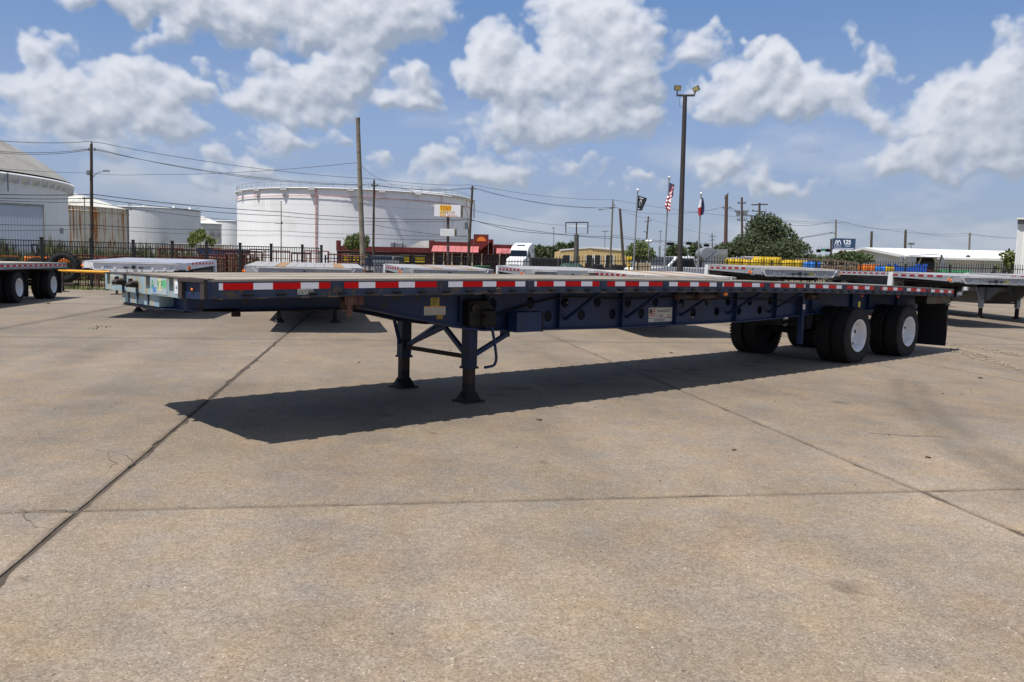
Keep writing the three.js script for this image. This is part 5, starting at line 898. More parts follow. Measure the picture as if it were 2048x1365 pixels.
// ---------------------------------------------------------------- restaurant with red parapet and awnings
{
  const Z = 115, ox = at(850, 500, Z).x, t = thing('restaurant', 'low dark red restaurant with pink awnings and a sun emblem on its stepped parapet', 'building', V(ox, 0, -Z));
  const X = (px) => at(px, 510, Z).x - ox, Y = (px, py) => heightAt(px, py, Z);
  mesh('wall', span(X(672), X(1026), 0, 2.9, -0.4, -14), worn([74, 34, 30], { seed: 241, size: 4 }), t);
  const par = (a, b, ya, nm = 'parapet') => mesh(nm, span(X(a), X(b), 2.91, ya, 0, -0.5), M.wallRed, t);
  par(680.5, 857, Y(770, 494)); par(672, 680, Y(676, 481), 'parapet_pier'); par(857.5, 868, Y(862, 481), 'parapet_pier'); par(868.5, 936, Y(900, 484)); par(936.5, 946, Y(941, 478)); par(946.5, 976, Y(960, 469)); par(976.5, 986, Y(980, 479)); par(986.5, 1026, Y(1005, 489.5));
  mesh('side_parapet', span(X(1026) - 0.5, X(1026), 2.91, Y(1005, 489.8), -0.52, -14), M.wallRed, t);
  const em = new THREE.Mesh(new THREE.CircleGeometry(0.62, 24, 0, Math.PI), std({ color: C3(214, 120, 40), roughness: 0.7 })); em.name = 'sun_emblem'; em.position.set(X(962), Y(962, 482.5), 0.006); t.add(em);
  mesh('sun_rays', [...Array(9)].map((_, i) => { const q = i * Math.PI / 8; return strut(V(Math.cos(q) * 0.68, Math.sin(q) * 0.68, 0), V(Math.cos(q) * 0.84, Math.sin(q) * 0.84, 0), 0.08, 0.02).translate(X(962), Y(962, 482.5), 0.015); }), std({ color: C3(226, 160, 60), roughness: 0.7 }), t);
  // awnings: sloping tiled skirts with gabled breaks
  const slope = (a, b, yTop, yBot, out) => { const n = Math.max(3, Math.round((b - a) / 12)); for (let i = 0; i < n; i++) { const x0 = X(a + (b - a) * i / n), x1 = X(a + (b - a) * (i + 1) / n) - 0.03; mesh('awning_panel', fromTris([x0, yTop, 0.05, x0, yBot, out, x1, yBot, out, x0, yTop, 0.05, x1, yBot, out, x1, yTop, 0.05, x0, yTop - 0.08, 0.05, x1, yBot - 0.08, out, x0, yBot - 0.08, out, x0, yTop - 0.08, 0.05, x1, yTop - 0.08, 0.05, x1, yBot - 0.08, out, x0, yBot, out, x0, yBot - 0.08, out, x1, yBot - 0.08, out, x0, yBot, out, x1, yBot - 0.08, out, x1, yBot, out]), M.awning, t); } };
  slope(866, 958, Y(900, 492), Y(900, 504), 2.4); slope(993, 1026, Y(1000, 497), Y(1000, 507), 1.6);
  { const a = X(958), b = X(975), c = X(990), yt = Y(975, 483), yb = Y(975, 506); mesh('gable_awning', fromTris([a, yb + 0.1, 2.6, b + 0.6, yt, 2.3, b + 0.6, yt, 0, a, yb + 0.1, 2.6, b + 0.6, yt, 0, a, yb + 0.1, 0, b + 0.6, yt, 2.3, c, yb, 2.6, c, yb, 0, b + 0.6, yt, 2.3, c, yb, 0, b + 0.6, yt, 0]), std({ color: C3(196, 92, 92), roughness: 0.8, side: THREE.DoubleSide }), t); }
  for (const px of [870, 890, 906, 925, 946, 965, 1000, 1022]) mesh('porch_post', span(X(px) - 0.08, X(px) + 0.08, 0, Y(900, 504.6) - 0.1, 1.9, 2.06), M.cream, t);
  // windows with bright yellow lettering panels
  for (const [a, b] of [[684, 702], [704, 718], [722, 738], [800, 820], [826, 850], [876, 888], [910, 922], [930, 942]]) { const w = mesh('window', span(X(a), X(b), 0.9, 2.5, -0.398, -0.34), M.glass, t); mesh('window_frame', [span(X(a) - 0.06, X(b) + 0.06, 2.5, 2.58, -0.397, -0.3), span(X(a) - 0.06, X(b) + 0.06, 0.82, 0.9, -0.397, -0.3)], M.cream, w); if (a < 860) mesh('yellow_banner', span(X(a) + 0.1, X(b) - 0.1, 1.6, 2.3, -0.33, -0.32), M.yellow, w); }
  mesh('door', span(X(897), X(904), 0, 2.3, -0.398, -0.34), M.glass, t);
  // roof equipment and the white sloping roof behind
  mesh('white_roof', prism([[X(800), -1.2], [X(857), -1.2], [X(857), -8], [X(840), -8]], 2.92, 3.2), M.roofWhite, t);
  mesh('white_roof_gable', extrudeZ([[X(803), 3.22], [X(857), 3.22], [X(857), Y(850, 481)], [X(838), Y(838, 482)]], -1.4, -1.2), M.roofWhite, t);
  for (const [a, b, y] of [[776, 783, 484], [786, 800, 485], [802, 806, 488]]) mesh('roof_unit', [cham(X(b) - X(a), Y(a, y) - 2.9, 1.4, (X(a) + X(b)) / 2, (Y(a, y) + 2.9) / 2, -3, 0.04)], M.greySteel, t);
}
// the restaurant's pole sign
{
  const d = 98, b = foot(895.5, d), t = thing('pole_sign', 'white box sign with faded yellow and red restaurant lettering on a tall post', 'sign', b), P = (x, y) => at(x, y, d).sub(b);
  mesh('post', rod(V(0, 0, -0.15), P(896, 410).setZ(-0.15), 0.16, 0.16, 4), std({ color: C3(96, 76, 72), roughness: 0.7 }), t);
  const bx = (a, bb, y0, y1, nm, parent) => { const p0 = P(a, y1), p1 = P(bb, y0), m = mesh(nm, cham(p1.x - p0.x, p1.y - p0.y, 0.45, (p0.x + p1.x) / 2, (p0.y + p1.y) / 2, 0, 0.02), M.white, parent || t); mesh('cabinet_side', span(p1.x + 0.002, p1.x + 0.22, p0.y, p1.y, -0.2, 0.22), std({ color: C3(92, 84, 70), roughness: 0.7 }), m); return [p0, p1, m]; };
  const [p0, p1, m] = bx(868.5, 922, 411, 433.5, 'sign_cabinet');
  const f = new THREE.Mesh(new THREE.PlaneGeometry(p1.x - p0.x - 0.08, p1.y - p0.y - 0.06), std({ roughness: 0.5, map: canvasTex(512, 216, (g, w, h) => {
    g.fillStyle = '#eceaf0'; g.fillRect(0, 0, w, h); g.fillStyle = '#f4c832'; g.fillRect(w * 0.2, 0, w * 0.45, h * 0.53); g.fillRect(w * 0.2, h * 0.5, w * 0.02, h * 0.5); g.fillStyle = '#f2dca0'; g.fillRect(w * 0.22, h * 0.5, w * 0.2, h * 0.46);
    g.fillStyle = '#e08a3a'; g.fillRect(w * 0.2, h * 0.965, w * 0.7, 8); g.fillRect(w * 0.2, 0, w * 0.44, 7);
    g.fillStyle = '#b83410'; g.font = 'bold 118px sans-serif'; g.fillText('TONY', w * 0.215, h * 0.49, w * 0.43); g.fillStyle = '#a8720a'; g.font = 'bold 66px sans-serif'; g.fillText('ARBECUE', w * 0.225, h * 0.76, w * 0.66);
    g.fillStyle = '#cc5a2c'; for (let i = 0; i < 17; i++) if (i !== 6) g.fillRect(w * 0.225 + i * 19.5, h * 0.83, i === 8 ? 22 : 9, 20);
  }) })); f.name = 'sign_face'; f.position.set((p0.x + p1.x) / 2, (p0.y + p1.y) / 2, 0.229); m.add(f);
  mesh('top_panel', span(P(862, 412).x, p0.x - 0.02, P(862, 412.5).y, P(862, 411).y, -0.1, 0.1), M.white, t);
  bx(880.5, 909.5, 459, 472.5, 'lower_cabinet');
  mesh('empty_bracket', [strut(P(888, 441), P(888, 452), 0.05, 0.05), strut(P(905, 441), P(905, 452), 0.05, 0.05), strut(P(888, 452), P(905, 452), 0.05, 0.05)], M.greySteel, t);
}
{ // empty sign frame
  const d = 105, b = foot(1153, d), t = thing('empty_sign_frame', 'tall post with an empty rectangular sign frame, right of the white truck', 'sign frame', b), P = (x, y) => at(x, y, d).sub(b);
  mesh('post', rod(V(0, 0, 0), P(1153, 469), 0.32, 0.3, 12), std({ color: C3(84, 82, 78), roughness: 0.7 }), t); mesh('upper_post', rod(P(1153, 469), P(1153, 445), 0.09), M.darkSteel, t);
  mesh('frame', [strut(P(1131.5, 445.5), P(1176, 445), 0.13, 0.13), strut(P(1131.5, 445.5), P(1132, 467), 0.11, 0.11), strut(P(1176, 445), P(1175.5, 468), 0.12, 0.12)], M.darkSteel, t);
  mesh('tube_lamp', rod(P(1134, 453), P(1173, 453.5), 0.07), M.white, t);
  mesh('lower_rail', strut(P(1132, 467), P(1175.5, 468), 0.04, 0.04), M.galv, t);
}
{ // blue billboard
  const d = 100, b = foot(1664.5, d), t = thing('billboard', 'dark blue billboard with a white monogram and the number 125 above the white building', 'billboard', b), P = (x, y) => at(x, y, d).sub(b);
  mesh('post', strut(V(0, 0, -0.2), P(1664.5, 478).setZ(-0.2), 0.2, 0.2), M.darkSteel, t);
  mesh('post', strut(V(2.6, 0, -0.2), P(1708, 480).setZ(-0.2), 0.2, 0.2), M.darkSteel, t);
  const p0 = P(1664.3, 498.5), p1 = P(1711.8, 477.5), w = p1.x - p0.x, h = p1.y - p0.y;
  mesh('panel', cham(w, h, 0.16, (p0.x + p1.x) / 2, (p0.y + p1.y) / 2, 0, 0.015), M.greySteel, t);
  const f = new THREE.Mesh(new THREE.PlaneGeometry(w - 0.03, h - 0.03), std({ roughness: 0.5, map: canvasTex(512, 230, (g, W, H) => {
    g.fillStyle = '#1c3658'; g.fillRect(0, 0, W, H); g.strokeStyle = '#e6eaf0'; g.lineWidth = 15; g.lineJoin = 'round';
    g.beginPath(); g.moveTo(42, 128); g.quadraticCurveTo(62, 118, 70, 60); g.lineTo(88, 42); g.lineTo(118, 84); g.lineTo(146, 42); g.lineTo(166, 62); g.quadraticCurveTo(174, 118, 194, 128); g.stroke();
    g.beginPath(); g.arc(120, 106, 24, 0.7, 5.5); g.stroke();
    g.fillStyle = '#eef0f4'; g.font = 'bold 112px sans-serif'; g.fillText('125', 226, 112, 250); g.fillStyle = '#b8c4d4'; g.fillRect(36, 158, 160, 11); g.fillRect(262, 128, 150, 12); g.fillRect(284, 158, 106, 12); g.fillStyle = '#dfe5ee'; for (let i = 0; i < 14; i++) g.fillRect(36 + i * 32, 204, 26, 14);
  }) })); f.name = 'sign_face'; f.position.set((p0.x + p1.x) / 2, (p0.y + p1.y) / 2, 0.083); t.add(f);
  const q0 = P(1665, 506.5), q1 = P(1706, 499.3); mesh('lower_panel', [cham(q1.x - q0.x, q1.y - q0.y, 0.14, (q0.x + q1.x) / 2, (q0.y + q1.y) / 2, 0, 0.01)], M.white, t);
  mesh('small_print', [box(0.35, 0.16, 0.01, q0.x + 1.05, (q0.y + q1.y) / 2 + 0.04, 0.077), box(0.2, 0.16, 0.01, q0.x + 1.55, (q0.y + q1.y) / 2 + 0.04, 0.077)], std({ color: C3(150, 90, 90) }), t);
}
{ // tan metal building
  const Z = 150, ox = at(1185, 500, Z).x, t = thing('metal_warehouse', 'long tan metal warehouse with white roof edge and dark doorways, behind the bare leaning pole', 'building', V(ox, 0, -Z)), X = (px) => at(px, 510, Z).x - ox, Y = (px, py) => heightAt(px, py, Z);
  mesh('wall', extrudeZ([[X(1121), 0], [X(1262), 0], [X(1262), Y(1262, 502)], [X(1183), Y(1183, 495.5)], [X(1121), Y(1121, 501)]], -22, 0), corr([214, 184, 128], 261, 0.9), t);
  mesh('roof_edge', [strut(V(X(1119), Y(1120, 500.6), 0), V(X(1183), Y(1183, 495), 0), 0.2, 0.25), strut(V(X(1183), Y(1183, 495), 0), V(X(1264), Y(1263, 501.5), 0), 0.3, 0.35)], M.white, t);
  for (const [a, b] of [[1126, 1140], [1151, 1156], [1173, 1185], [1190, 1201], [1212, 1226]]) { const w = mesh('doorway', span(X(a), X(b), 0, Y(a, 510.5), 0.004, -0.1), M.black, t); mesh('door_frame', [span(X(a) - 0.15, X(a), 0, Y(a, 510), 0.003, 0.08), span(X(b), X(b) + 0.15, 0, Y(a, 510), 0.003, 0.08)], M.white, w); }
}
{ // white long building on the right with an open canopy
  const t = thing('white_warehouse', 'long white metal building with pale roof and an open grey canopy on its side', 'building', V(38, rise(38, -80), -80)), g = t.position.y;
  const y = (px, py, z) => heightAt(px, py, z) - g, E0 = y(1812, 511, 80), RG = y(1727, 497, 89), wall = corr([222, 222, 220], 271, 0.7);
  mesh('side_wall', span(0, 34, 0, E0, 0, -0.2), wall, t);
  mesh('gable_wall', new THREE.ExtrudeGeometry(new THREE.Shape([[0, 0], [18, 0], [18, E0], [9, RG], [0, E0]].map(([a, b]) => new THREE.Vector2(a, b))), { depth: 0.2, bevelEnabled: false }).rotateY(Math.PI / 2).translate(-0.2, 0, 0), wall, t);
  mesh('back_wall', span(0, 34, 0, E0, -17.8, -18), wall, t);
  for (const s of [0, 1]) for (let i = 0; i < 9; i++) { const x0 = -0.7 + i * 3.9, x1 = x0 + 3.88, za = s ? -18.6 : 0.7, yb = E0 - 0.08; mesh('roof_sheet', fromTris([x0, yb, za, x1, yb, za, x1, RG + 0.1, -9, x0, yb, za, x1, RG + 0.1, -9, x0, RG + 0.1, -9, x0, yb - 0.15, za, x1, RG - 0.05, -9, x1, yb - 0.15, za, x0, yb - 0.15, za, x0, RG - 0.05, -9, x1, RG - 0.05, -9, x0, yb, za, x0, yb - 0.15, za, x1, yb - 0.15, za, x0, yb, za, x1, yb - 0.15, za, x1, yb, za]), M.roofWhite, t); }
  mesh('gutter', span(-0.7, 34.4, E0 - 0.32, E0 - 0.18, 0.72, 0.84), M.white, t);
  mesh('barge_board', [strut(V(-0.74, E0 - 0.14, 0.7), V(-0.74, RG, -9), 0.05, 0.25), strut(V(-0.74, RG, -9), V(-0.74, E0 - 0.14, -18.6), 0.05, 0.25)], M.white, t);
  { const k = -0.75, zf = 2.0, zb = 0.9;
    mesh('canopy_roof', fromTris([k, E0 - 0.02, zb, k, E0 - 0.1, zf, k + 2.9, E0 + 0.12, zf, k, E0 - 0.02, zb, k + 2.9, E0 + 0.12, zf, k + 2.9, E0 + 0.2, zb]), M.greySteel, t);
    mesh('canopy_roof', span(k, k + 2.9, E0 - 0.2, E0 - 0.13, zb, zf), M.greySteel, t);
    mesh('canopy_side', span(k, k + 0.5, 1.3, E0 - 0.21, zb, zf), M.greySteel, t);
    mesh('canopy_side', extrudeZ([[k + 2.9, E0 + 0.1], [k + 2.75, 1.3], [k + 3.9, 1.2]], zf - 0.3, zf), M.greySteel, t);
    mesh('canopy_back', span(k + 0.51, k + 2.74, 1.3, E0 - 0.21, zb, zb + 0.04), M.black, t);
    mesh('canopy_brace', strut(V(k + 0.55, 1.7, zf - 0.05), V(k + 1.0, E0 - 0.22, zf - 0.05), 0.07, 0.07), M.pallet, t);
    mesh('canopy_brace', strut(V(k + 2.7, 1.8, zf - 0.05), V(k + 2.1, E0 - 0.22, zf - 0.05), 0.07, 0.07), M.pallet, t); }
  mesh('wall_lamp', new THREE.SphereGeometry(0.22, 12, 8).translate(5.6, 3.0, 0.12), M.black, t);
  mesh('downpipe', span(7.1, 7.25, 0, E0 - 0.2, 0.02, 0.16), M.white, t);
  mesh('roof_vent', new THREE.CylinderGeometry(0.2, 0.2, 0.6, 12).translate(-1.2, 2.6, 1), M.greySteel, t);
}
{ // tall white building at the right edge
  const Z = 58, X = at(2030, 540, Z).x, g = rise(X, -Z), t = thing('white_shed', 'tall white metal building cut off by the right edge of the view', 'building', V(X, g, -Z), -34 * Math.PI / 180), H = heightAt(2031, 438, Z) - g;
  mesh('wall', [span(0, 30, 0, H - 0.35, 0, -22)], corr([226, 226, 222], 281, 1.0), t);
  mesh('fascia', span(-0.05, 30.1, H - 0.34, H - 0.05, 0.08, -22.1), M.greySteel, t);
  mesh('roof', span(-0.1, 30.4, H - 0.045, H + 0.06, 0.35, -22.4), M.roofWhite, t);
  mesh('downpipe', span(0.45, 0.58, 0, H - 0.35, 0.003, 0.12), M.white, t);
  mesh('corner_trim', [span(-0.03, 0.12, 0, H - 0.36, 0.002, 0.04)], M.white, t);
}
// traffic signals and a street name sign on the far cross street
for (const [x, y, w, d, l] of [[1341, 488, 15, 120, 'traffic signal nearest the striped flag pole, hung level over the street'], [1378, 487, 11, 120, 'traffic signal hung over the street between the striped and the folded flag'], [1413, 491, 10, 125, 'traffic signal hung just right of the folded flag pole'], [1637.5, 502, 8, 112, 'traffic signal left of the green street sign below the billboard'], [1656, 501, 9, 112, 'traffic signal right of the green street sign below the billboard']]) {
  const p = at(x, y, d), W = w / 1653 * d, t = thing('traffic_signal', l, 'traffic light', p); mesh('housing', cham(W, 0.42, 0.3, 0, 0, 0, 0.04), M.black, t); for (const k of [-1, 0, 1]) mesh('visor', new THREE.CylinderGeometry(0.13, 0.13, 0.2, 12, 1, true).rotateX(1.57).translate(k * W * 0.3, 0, 0.24), M.black, t); mesh('hanger', rod(V(0, 0.2, 0), V(0, 0.55, 0), 0.03), M.greySteel, t);
}
{ const p = at(1647, 500, 112), t = thing('street_name_sign', 'small green street name sign hung between two traffic signals', 'sign', p); mesh('panel', cham(0.62, 0.32, 0.04, 0, 0, 0, 0.008), std({ color: C3(40, 130, 100), roughness: 0.7 }), t); mesh('hanger', [rod(V(-0.2, 0.16, 0), V(-0.2, 0.5, 0), 0.02), rod(V(0.2, 0.16, 0), V(0.2, 0.5, 0), 0.02)], M.greySteel, t); }
pole({ name: 'signal_mast', label: 'traffic signal mast with curved arm, left of the striped flag pole', category: 'pole', top: [1319, 492], base: 1319, depth: 121, r: 0.12, mat: M.galv, extra: (t, P) => mesh('mast_arm', pipe([P(1319, 493), P(1324, 489), P(1330, 486.5), P(1345, 485.5)], 0.08, 12, 6), M.galv, t) });

// ---------------------------------------------------------------- trees and shrubs
function leafMat(r, g, b) { return new THREE.MeshPhysicalMaterial({ color: C3(255, 255, 255), vertexColors: true, roughness: 0.95, transmission: 0.3, thickness: 0, side: THREE.DoubleSide }); }
const LEAF = leafMat();
function tree(o) {
  const { name = 'tree', label, category = 'tree', p, blobs, n, leaf, tone, seed, trunk = 0.18, trunkH = 1.5, group, spike } = o, r = rng(seed), t = thing(name, label, category, p, 0, group), pos = [], nor = [], col = [];
  const vol = blobs.map((b) => b[3] * b[4] * b[3]), tot = vol.reduce((a, b) => a + b, 0);
  for (let i = 0; i < n; i++) {
    let k = 0, q = r() * tot; while (q > vol[k] && k < blobs.length - 1) q -= vol[k++];
    const [bx, by, bz, rx, ry] = blobs[k], d = V(r() - 0.5, r() - 0.5, r() - 0.5).normalize(), rad = Math.pow(r(), 0.38) * (0.8 + 0.45 * fbm(d.x * 2.4 + k * 5 + 9, d.y * 2.4 + d.z * 2 + 7, 3, seed));
    const c = V(bx + d.x * rad * rx, by + d.y * rad * ry, bz + d.z * rad * rx); if (c.y < 0.05) continue;
    if (fbm(c.x * 1.3 / leaf * 0.2 + 4, c.y * 1.3 / leaf * 0.2 + c.z * 0.7, 3, seed + 3) < 0.36) continue;
    const s = leaf * (0.6 + 0.8 * r()), a = V(r() - 0.5, (r() - 0.5) * 0.9 + (spike ? 0.9 : 0), r() - 0.5).normalize(), b = V(r() - 0.5, r() - 0.5, r() - 0.5).cross(a).normalize();
    const tip = c.clone().addScaledVector(a, s), l = c.clone().addScaledVector(b, s * 0.28).addScaledVector(a, s * 0.4), m = c.clone().addScaledVector(b, -s * 0.28).addScaledVector(a, s * 0.4);
    pos.push(c.x, c.y, c.z, l.x, l.y, l.z, tip.x, tip.y, tip.z, c.x, c.y, c.z, tip.x, tip.y, tip.z, m.x, m.y, m.z);
    const v = 0.65 + 0.7 * r(), w = r() * 0.25; for (let j = 0; j < 6; j++) { col.push((tone[0] * (v + w)), tone[1] * v, tone[2] * v * (1 - w)); }
  }
  const g = new THREE.BufferGeometry(); g.setAttribute('position', new THREE.Float32BufferAttribute(pos, 3)); g.setAttribute('color', new THREE.Float32BufferAttribute(col, 3)); g.computeVertexNormals();
  mesh('crown', g, LEAF, t, 'color');
  const limbs = [rod(V(0, -0.1, 0), V(0.05, trunkH, 0), trunk, trunk * 0.75, 8)];
  for (const [bx, by, bz, rx] of blobs) { const e = V(bx, by, bz), m = V(bx * 0.4, trunkH + (by - trunkH) * 0.35, bz * 0.4); limbs.push(rod(V(0.03, trunkH * 0.9, 0), m, trunk * 0.55, trunk * 0.4, 6), rod(m, e, trunk * 0.4, trunk * 0.12, 6)); }
  mesh('trunk', limbs, M.pole, t);
  return t;
}
const blobAt = (base, list, d) => list.map(([x, y, rx, ry, dz = 0]) => { const q = at(x, y, d).sub(base), k = d / 1653; return [q.x, q.y, q.z + dz, rx * k, ry * k]; });
{ const d = 86, b = foot(1530, d); tree({ label: 'large dense dark green tree on the right behind the yellow tubs', p: b, blobs: blobAt(b, [[1532, 468, 40, 38], [1566, 479, 34, 36, -1], [1500, 492, 42, 30, 1], [1562, 505, 48, 26, 2], [1476, 506, 32, 22], [1590, 499, 20, 28], [1530, 510, 56, 24, 2.5], [1462, 500, 24, 16, -1], [1535, 448, 28, 20], [1440, 508, 20, 14]], d), n: 30000, leaf: 0.26, tone: [0.045, 0.072, 0.022], seed: 401, trunk: 0.3, trunkH: 1.2 }); }
{ const d = 118, b = foot(1278, d); tree({ label: 'bright green rounded tree between the tan warehouse and the flags', p: b, blobs: blobAt(b, [[1278, 497, 20, 15], [1265, 505, 16, 14, 1], [1292, 506, 16, 14], [1278, 510, 24, 14, 1], [1304, 510, 9, 10]], d), n: 4200, leaf: 0.36, tone: [0.09, 0.14, 0.032], seed: 402 }); }
{ const d = 70, b = foot(400, d); tree({ name: 'shrub', category: 'shrub', label: 'light green spiky shrub before the far tanks, left of the large white tank', p: b, blobs: blobAt(b, [[400, 482, 20, 16], [388, 488, 14, 12], [414, 487, 16, 12], [401, 475, 10, 13]], d), n: 1300, leaf: 0.36, tone: [0.16, 0.22, 0.06], seed: 403, spike: true, trunk: 0.06 }); }
{ const d = 108, b = foot(712, d); tree({ name: 'shrub', category: 'shrub', label: 'green bush against the large white tank, left of the leaning bare pole', p: b, blobs: blobAt(b, [[710, 487, 20, 14], [698, 490, 12, 12], [725, 487, 14, 14], [716, 480, 10, 12]], d), n: 1500, leaf: 0.42, tone: [0.11, 0.16, 0.045], seed: 404, spike: true, trunk: 0.08 }); }
{ const d = 68, b = foot(2008, d); tree({ label: 'leafy green young tree left of the tall white building at the right edge', p: b, blobs: blobAt(b, [[2012, 520, 16, 17], [2004, 532, 12, 12], [2022, 516, 10, 14], [2002, 540, 14, 9], [2018, 538, 12, 10]], d), n: 1900, leaf: 0.27, tone: [0.11, 0.155, 0.03], seed: 405, trunk: 0.07 }); }
{ const d = 72, b = foot(1700, d); tree({ name: 'hedge', category: 'hedge', label: 'low wide green hedge before the gable of the white building', p: b, blobs: blobAt(b, [[1700, 516, 30, 12], [1670, 519, 26, 9], [1725, 518, 20, 10], [1650, 521, 14, 7]], d), n: 3000, leaf: 0.28, tone: [0.06, 0.10, 0.028], seed: 406, trunkH: 0.6, trunk: 0.1 }); }
for (const [x, y, rx, ry, d, l, sd] of [[1078, 502, 14, 11, 210, 'distant rounded tree just right of the white truck', 411], [1102, 503, 14, 9, 230, 'distant low tree midway between white truck and empty sign frame', 412], [1122, 498, 10, 13, 260, 'distant taller tree left of the empty sign frame post', 413], [1143, 497, 8, 13, 270, 'distant narrow tree touching the empty sign frame post', 414], [1352, 500, 18, 11, 190, 'distant tree behind the square light mast', 415], [1391, 499, 12, 12, 200, 'distant dark tree behind the folded flag pole', 416], [1446, 503, 16, 16, 130, 'green tree beside the thick brown pole', 417], [1628, 518, 14, 8, 120, 'low distant tree below the traffic signals', 418]]) { const b = foot(x, d); tree({ label: l, p: b, group: 'distant trees on the skyline', blobs: blobAt(b, [[x, y, rx, ry], [x - rx * 0.6, y + 4, rx * 0.7, ry * 0.7], [x + rx * 0.6, y + 4, rx * 0.7, ry * 0.7], [x, y + 9, rx * 1.1, ry * 0.6]], d), n: 1300, leaf: d * 0.004, tone: [0.06, 0.095, 0.032], seed: sd, trunk: 0.25 }); }
{ // a low wood on the skyline
  const r = rng(420), pos = []; for (let i = 0; i < 16000; i++) { const a = (-36 + r() * 72) * Math.PI / 180, D = 420 + r() * 60, h = (3.5 + 5 * fbm(a * 26, 3, 4, 421)) * Math.pow(r(), 0.6), s = 1.1, c = V(Math.sin(a) * D, h, -Math.cos(a) * D), u = V(r() - 0.5, r() - 0.5, r() - 0.5).normalize().multiplyScalar(s), w = V(r() - 0.5, r() - 0.5, r() - 0.5).normalize().multiplyScalar(s); pos.push(c.x, c.y, c.z, c.x + u.x, Math.max(0, c.y + u.y), c.z + u.z, c.x + w.x, Math.max(0, c.y + w.y), c.z + w.z); }
  tag(mesh('treeline', fromTris(pos), std({ color: C3(70, 84, 58), roughness: 1, side: THREE.DoubleSide }), scene), 'far low wood along the skyline', null, null, 'stuff');
}

// ---------------------------------------------------------------- vehicles beyond the fence
function car(o) {                             // x forward; side profile extruded across, with glass, wheels, lamps
  const { name, label, category, p, turn, profile, cabin, W, L, mat, wheels, wr = 0.38, win = [], grille } = o, t = thing(name, label, category, p, turn);
  const s = new THREE.Shape(profile.map(([x, y]) => new THREE.Vector2(x, y)));
  mesh('body', new THREE.ExtrudeGeometry(s, { depth: W - 0.16, bevelEnabled: true, bevelSize: 0.06, bevelThickness: 0.08, bevelSegments: 2 }).translate(0, 0, -W / 2 + 0.08), mat, t);
  if (cabin) { const c = new THREE.Shape(cabin.map(([x, y]) => new THREE.Vector2(x, y))); mesh('cab', new THREE.ExtrudeGeometry(c, { depth: W - 0.4, bevelEnabled: true, bevelSize: 0.05, bevelThickness: 0.1, bevelSegments: 2 }).translate(0, 0, -W / 2 + 0.2), mat, t); }
  for (const w of win) for (const z of w.both ? [-1, 1] : [0]) mesh(w.name, w.both ? extrudeZ(w.shape, z * (W / 2 - (w.inset || 0)) - 0.012, z * (W / 2 - (w.inset || 0)) + 0.012) : fromTris(w.tri), w.mat || M.glass, t);
  for (const x of wheels) for (const z of [-1, 1]) { const g = mesh('wheel', tyreShape(wr, 0.26, 24), M.rubber, t); g.position.set(x, wr, z * (W / 2 - 0.14)); mesh('rim', lathe([[wr * 0.56, z * 0.1], [wr * 0.3, z * 0.12], [0.001, z * 0.12]], 20).rotateX(Math.PI / 2), M.galv, g); }
  if (grille) grille(t);
  return t;
}
const gl = (x0, y0, x1, y1, w) => [x0, y0, -w, x0, y0, w, x1, y1, w * 0.9, x0, y0, -w, x1, y1, w * 0.9, x1, y1, -w * 0.9];
{ // white sleeper tractor unit
  const b = foot(1044, 98);
  car({ name: 'sleeper_truck', label: 'white long haul truck cab with tall sleeper, facing the yard beyond the fence', category: 'truck', p: b, turn: -Math.PI / 2 - 0.28, W: 2.1, mat: M.white, wr: 0.5, wheels: [2.3, -2.6, -3.9],
    profile: [[3.3, 0.55], [3.35, 1.5], [3.2, 2.0], [1.75, 2.4], [1.4, 3.15], [0.95, 3.55], [-0.5, 4.0], [-1.5, 3.95], [-1.55, 0.7], [-4.4, 0.75], [-4.4, 0.55]],
    win: [{ name: 'windshield', tri: gl(1.87, 2.42, 1.53, 3.16, 1.05) }, { name: 'side_window', both: true, inset: -0.02, shape: [[1.45, 2.45], [1.2, 3.05], [0.4, 3.05], [0.4, 2.4]] }, { name: 'sleeper_window', both: true, inset: -0.02, shape: [[-0.6, 3.0], [-0.6, 3.4], [-1.1, 3.4], [-1.1, 3.0]] }, { name: 'roof_window', tri: gl(0.86, 3.69, 0.4, 3.84, 0.5) }],
    grille: (t) => { mesh('grille', [span(3.40, 3.44, 0.85, 1.5, -0.55, 0.55)], M.greySteel, t); mesh('bumper', cham(0.25, 0.35, 2.3, 3.42, 0.55, 0, 0.05), M.galv, t); for (const z of [-0.9, 0.9]) mesh('headlight', cham(0.12, 0.22, 0.4, 3.38, 1.1, z, 0.03), M.galv, t); for (const z of [-1, 1]) mesh('mirror', [cham(0.12, 0.5, 0.2, 1.9, 2.5, z * 1.4, 0.03), rod(V(1.8, 2.4, z * 1.15), V(1.9, 2.5, z * 1.4), 0.03)], M.black, t); mesh('emblem', new THREE.CylinderGeometry(0.16, 0.16, 0.05, 16).rotateZ(1.57).translate(3.45, 1.2, 0), M.black, t); } });
}
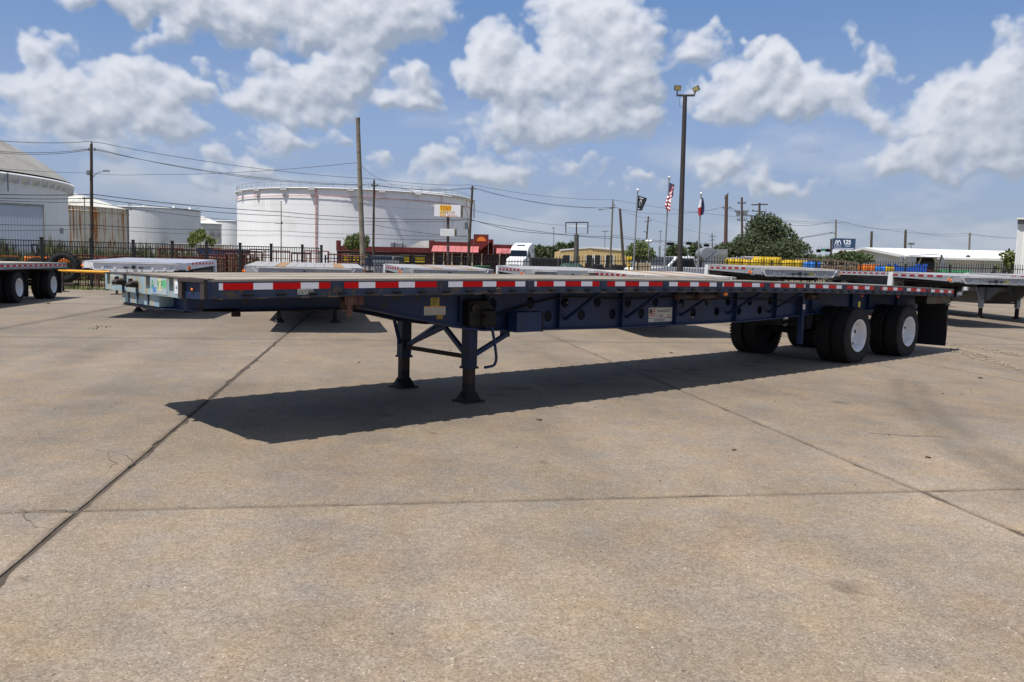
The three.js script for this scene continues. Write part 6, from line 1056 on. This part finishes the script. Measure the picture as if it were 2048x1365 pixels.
function pickup(label, p, turn, mat) {
  return car({ name: 'pickup_truck', label, category: 'pickup truck', p, turn, W: 1.95, mat, wheels: [1.75, -1.75], wr: 0.4,
    profile: [[2.75, 0.5], [2.8, 1.0], [2.6, 1.22], [1.2, 1.32], [-0.95, 1.3], [-2.8, 1.28], [-2.82, 0.55]], cabin: [[1.2, 1.3], [0.5, 1.85], [-0.8, 1.9], [-1.05, 1.3]],
    win: [{ name: 'windshield', tri: gl(1.27, 1.38, 0.6, 1.9, 0.82) }, { name: 'side_window', both: true, inset: 0.085, shape: [[1.0, 1.33], [0.48, 1.77], [-0.72, 1.82], [-0.9, 1.33]] }],
    grille: (t) => { mesh('grille', cham(0.06, 0.34, 1.2, 2.84, 0.95, 0, 0.02), M.black, t); mesh('bumper', cham(0.16, 0.24, 1.9, 2.86, 0.6, 0, 0.03), M.galv, t); for (const z of [-0.75, 0.75]) mesh('headlight', cham(0.08, 0.2, 0.3, 2.8, 1.05, z, 0.02), M.galv, t); } });
}
pickup('white pickup truck parked behind the fence, left of the square light mast', foot(1345, 47), Math.PI + 0.55, M.white);
pickup('white roofed dark pickup facing the yard behind the grey steel crate', foot(768, 47), -Math.PI / 2 - 0.25, worn([60, 62, 66], { seed: 431 }));
function tractor(label, px, d, turn, mat) {
  const t = thing('farm_tractor', label, 'tractor', foot(px, d), turn);
  mesh('hood', [cham(1.3, 0.34, 0.5, 0.95, 1.2, 0, 0.08)], mat, t); mesh('chassis', [span(-0.6, 1.6, 0.55, 0.9, -0.25, 0.25)], M.black, t);
  for (const z of [-1, 1]) { const w = mesh('rear_wheel', [tyreShape(0.65, 0.4, 24)], M.rubber, t); w.position.set(-0.4, 0.65, z * 0.62); mesh('rim', lathe([[0.36, z * 0.1], [0.3, z * 0.16], [0.001, z * 0.16]], 18).rotateX(1.5708), M.black, w); const f = mesh('front_wheel', tyreShape(0.38, 0.24, 20), M.rubber, t); f.position.set(1.4, 0.38, z * 0.5); mesh('fender', [box(0.9, 0.06, 0.34, -0.4, 1.36, z * 0.6)], mat, t); }
  mesh('roll_bar', [rod(V(-0.55, 0.9, -0.45), V(-0.6, 2.1, -0.45), 0.035), rod(V(-0.55, 0.9, 0.45), V(-0.6, 2.1, 0.45), 0.035), rod(V(-0.6, 2.1, -0.45), V(-0.6, 2.1, 0.45), 0.035)], M.black, t); mesh('seat', [cham(0.4, 0.12, 0.45, -0.3, 1.2, 0, 0.04), cham(0.1, 0.4, 0.42, -0.52, 1.42, 0, 0.04)], M.black, t); mesh('steering_wheel', new THREE.TorusGeometry(0.18, 0.02, 8, 20).rotateY(1.2).translate(0.15, 1.5, 0), M.black, t);
}
tractor('orange farm tractor behind the fence at the far left, nearer the frame edge', 36, 51, 0.5, M.orange);
tractor('orange farm tractor behind the fence above the rear wheels of the left flatbed', 92, 50, 0.2, M.orange);

// ---------------------------------------------------------------- farm supply stock beyond and along the fence
function gatePanel(label, a, b, h, mat, opts = {}) {       // welded pipe panel between two ground points
  const d = b.clone().sub(a), L = Math.hypot(d.x, d.z), t = thing('corral_panel', label, 'corral panel', a, Math.atan2(-d.z, d.x), opts.group || 'corral panels stacked along the fence');
  mesh('frame', [rod(V(0, 0, 0), V(0, h, 0), 0.03), rod(V(L, 0, 0), V(L, h, 0), 0.03), rod(V(0, h, 0), V(L, h, 0), 0.03), rod(V(0, 0.12, 0), V(L, 0.12, 0), 0.03)], mat, t);
  for (let i = 1; i < 5; i++) mesh('rail', rod(V(0, 0.12 + i * (h - 0.12) / 5, 0), V(L, 0.12 + i * (h - 0.12) / 5, 0), 0.022, 0.022, 6), mat, t);
  for (let x = 0.3; x < L; x += 0.42) mesh('upright', rod(V(x, 0.12, 0.02), V(x, h, 0.02), 0.025, 0.025, 6), mat, t);
}
const ORD = ['first', 'second', 'third', 'fourth', 'fifth', 'sixth', 'seventh', 'eighth', 'ninth'];
const brownRed = worn([104, 40, 32], { seed: 441, chip: 0.2, rough: 0.85 }), brownDark = worn([62, 40, 34], { seed: 444, chip: 0.2, rough: 0.85 }), brownRed2 = worn([132, 62, 46], { seed: 442, chip: 0.25, chipCol: [150, 130, 110], rough: 0.85 });
for (const [i, [x0, x1, d, h]] of [[128, 176, 39.5, 1.55], [170, 218, 39.9, 1.5], [214, 262, 40.1, 1.55], [258, 306, 40.5, 1.45], [300, 350, 40.9, 1.5], [346, 396, 41.4, 1.6], [392, 440, 41.8, 1.7], [428, 470, 42.0, 1.9], [470, 512, 42.4, 1.9]].entries())
  for (const k of [0, 1]) { const f = (px, dd) => { const q = fenceAt(px); q.z -= 0.5 + dd + k * 0.3; q.y = rise(q.x, q.z); return q; }; gatePanel((k ? 'brown' : 'rust red') + ' corral panel behind the fence, ' + (k ? 'rear' : 'front') + ' of the ' + ORD[i] + ' pair from the left', f(x0 + k * 9, 0), f(x1 + k * 14, 0.35), h - k * 0.12, k ? brownRed2 : brownRed); }
for (const [i, [x0, x1, dd, h]] of [[520, 560, 1.5, 2.0], [556, 596, 2.2, 1.9], [590, 640, 1.6, 2.05], [632, 676, 2.4, 1.9], [668, 716, 1.6, 1.85]].entries()) { const f = (px) => { const q = fenceAt(px); q.z -= dd; q.y = rise(q.x, q.z); return q; }; gatePanel('tall brown red corral panel, ' + ORD[i] + ' from the left before the large white tank', f(x0), f(x1), h, i % 2 ? brownRed : brownRed2, { group: 'corral panels behind the middle of the fence' }); }
for (const [i, [x0, x1, dd, h]] of [[236, 284, 1.6, 1.95], [280, 326, 2.0, 2.0], [322, 366, 1.7, 1.9], [362, 404, 2.1, 2.05], [400, 440, 1.7, 2.0], [436, 478, 2.2, 1.95], [474, 516, 1.8, 2.05]].entries()) { const f = (px, k) => { const q = fenceAt(px); q.z -= dd + k; q.y = rise(q.x, q.z); return q; }; gatePanel('dark tall corral panel behind the white step deck, ' + ORD[i] + ' from the left', f(x0, 0), f(x1, 0.3), h, i % 3 === 1 ? brownRed2 : brownDark, { group: 'dark corral panels behind the white step deck' }); }
{ const p = foot(447, 47), t = thing('feed_bunk', 'long dark blue steel feed bunk raised behind the fence, left of the white tank', 'feed bunk', p, 0.16); mesh('trough', extrudeZ([[-1.3, 1.75], [1.3, 1.75], [1.4, 2.1], [-1.4, 2.1]], -0.4, 0.4), std({ color: C3(40, 56, 92), roughness: 0.7 }), t); for (const x of [-1.1, 0, 1.1]) mesh('leg', [span(x - 0.05, x + 0.05, 0, 1.749, -0.35, -0.25)], M.brown, t); for (const x of [-1.1, 0, 1.1]) mesh('leg', [span(x - 0.05, x + 0.05, 0, 1.749, 0.25, 0.35)], M.brown, t); }
{ const a = at(118, 541.5, 35), b = at(236, 545.5, 33.6), t = thing('yellow_boom', 'long yellow boom pole lying level between the left flatbed and the blue trailer nose', 'boom pole', V(a.x, 0, a.z)), d = b.clone().sub(a); mesh('boom', rod(V(0, a.y, 0), V(d.x, b.y, d.z), 0.055, 0.055, 12), M.yellowBar, t); for (const f of [0.06, 0.97]) mesh('support_post', [rod(V(d.x * f, 0, d.z * f), V(d.x * f, mix(a.y, b.y, f) - 0.05, d.z * f), 0.05), box(0.35, 0.03, 0.35, d.x * f, 0.016, d.z * f)], M.brown, t); }
{ const p = fenceAt(136); const t = thing('large_tyre', 'large black tractor tyre leaning on the fence above the corral panels', 'tyre', V(p.x, 0.97, p.z + 0.42), 0.15); const m = mesh('tread', lathe([[0.42, -0.16], [0.55, -0.2], [0.66, -0.17], [0.7, -0.08], [0.7, 0.08], [0.66, 0.17], [0.55, 0.2], [0.42, 0.16]], 36).rotateX(Math.PI / 2), M.rubber, t); mesh('tread_lug', [...Array(22)].map((_, i) => box(0.06, 0.1, 0.3, 0.7, 0, 0).rotateZ(i * Math.PI / 11)), M.rubber, m); const st = mesh('support_crate', [span(-0.5, 0.5, -0.97, -0.72, -0.3, 0.3)], M.brown, t); mesh('crate_slat', [span(-0.5, 0.5, -0.719, -0.7, -0.3, -0.05), span(-0.5, 0.5, -0.719, -0.7, 0.05, 0.3)], M.pallet, st); }
for (const [x, y, s, l] of [[226, 578, 0.34, 'pale concrete block on the grass by the fence, left of the blue trailer nose'], [240, 580, 0.28, 'smaller pale concrete block on the grass beside the larger one']]) { const d = at(x, y, 1).sub(V(0, EYE, 0)), p = V(0, EYE, 0).addScaledVector(d, -EYE / d.y), t = thing('concrete_block', l, 'concrete block', p, s * 3); mesh('block', cham(s * 1.3, s, s, 0, s / 2, 0, 0.03), M.cream, t); mesh('lifting_loop', new THREE.TorusGeometry(0.06, 0.012, 6, 14).translate(0, s + 0.03, 0), M.darkSteel, t); }
{ const p = foot(772, 43.3), t = thing('steel_crate', 'pale grey upright slatted steel crate behind the fence, left of the rust striped step deck', 'crate', p, 0.1); mesh('body', span(-0.58, 0.58, 0.1, 1.25, -0.5, 0.46), M.greySteel, t); for (let i = 0; i < 7; i++) mesh('slat', [cham(0.13, 1.5, 0.03, -0.54 + i * 0.18, 0.83, 0.49, 0.006)], M.galv, t); for (let i = 0; i < 6; i++) mesh('vent_hole', box(0.05, 0.09, 0.02, -0.45 + i * 0.18, 1.42, 0.515), M.black, t); mesh('top_frame', [span(-0.66, 0.66, 1.55, 1.72, -0.52, 0.52)], M.galv, t); mesh('skid', [span(-0.6, -0.45, 0, 0.098, -0.5, 0.5), span(0.45, 0.6, 0, 0.098, -0.5, 0.5)], M.pallet, t); }
{ const p = foot(964, 62), t = thing('green_bin', 'bright green wheeled bin behind the fence, left of the white truck', 'bin', p, 0.2); mesh('body', [extrudeZ([[-0.42, 0.12], [0.42, 0.12], [0.5, 1.35], [-0.5, 1.35]], -0.45, 0.45)], M.green, t); mesh('lid', cham(1.08, 0.1, 1.0, 0, 1.41, 0, 0.03), M.green, t); for (const x of [-0.3, 0.3]) mesh('wheel', new THREE.CylinderGeometry(0.12, 0.12, 0.08, 14).rotateX(1.57).translate(x, 0.12, 0.4), M.black, t); }
{ const p = foot(1098, 66), t = thing('dark_container', 'long dark green black container behind the fence, right of the white truck', 'container', p, 0.05); mesh('box_body', cham(2.6, 1.9, 1.8, -0.2, 1.05, 0, 0.04), M.black, t); for (let i = 0; i < 10; i++) mesh('side_rib', span(-1.45 + i * 0.27, -1.38 + i * 0.27, 0.2, 1.9, 0.9, 0.95), M.black, t); mesh('door_bar', [rod(V(0.6, 0.2, 0.97), V(0.6, 1.9, 0.97), 0.03), rod(V(0.9, 0.2, 0.97), V(0.9, 1.9, 0.97), 0.03)], M.greySteel, t); }
{ const p = foot(1143, 56), t = thing('green_tank', 'dark green rounded tank lying on its side behind the fence', 'tank', p, 0.1); mesh('barrel', [new THREE.CapsuleGeometry(0.62, 0.7, 10, 24).rotateZ(1.5708).translate(0, 0.95, 0)], M.darkGreen, t); mesh('cradle', [span(-0.5, -0.4, 0, 0.5, -0.5, 0.5), span(0.4, 0.5, 0, 0.5, -0.5, 0.5)], M.brown, t); mesh('filler_cap', new THREE.CylinderGeometry(0.12, 0.14, 0.1, 14).translate(0, 1.6, 0), M.black, t); }
{ const p = foot(1215, 50), t = thing('equipment_trailer', 'low yellow railed equipment trailer behind the fence, before the tan warehouse', 'trailer', p, 0.08); mesh('deck', span(-1.6, 1.6, 0.62, 0.72, -0.8, 0.8), M.pallet, t); mesh('side_rail', [span(-1.65, 1.65, 0.73, 0.83, 0.76, 0.84), span(-1.65, 1.65, 0.73, 0.83, -0.84, -0.76)], M.yellowBar, t); for (let i = 0; i < 6; i++) mesh('stake', span(-1.5 + i * 0.6, -1.44 + i * 0.6, 0.84, 1.5, 0.77, 0.83), M.brown, t); mesh('load', [...Array(5)].map((_, i) => cham(0.5, 0.5 + 0.2 * (i % 2), 0.9, -1.2 + i * 0.6, 1.0 + 0.1 * (i % 2), 0, 0.03)), M.black, t); for (const x of [-0.4, 0.4]) for (const z of [-0.85, 0.85]) { const w = mesh('wheel', tyreShape(0.34, 0.2, 20), M.rubber, t); w.position.set(x, 0.34, z); } mesh('drawbar', strut(V(-1.6, 0.6, 0), V(-2.7, 0.5, 0), 0.1, 0.1), M.yellowBar, t); }
{ const p = foot(1258, 43.5), t = thing('yellow_post', 'yellow steel post with a square head, left of the white pickup', 'post', p); mesh('shaft', rod(V(0, 0, 0), V(0, 1.75, 0), 0.06, 0.06, 12), M.yellow, t); mesh('head', cham(0.3, 0.16, 0.2, 0, 1.83, 0, 0.02), M.yellow, t); }
{ const p = foot(1283, 45.2), t = thing('pallet_box', 'cream boarded pallet box half hidden by fence pickets, left of the white pickup', 'crate', p); for (let i = 0; i < 5; i++) mesh('board', cham(0.15, 1.35, 0.05, -0.34 + i * 0.17, 0.9, 0.45, 0.008), M.cream, t); mesh('box_body', span(-0.42, 0.42, 0.2, 1.5, -0.45, 0.42), M.pallet, t); mesh('base', [span(-0.45, 0.45, 0.0, 0.1, -0.45, -0.3), span(-0.45, 0.45, 0.0, 0.1, 0.3, 0.45)], M.pallet, t); }
{ const d = 50, b = foot(1430, d), t = thing('metal_hopper', 'big grey sheet metal hopper with one slanted side, left of the thick brown pole', 'hopper', b), P = (x, y) => at(x, y, d).sub(b); const a = P(1404, 540), c = P(1406, 522), e = P(1432, 499), f = P(1454, 498.5), h = P(1454, 540); mesh('side_plate', extrudeZ([[a.x, 0.25], [c.x, c.y], [e.x, e.y], [f.x, f.y], [h.x, 0.25]], -0.05, 0.05), M.galv, t); mesh('back_plate', extrudeZ([[a.x, 0.25], [c.x, c.y], [e.x, e.y], [f.x, f.y], [h.x, 0.25]], -1.9, -1.8), M.galv, t); mesh('edge_angle', [strut(V(c.x, c.y, 0.06), V(e.x, e.y, 0.06), 0.05, 0.05), strut(V(h.x, 0.25, 0.06), V(f.x, f.y, 0.06), 0.05, 0.05)], M.galv, t); mesh('chute', new THREE.CylinderGeometry(0.42, 0.42, 1.7, 20).rotateX(1.5708).translate(P(1418, 506).x, P(1418, 509).y, -1), M.greySteel, t); mesh('leg', [span(a.x + 0.1, a.x + 0.2, 0, 0.249, -0.05, 0.05), span(h.x - 0.2, h.x - 0.1, 0, 0.249, -0.05, 0.05)], M.darkSteel, t); }
for (const [x, d, w, h, l] of [[1470, 56, 0.88, 1.15, 'shorter shrink wrapped grey pallet load left of its taller neighbour'], [1499, 56, 1.0, 1.25, 'taller shrink wrapped grey pallet load before the large tree']]) { const p = foot(x, d), t = thing('wrapped_pallet', l, 'pallet load', p); p.y += 0; mesh('load', [cham(w, h, 0.9, 0, 0.75 + h / 2 + 0.15, 0, 0.05)], M.wrap, t); mesh('lower_load', cham(w, 0.72, 0.9, 0, 0.52, 0, 0.04), M.wrap, t); mesh('pallet_board', [span(-w / 2, w / 2, 0, 0.14, -0.45, 0.45)], M.pallet, t); mesh('paper_label', span(-0.12, 0.06, 1.5, 1.68, 0.452, 0.456), M.label, t); }
// poly tubs in stacks
const tubG = (() => { const g = lathe([[0.001, 0], [0.27, 0], [0.31, 0.05], [0.33, 0.2], [0.30, 0.24], [0.34, 0.3], [0.35, 0.5], [0.33, 0.56], [0.28, 0.6], [0.001, 0.6]], 20), p = g.attributes.position; for (let i = 0; i < p.count; i++) { const x = p.getX(i), z = p.getZ(i), a = Math.atan2(z, x), k = 1 + 0.06 * Math.cos(a * 6); p.setX(i, x * k); p.setZ(i, z * k); } g.computeVertexNormals(); return ready(g); })();
const lidG = ready([new THREE.TorusGeometry(0.29, 0.03, 6, 20).rotateX(1.5708).translate(0, 0.6, 0)]);
const tub0 = {};
function tub(px, d, y, s, mat, key, label, group) {
  const p = foot(px, d); p.y += y; let t;
  if (!tub0[key]) { t = tub0[key] = thing('poly_tub', label, 'tub', p, px, group); mesh('drum', tubG, mat, t); mesh('rim', lidG, mat, t); }
  else { t = tub0[key].clone(); t.name = numbered('poly_tub'); t.position.copy(p); t.rotation.y = px; scene.add(t); tag(t, label, 'tub', group); }
  t.scale.setScalar(s);
}
const stands = [];
for (const [j, [x0, x1, n, h, s]] of [[1461, 1481, 4, 1.26, 1.0], [1493, 1514, 4, 1.22, 1.0], [1519, 1548, 5, 1.28, 1.25], [1555, 1576, 4, 1.22, 1.0], [1579, 1602, 4, 1.23, 1.08]].entries()) for (let i = 0; i < n; i++) { tub(mix(x0, x1, i / (n - 1)), 49 + (i % 2) * 0.35, h - 0.1 * (s - 1), s, M.yellow, 'y', 'yellow lobed poly tub in the ' + ORD[j] + ' yellow cluster from the grey hopper', 'yellow tubs in the long row behind the fence'); }
for (let i = 0; i < 4; i++) tub(1611 + i * 6, 49 + (i % 2) * 0.35, 1.2, 1.0, M.skyBlue, 'b', 'bright blue lobed poly tub at the right end of the yellow row', 'blue tubs beside the yellow row');
for (let i = 0; i < 4; i++) tub(1729 + i * 6, 49 + (i % 2) * 0.35, 1.08, 1.05, M.orange, 'o', 'orange lobed poly tub left of the blue ones by the wooden crates', 'orange tubs by the wooden crates');
for (let i = 0; i < 3; i++) tub(1752 + i * 6, 49 + (i % 2) * 0.35, 1.04, 1.05, M.skyBlue, 'c', 'blue lobed poly tub between the orange and the yellow tubs', 'blue tubs between orange and yellow');
for (let i = 0; i < 2; i++) tub(1770 + i * 7, 49 + (i % 2) * 0.35, 1.04, 1.05, M.yellow, 'z', 'yellow lobed poly tub just left of the big blue trough', 'yellow tubs beside the blue trough');
for (const [x0, x1, y, l] of [[1458, 1606, 1.22, 'long timber staging under the row of yellow tubs'], [1607, 1634, 1.19, 'short timber staging under the bright blue tubs'], [1725, 1781, 1.03, 'low timber staging under the orange, blue and yellow tubs']]) {
  const a = foot(x0, 48.6), b = foot(x1, 48.6), L = Math.hypot(b.x - a.x, b.z - a.z), t = thing('timber_staging', l, 'staging', a, Math.atan2(-(b.z - a.z), b.x - a.x)); mesh('top_board', [span(0, L, y - 0.08, y - 0.01, -0.8, -0.02), span(0, L, y - 0.08, y - 0.01, 0.02, 0.5)], M.pallet, t); for (let x = 0.1; x < L; x += 0.9) mesh('post', [span(x, x + 0.09, 0, y - 0.081, 0.35, 0.44), span(x, x + 0.09, 0, y - 0.081, -0.7, -0.61)], M.pallet, t);
}
for (const [x, w, h, l] of [[1612, 1.0, 1.05, 'shortest open slatted crate above the bright blue tubs'], [1651, 0.78, 2.05, 'first of the tall slatted crates from the blue tubs'], [1673, 0.74, 2.0, 'second tall slatted crate from the blue tubs'], [1694, 0.72, 1.95, 'third tall slatted crate from the blue tubs'], [1714.5, 0.70, 1.88, 'fourth tall slatted crate from the blue tubs'], [1735, 0.72, 1.8, 'tall slatted crate behind the orange tubs']]) {
  const d = 51.5, b = foot(x, d), y0 = x < 1620 ? 1.0 : 0, t = thing('slatted_crate', l, 'crate', V(b.x, b.y, b.z), 0.12);
  for (const sx of [-1, 1]) for (const sz of [-1, 1]) mesh('corner_post', span(sx * w / 2 - 0.035, sx * w / 2 + 0.035, y0, y0 + h, sz * 0.45 - 0.035, sz * 0.45 + 0.035), M.pallet, t);
  const n = Math.max(3, Math.round(h / 0.32)); for (let i = 0; i < n; i++) { const y = y0 + 0.06 + i * (h - 0.12) / (n - 1); mesh('slat', span(-w / 2, w / 2, y - 0.05, y + 0.05, 0.487, 0.51), M.pallet, t); mesh('slat', span(-w / 2, w / 2, y - 0.05, y + 0.05, -0.51, -0.487), M.pallet, t); mesh('side_slat', span(w / 2 + 0.037, w / 2 + 0.06, y - 0.05, y + 0.05, -0.45, 0.45), M.pallet, t); }
  for (let i = 0; i < (y0 ? 1 : 3); i++) mesh('packed_goods', cham(w * 0.7, 0.32, 0.6, 0, y0 + 0.3 + i * 0.6, 0, 0.04), i % 2 ? M.brown : M.wornWood, t);
  if (y0) for (const sx of [-1, 1]) mesh('leg', span(sx * w / 2 - 0.04, sx * w / 2 + 0.04, 0, y0 - 0.001, -0.45, -0.37), M.pallet, t);
}
{ const d = 49.5, b = foot(1814, d), t = thing('blue_trough', 'big blue plastic trough with upswept ends behind the fence on the right', 'trough', b), k = d / 1653; const X = (px) => (px - 1814) * k, yy = (px, py) => heightAt(px, py, d) - b.y; const out = [[X(1784), 0.5], [X(1844), 0.5], [X(1848), yy(1847, 528)], [X(1842), yy(1842, 528)], [X(1834), yy(1834, 533)], [X(1820), yy(1820, 536)], [X(1800), yy(1800, 535)], [X(1789), yy(1789, 532)], [X(1785), yy(1785, 528)], [X(1781), yy(1781, 528)]]; mesh('front_wall', extrudeZ(out, 0.4, 0.46), M.blue, t); mesh('back_wall', extrudeZ(out, -0.46, -0.4), M.blue, t); mesh('floor', span(X(1784), X(1844), 0.44, 0.499, -0.46, 0.46), M.blue, t); for (let i = 0; i < 6; i++) mesh('rib', span(X(1790 + i * 9), X(1792 + i * 9), 0.5, yy(1800, 537), 0.462, 0.5), M.blue, t); mesh('stand', [span(X(1788), X(1792), 0, 0.439, -0.4, 0.4), span(X(1836), X(1840), 0, 0.439, -0.4, 0.4)], M.brown, t); }
{ const d = 52, b = foot(1838, d), t = thing('steel_stack', 'stack of rust brown steel frames behind the blue trough', 'steel stack', b, 0.05); for (let i = 0; i < 4; i++) mesh('beam', strut(V(-1.7, 0.9 + i * 0.22, 0.1 * i), V(1.15, 0.82 + i * 0.22, 0.1 * i), 0.12, 0.1), M.rustRed, t); for (const x of [-1.3, 0, 1]) mesh('bearer', span(x - 0.05, x + 0.05, 0, 0.76, -0.1, 0.3), M.brown, t); }
{ const d = 50, b = foot(1864, d), t = thing('feed_rack', 'small yellow and green feed rack between the blue trough and the green mesh', 'rack', b); mesh('frame', [rod(V(-0.4, 0, 0), V(-0.4, 1.15, 0), 0.03), rod(V(0.4, 0, 0), V(0.4, 1.15, 0), 0.03), rod(V(-0.4, 1.15, 0), V(0.4, 1.15, 0), 0.03)], M.yellow, t); for (let i = 0; i < 5; i++) mesh('bar', rod(V(-0.3 + i * 0.15, 0.5, 0), V(-0.3 + i * 0.15, 1.15, 0.15), 0.02), i % 2 ? M.green : M.yellow, t); mesh('tray', cham(0.9, 0.12, 0.5, 0, 0.5, 0.1, 0.03), M.brown, t); }
{ const d = 50, b = foot(1908, d), t = thing('green_mesh_rolls', 'long green roll of plastic mesh lying behind the fence on the right', 'mesh roll', b, 0.08); const gm = worn([28, 104, 56], { seed: 451, blotch: 30, grain: 40, n: 256, size: 0.5 }); mesh('roll', [new THREE.CylinderGeometry(0.5, 0.5, 1.95, 20).rotateZ(1.5708).translate(0, 1.05, 0)], gm, t); mesh('strap', [-0.6, 0, 0.6].map((x) => new THREE.TorusGeometry(0.505, 0.015, 6, 24).rotateY(1.5708).translate(x, 1.05, 0)), M.darkGreen, t); mesh('bearer', [span(-0.8, -0.7, 0, 0.58, -0.4, 0.4), span(0.7, 0.8, 0, 0.58, -0.4, 0.4)], M.pallet, t); }
{ const d = 50, b = foot(1985, d), t = thing('flat_implement', 'low black flat implement on the right behind the fence, before the young tree', 'implement', b, 0.05); mesh('frame', [span(-2.4, 2.2, 0.85, 1.05, -0.5, 0.5)], M.black, t); for (let i = 0; i < 9; i++) mesh('tine', rod(V(-2.2 + i * 0.52, 0.85, 0.3), V(-2.2 + i * 0.52, 0.15, 0.45), 0.03), M.black, t); mesh('hitch', [strut(V(-0.3, 1.05, 0), V(0, 1.5, 0), 0.06, 0.06), strut(V(0.3, 1.05, 0), V(0, 1.5, 0), 0.06, 0.06)], M.black, t); mesh('seat_box', cham(0.28, 0.3, 0.3, 0.6, 1.25, 0, 0.03), M.black, t); for (const x of [-2, 1.9]) mesh('leg', span(x - 0.05, x + 0.05, 0, 0.849, -0.05, 0.05), M.black, t); }

{ // rank roadside growth beyond the left part of the fence
  const r = rng(460), pos = []; for (let i = 0; i < 24000; i++) { const px = -120 + r() * 640, d = 52 + r() * 8, b = foot(px, d), h = 0.25 + 2.0 * Math.pow(r(), 1.4) * (0.4 + fbm(px * 0.02, 3, 3, 461)), w = 0.03 + r() * 0.05, a = r() * 6.28, y = b.y + h * r() * 0.6; pos.push(b.x - Math.cos(a) * w, y, b.z - Math.sin(a) * w, b.x + Math.cos(a) * w, y, b.z + Math.sin(a) * w, b.x + (r() - 0.5) * 0.5, y + h * 0.6, b.z + (r() - 0.5) * 0.4); }
  tag(mesh('undergrowth', fromTris(pos), std({ color: C3(96, 98, 56), roughness: 1, side: THREE.DoubleSide }), scene), 'rank yellow green roadside growth beyond the left part of the fence', null, null, 'stuff'); }

renderer.render(scene, camera);
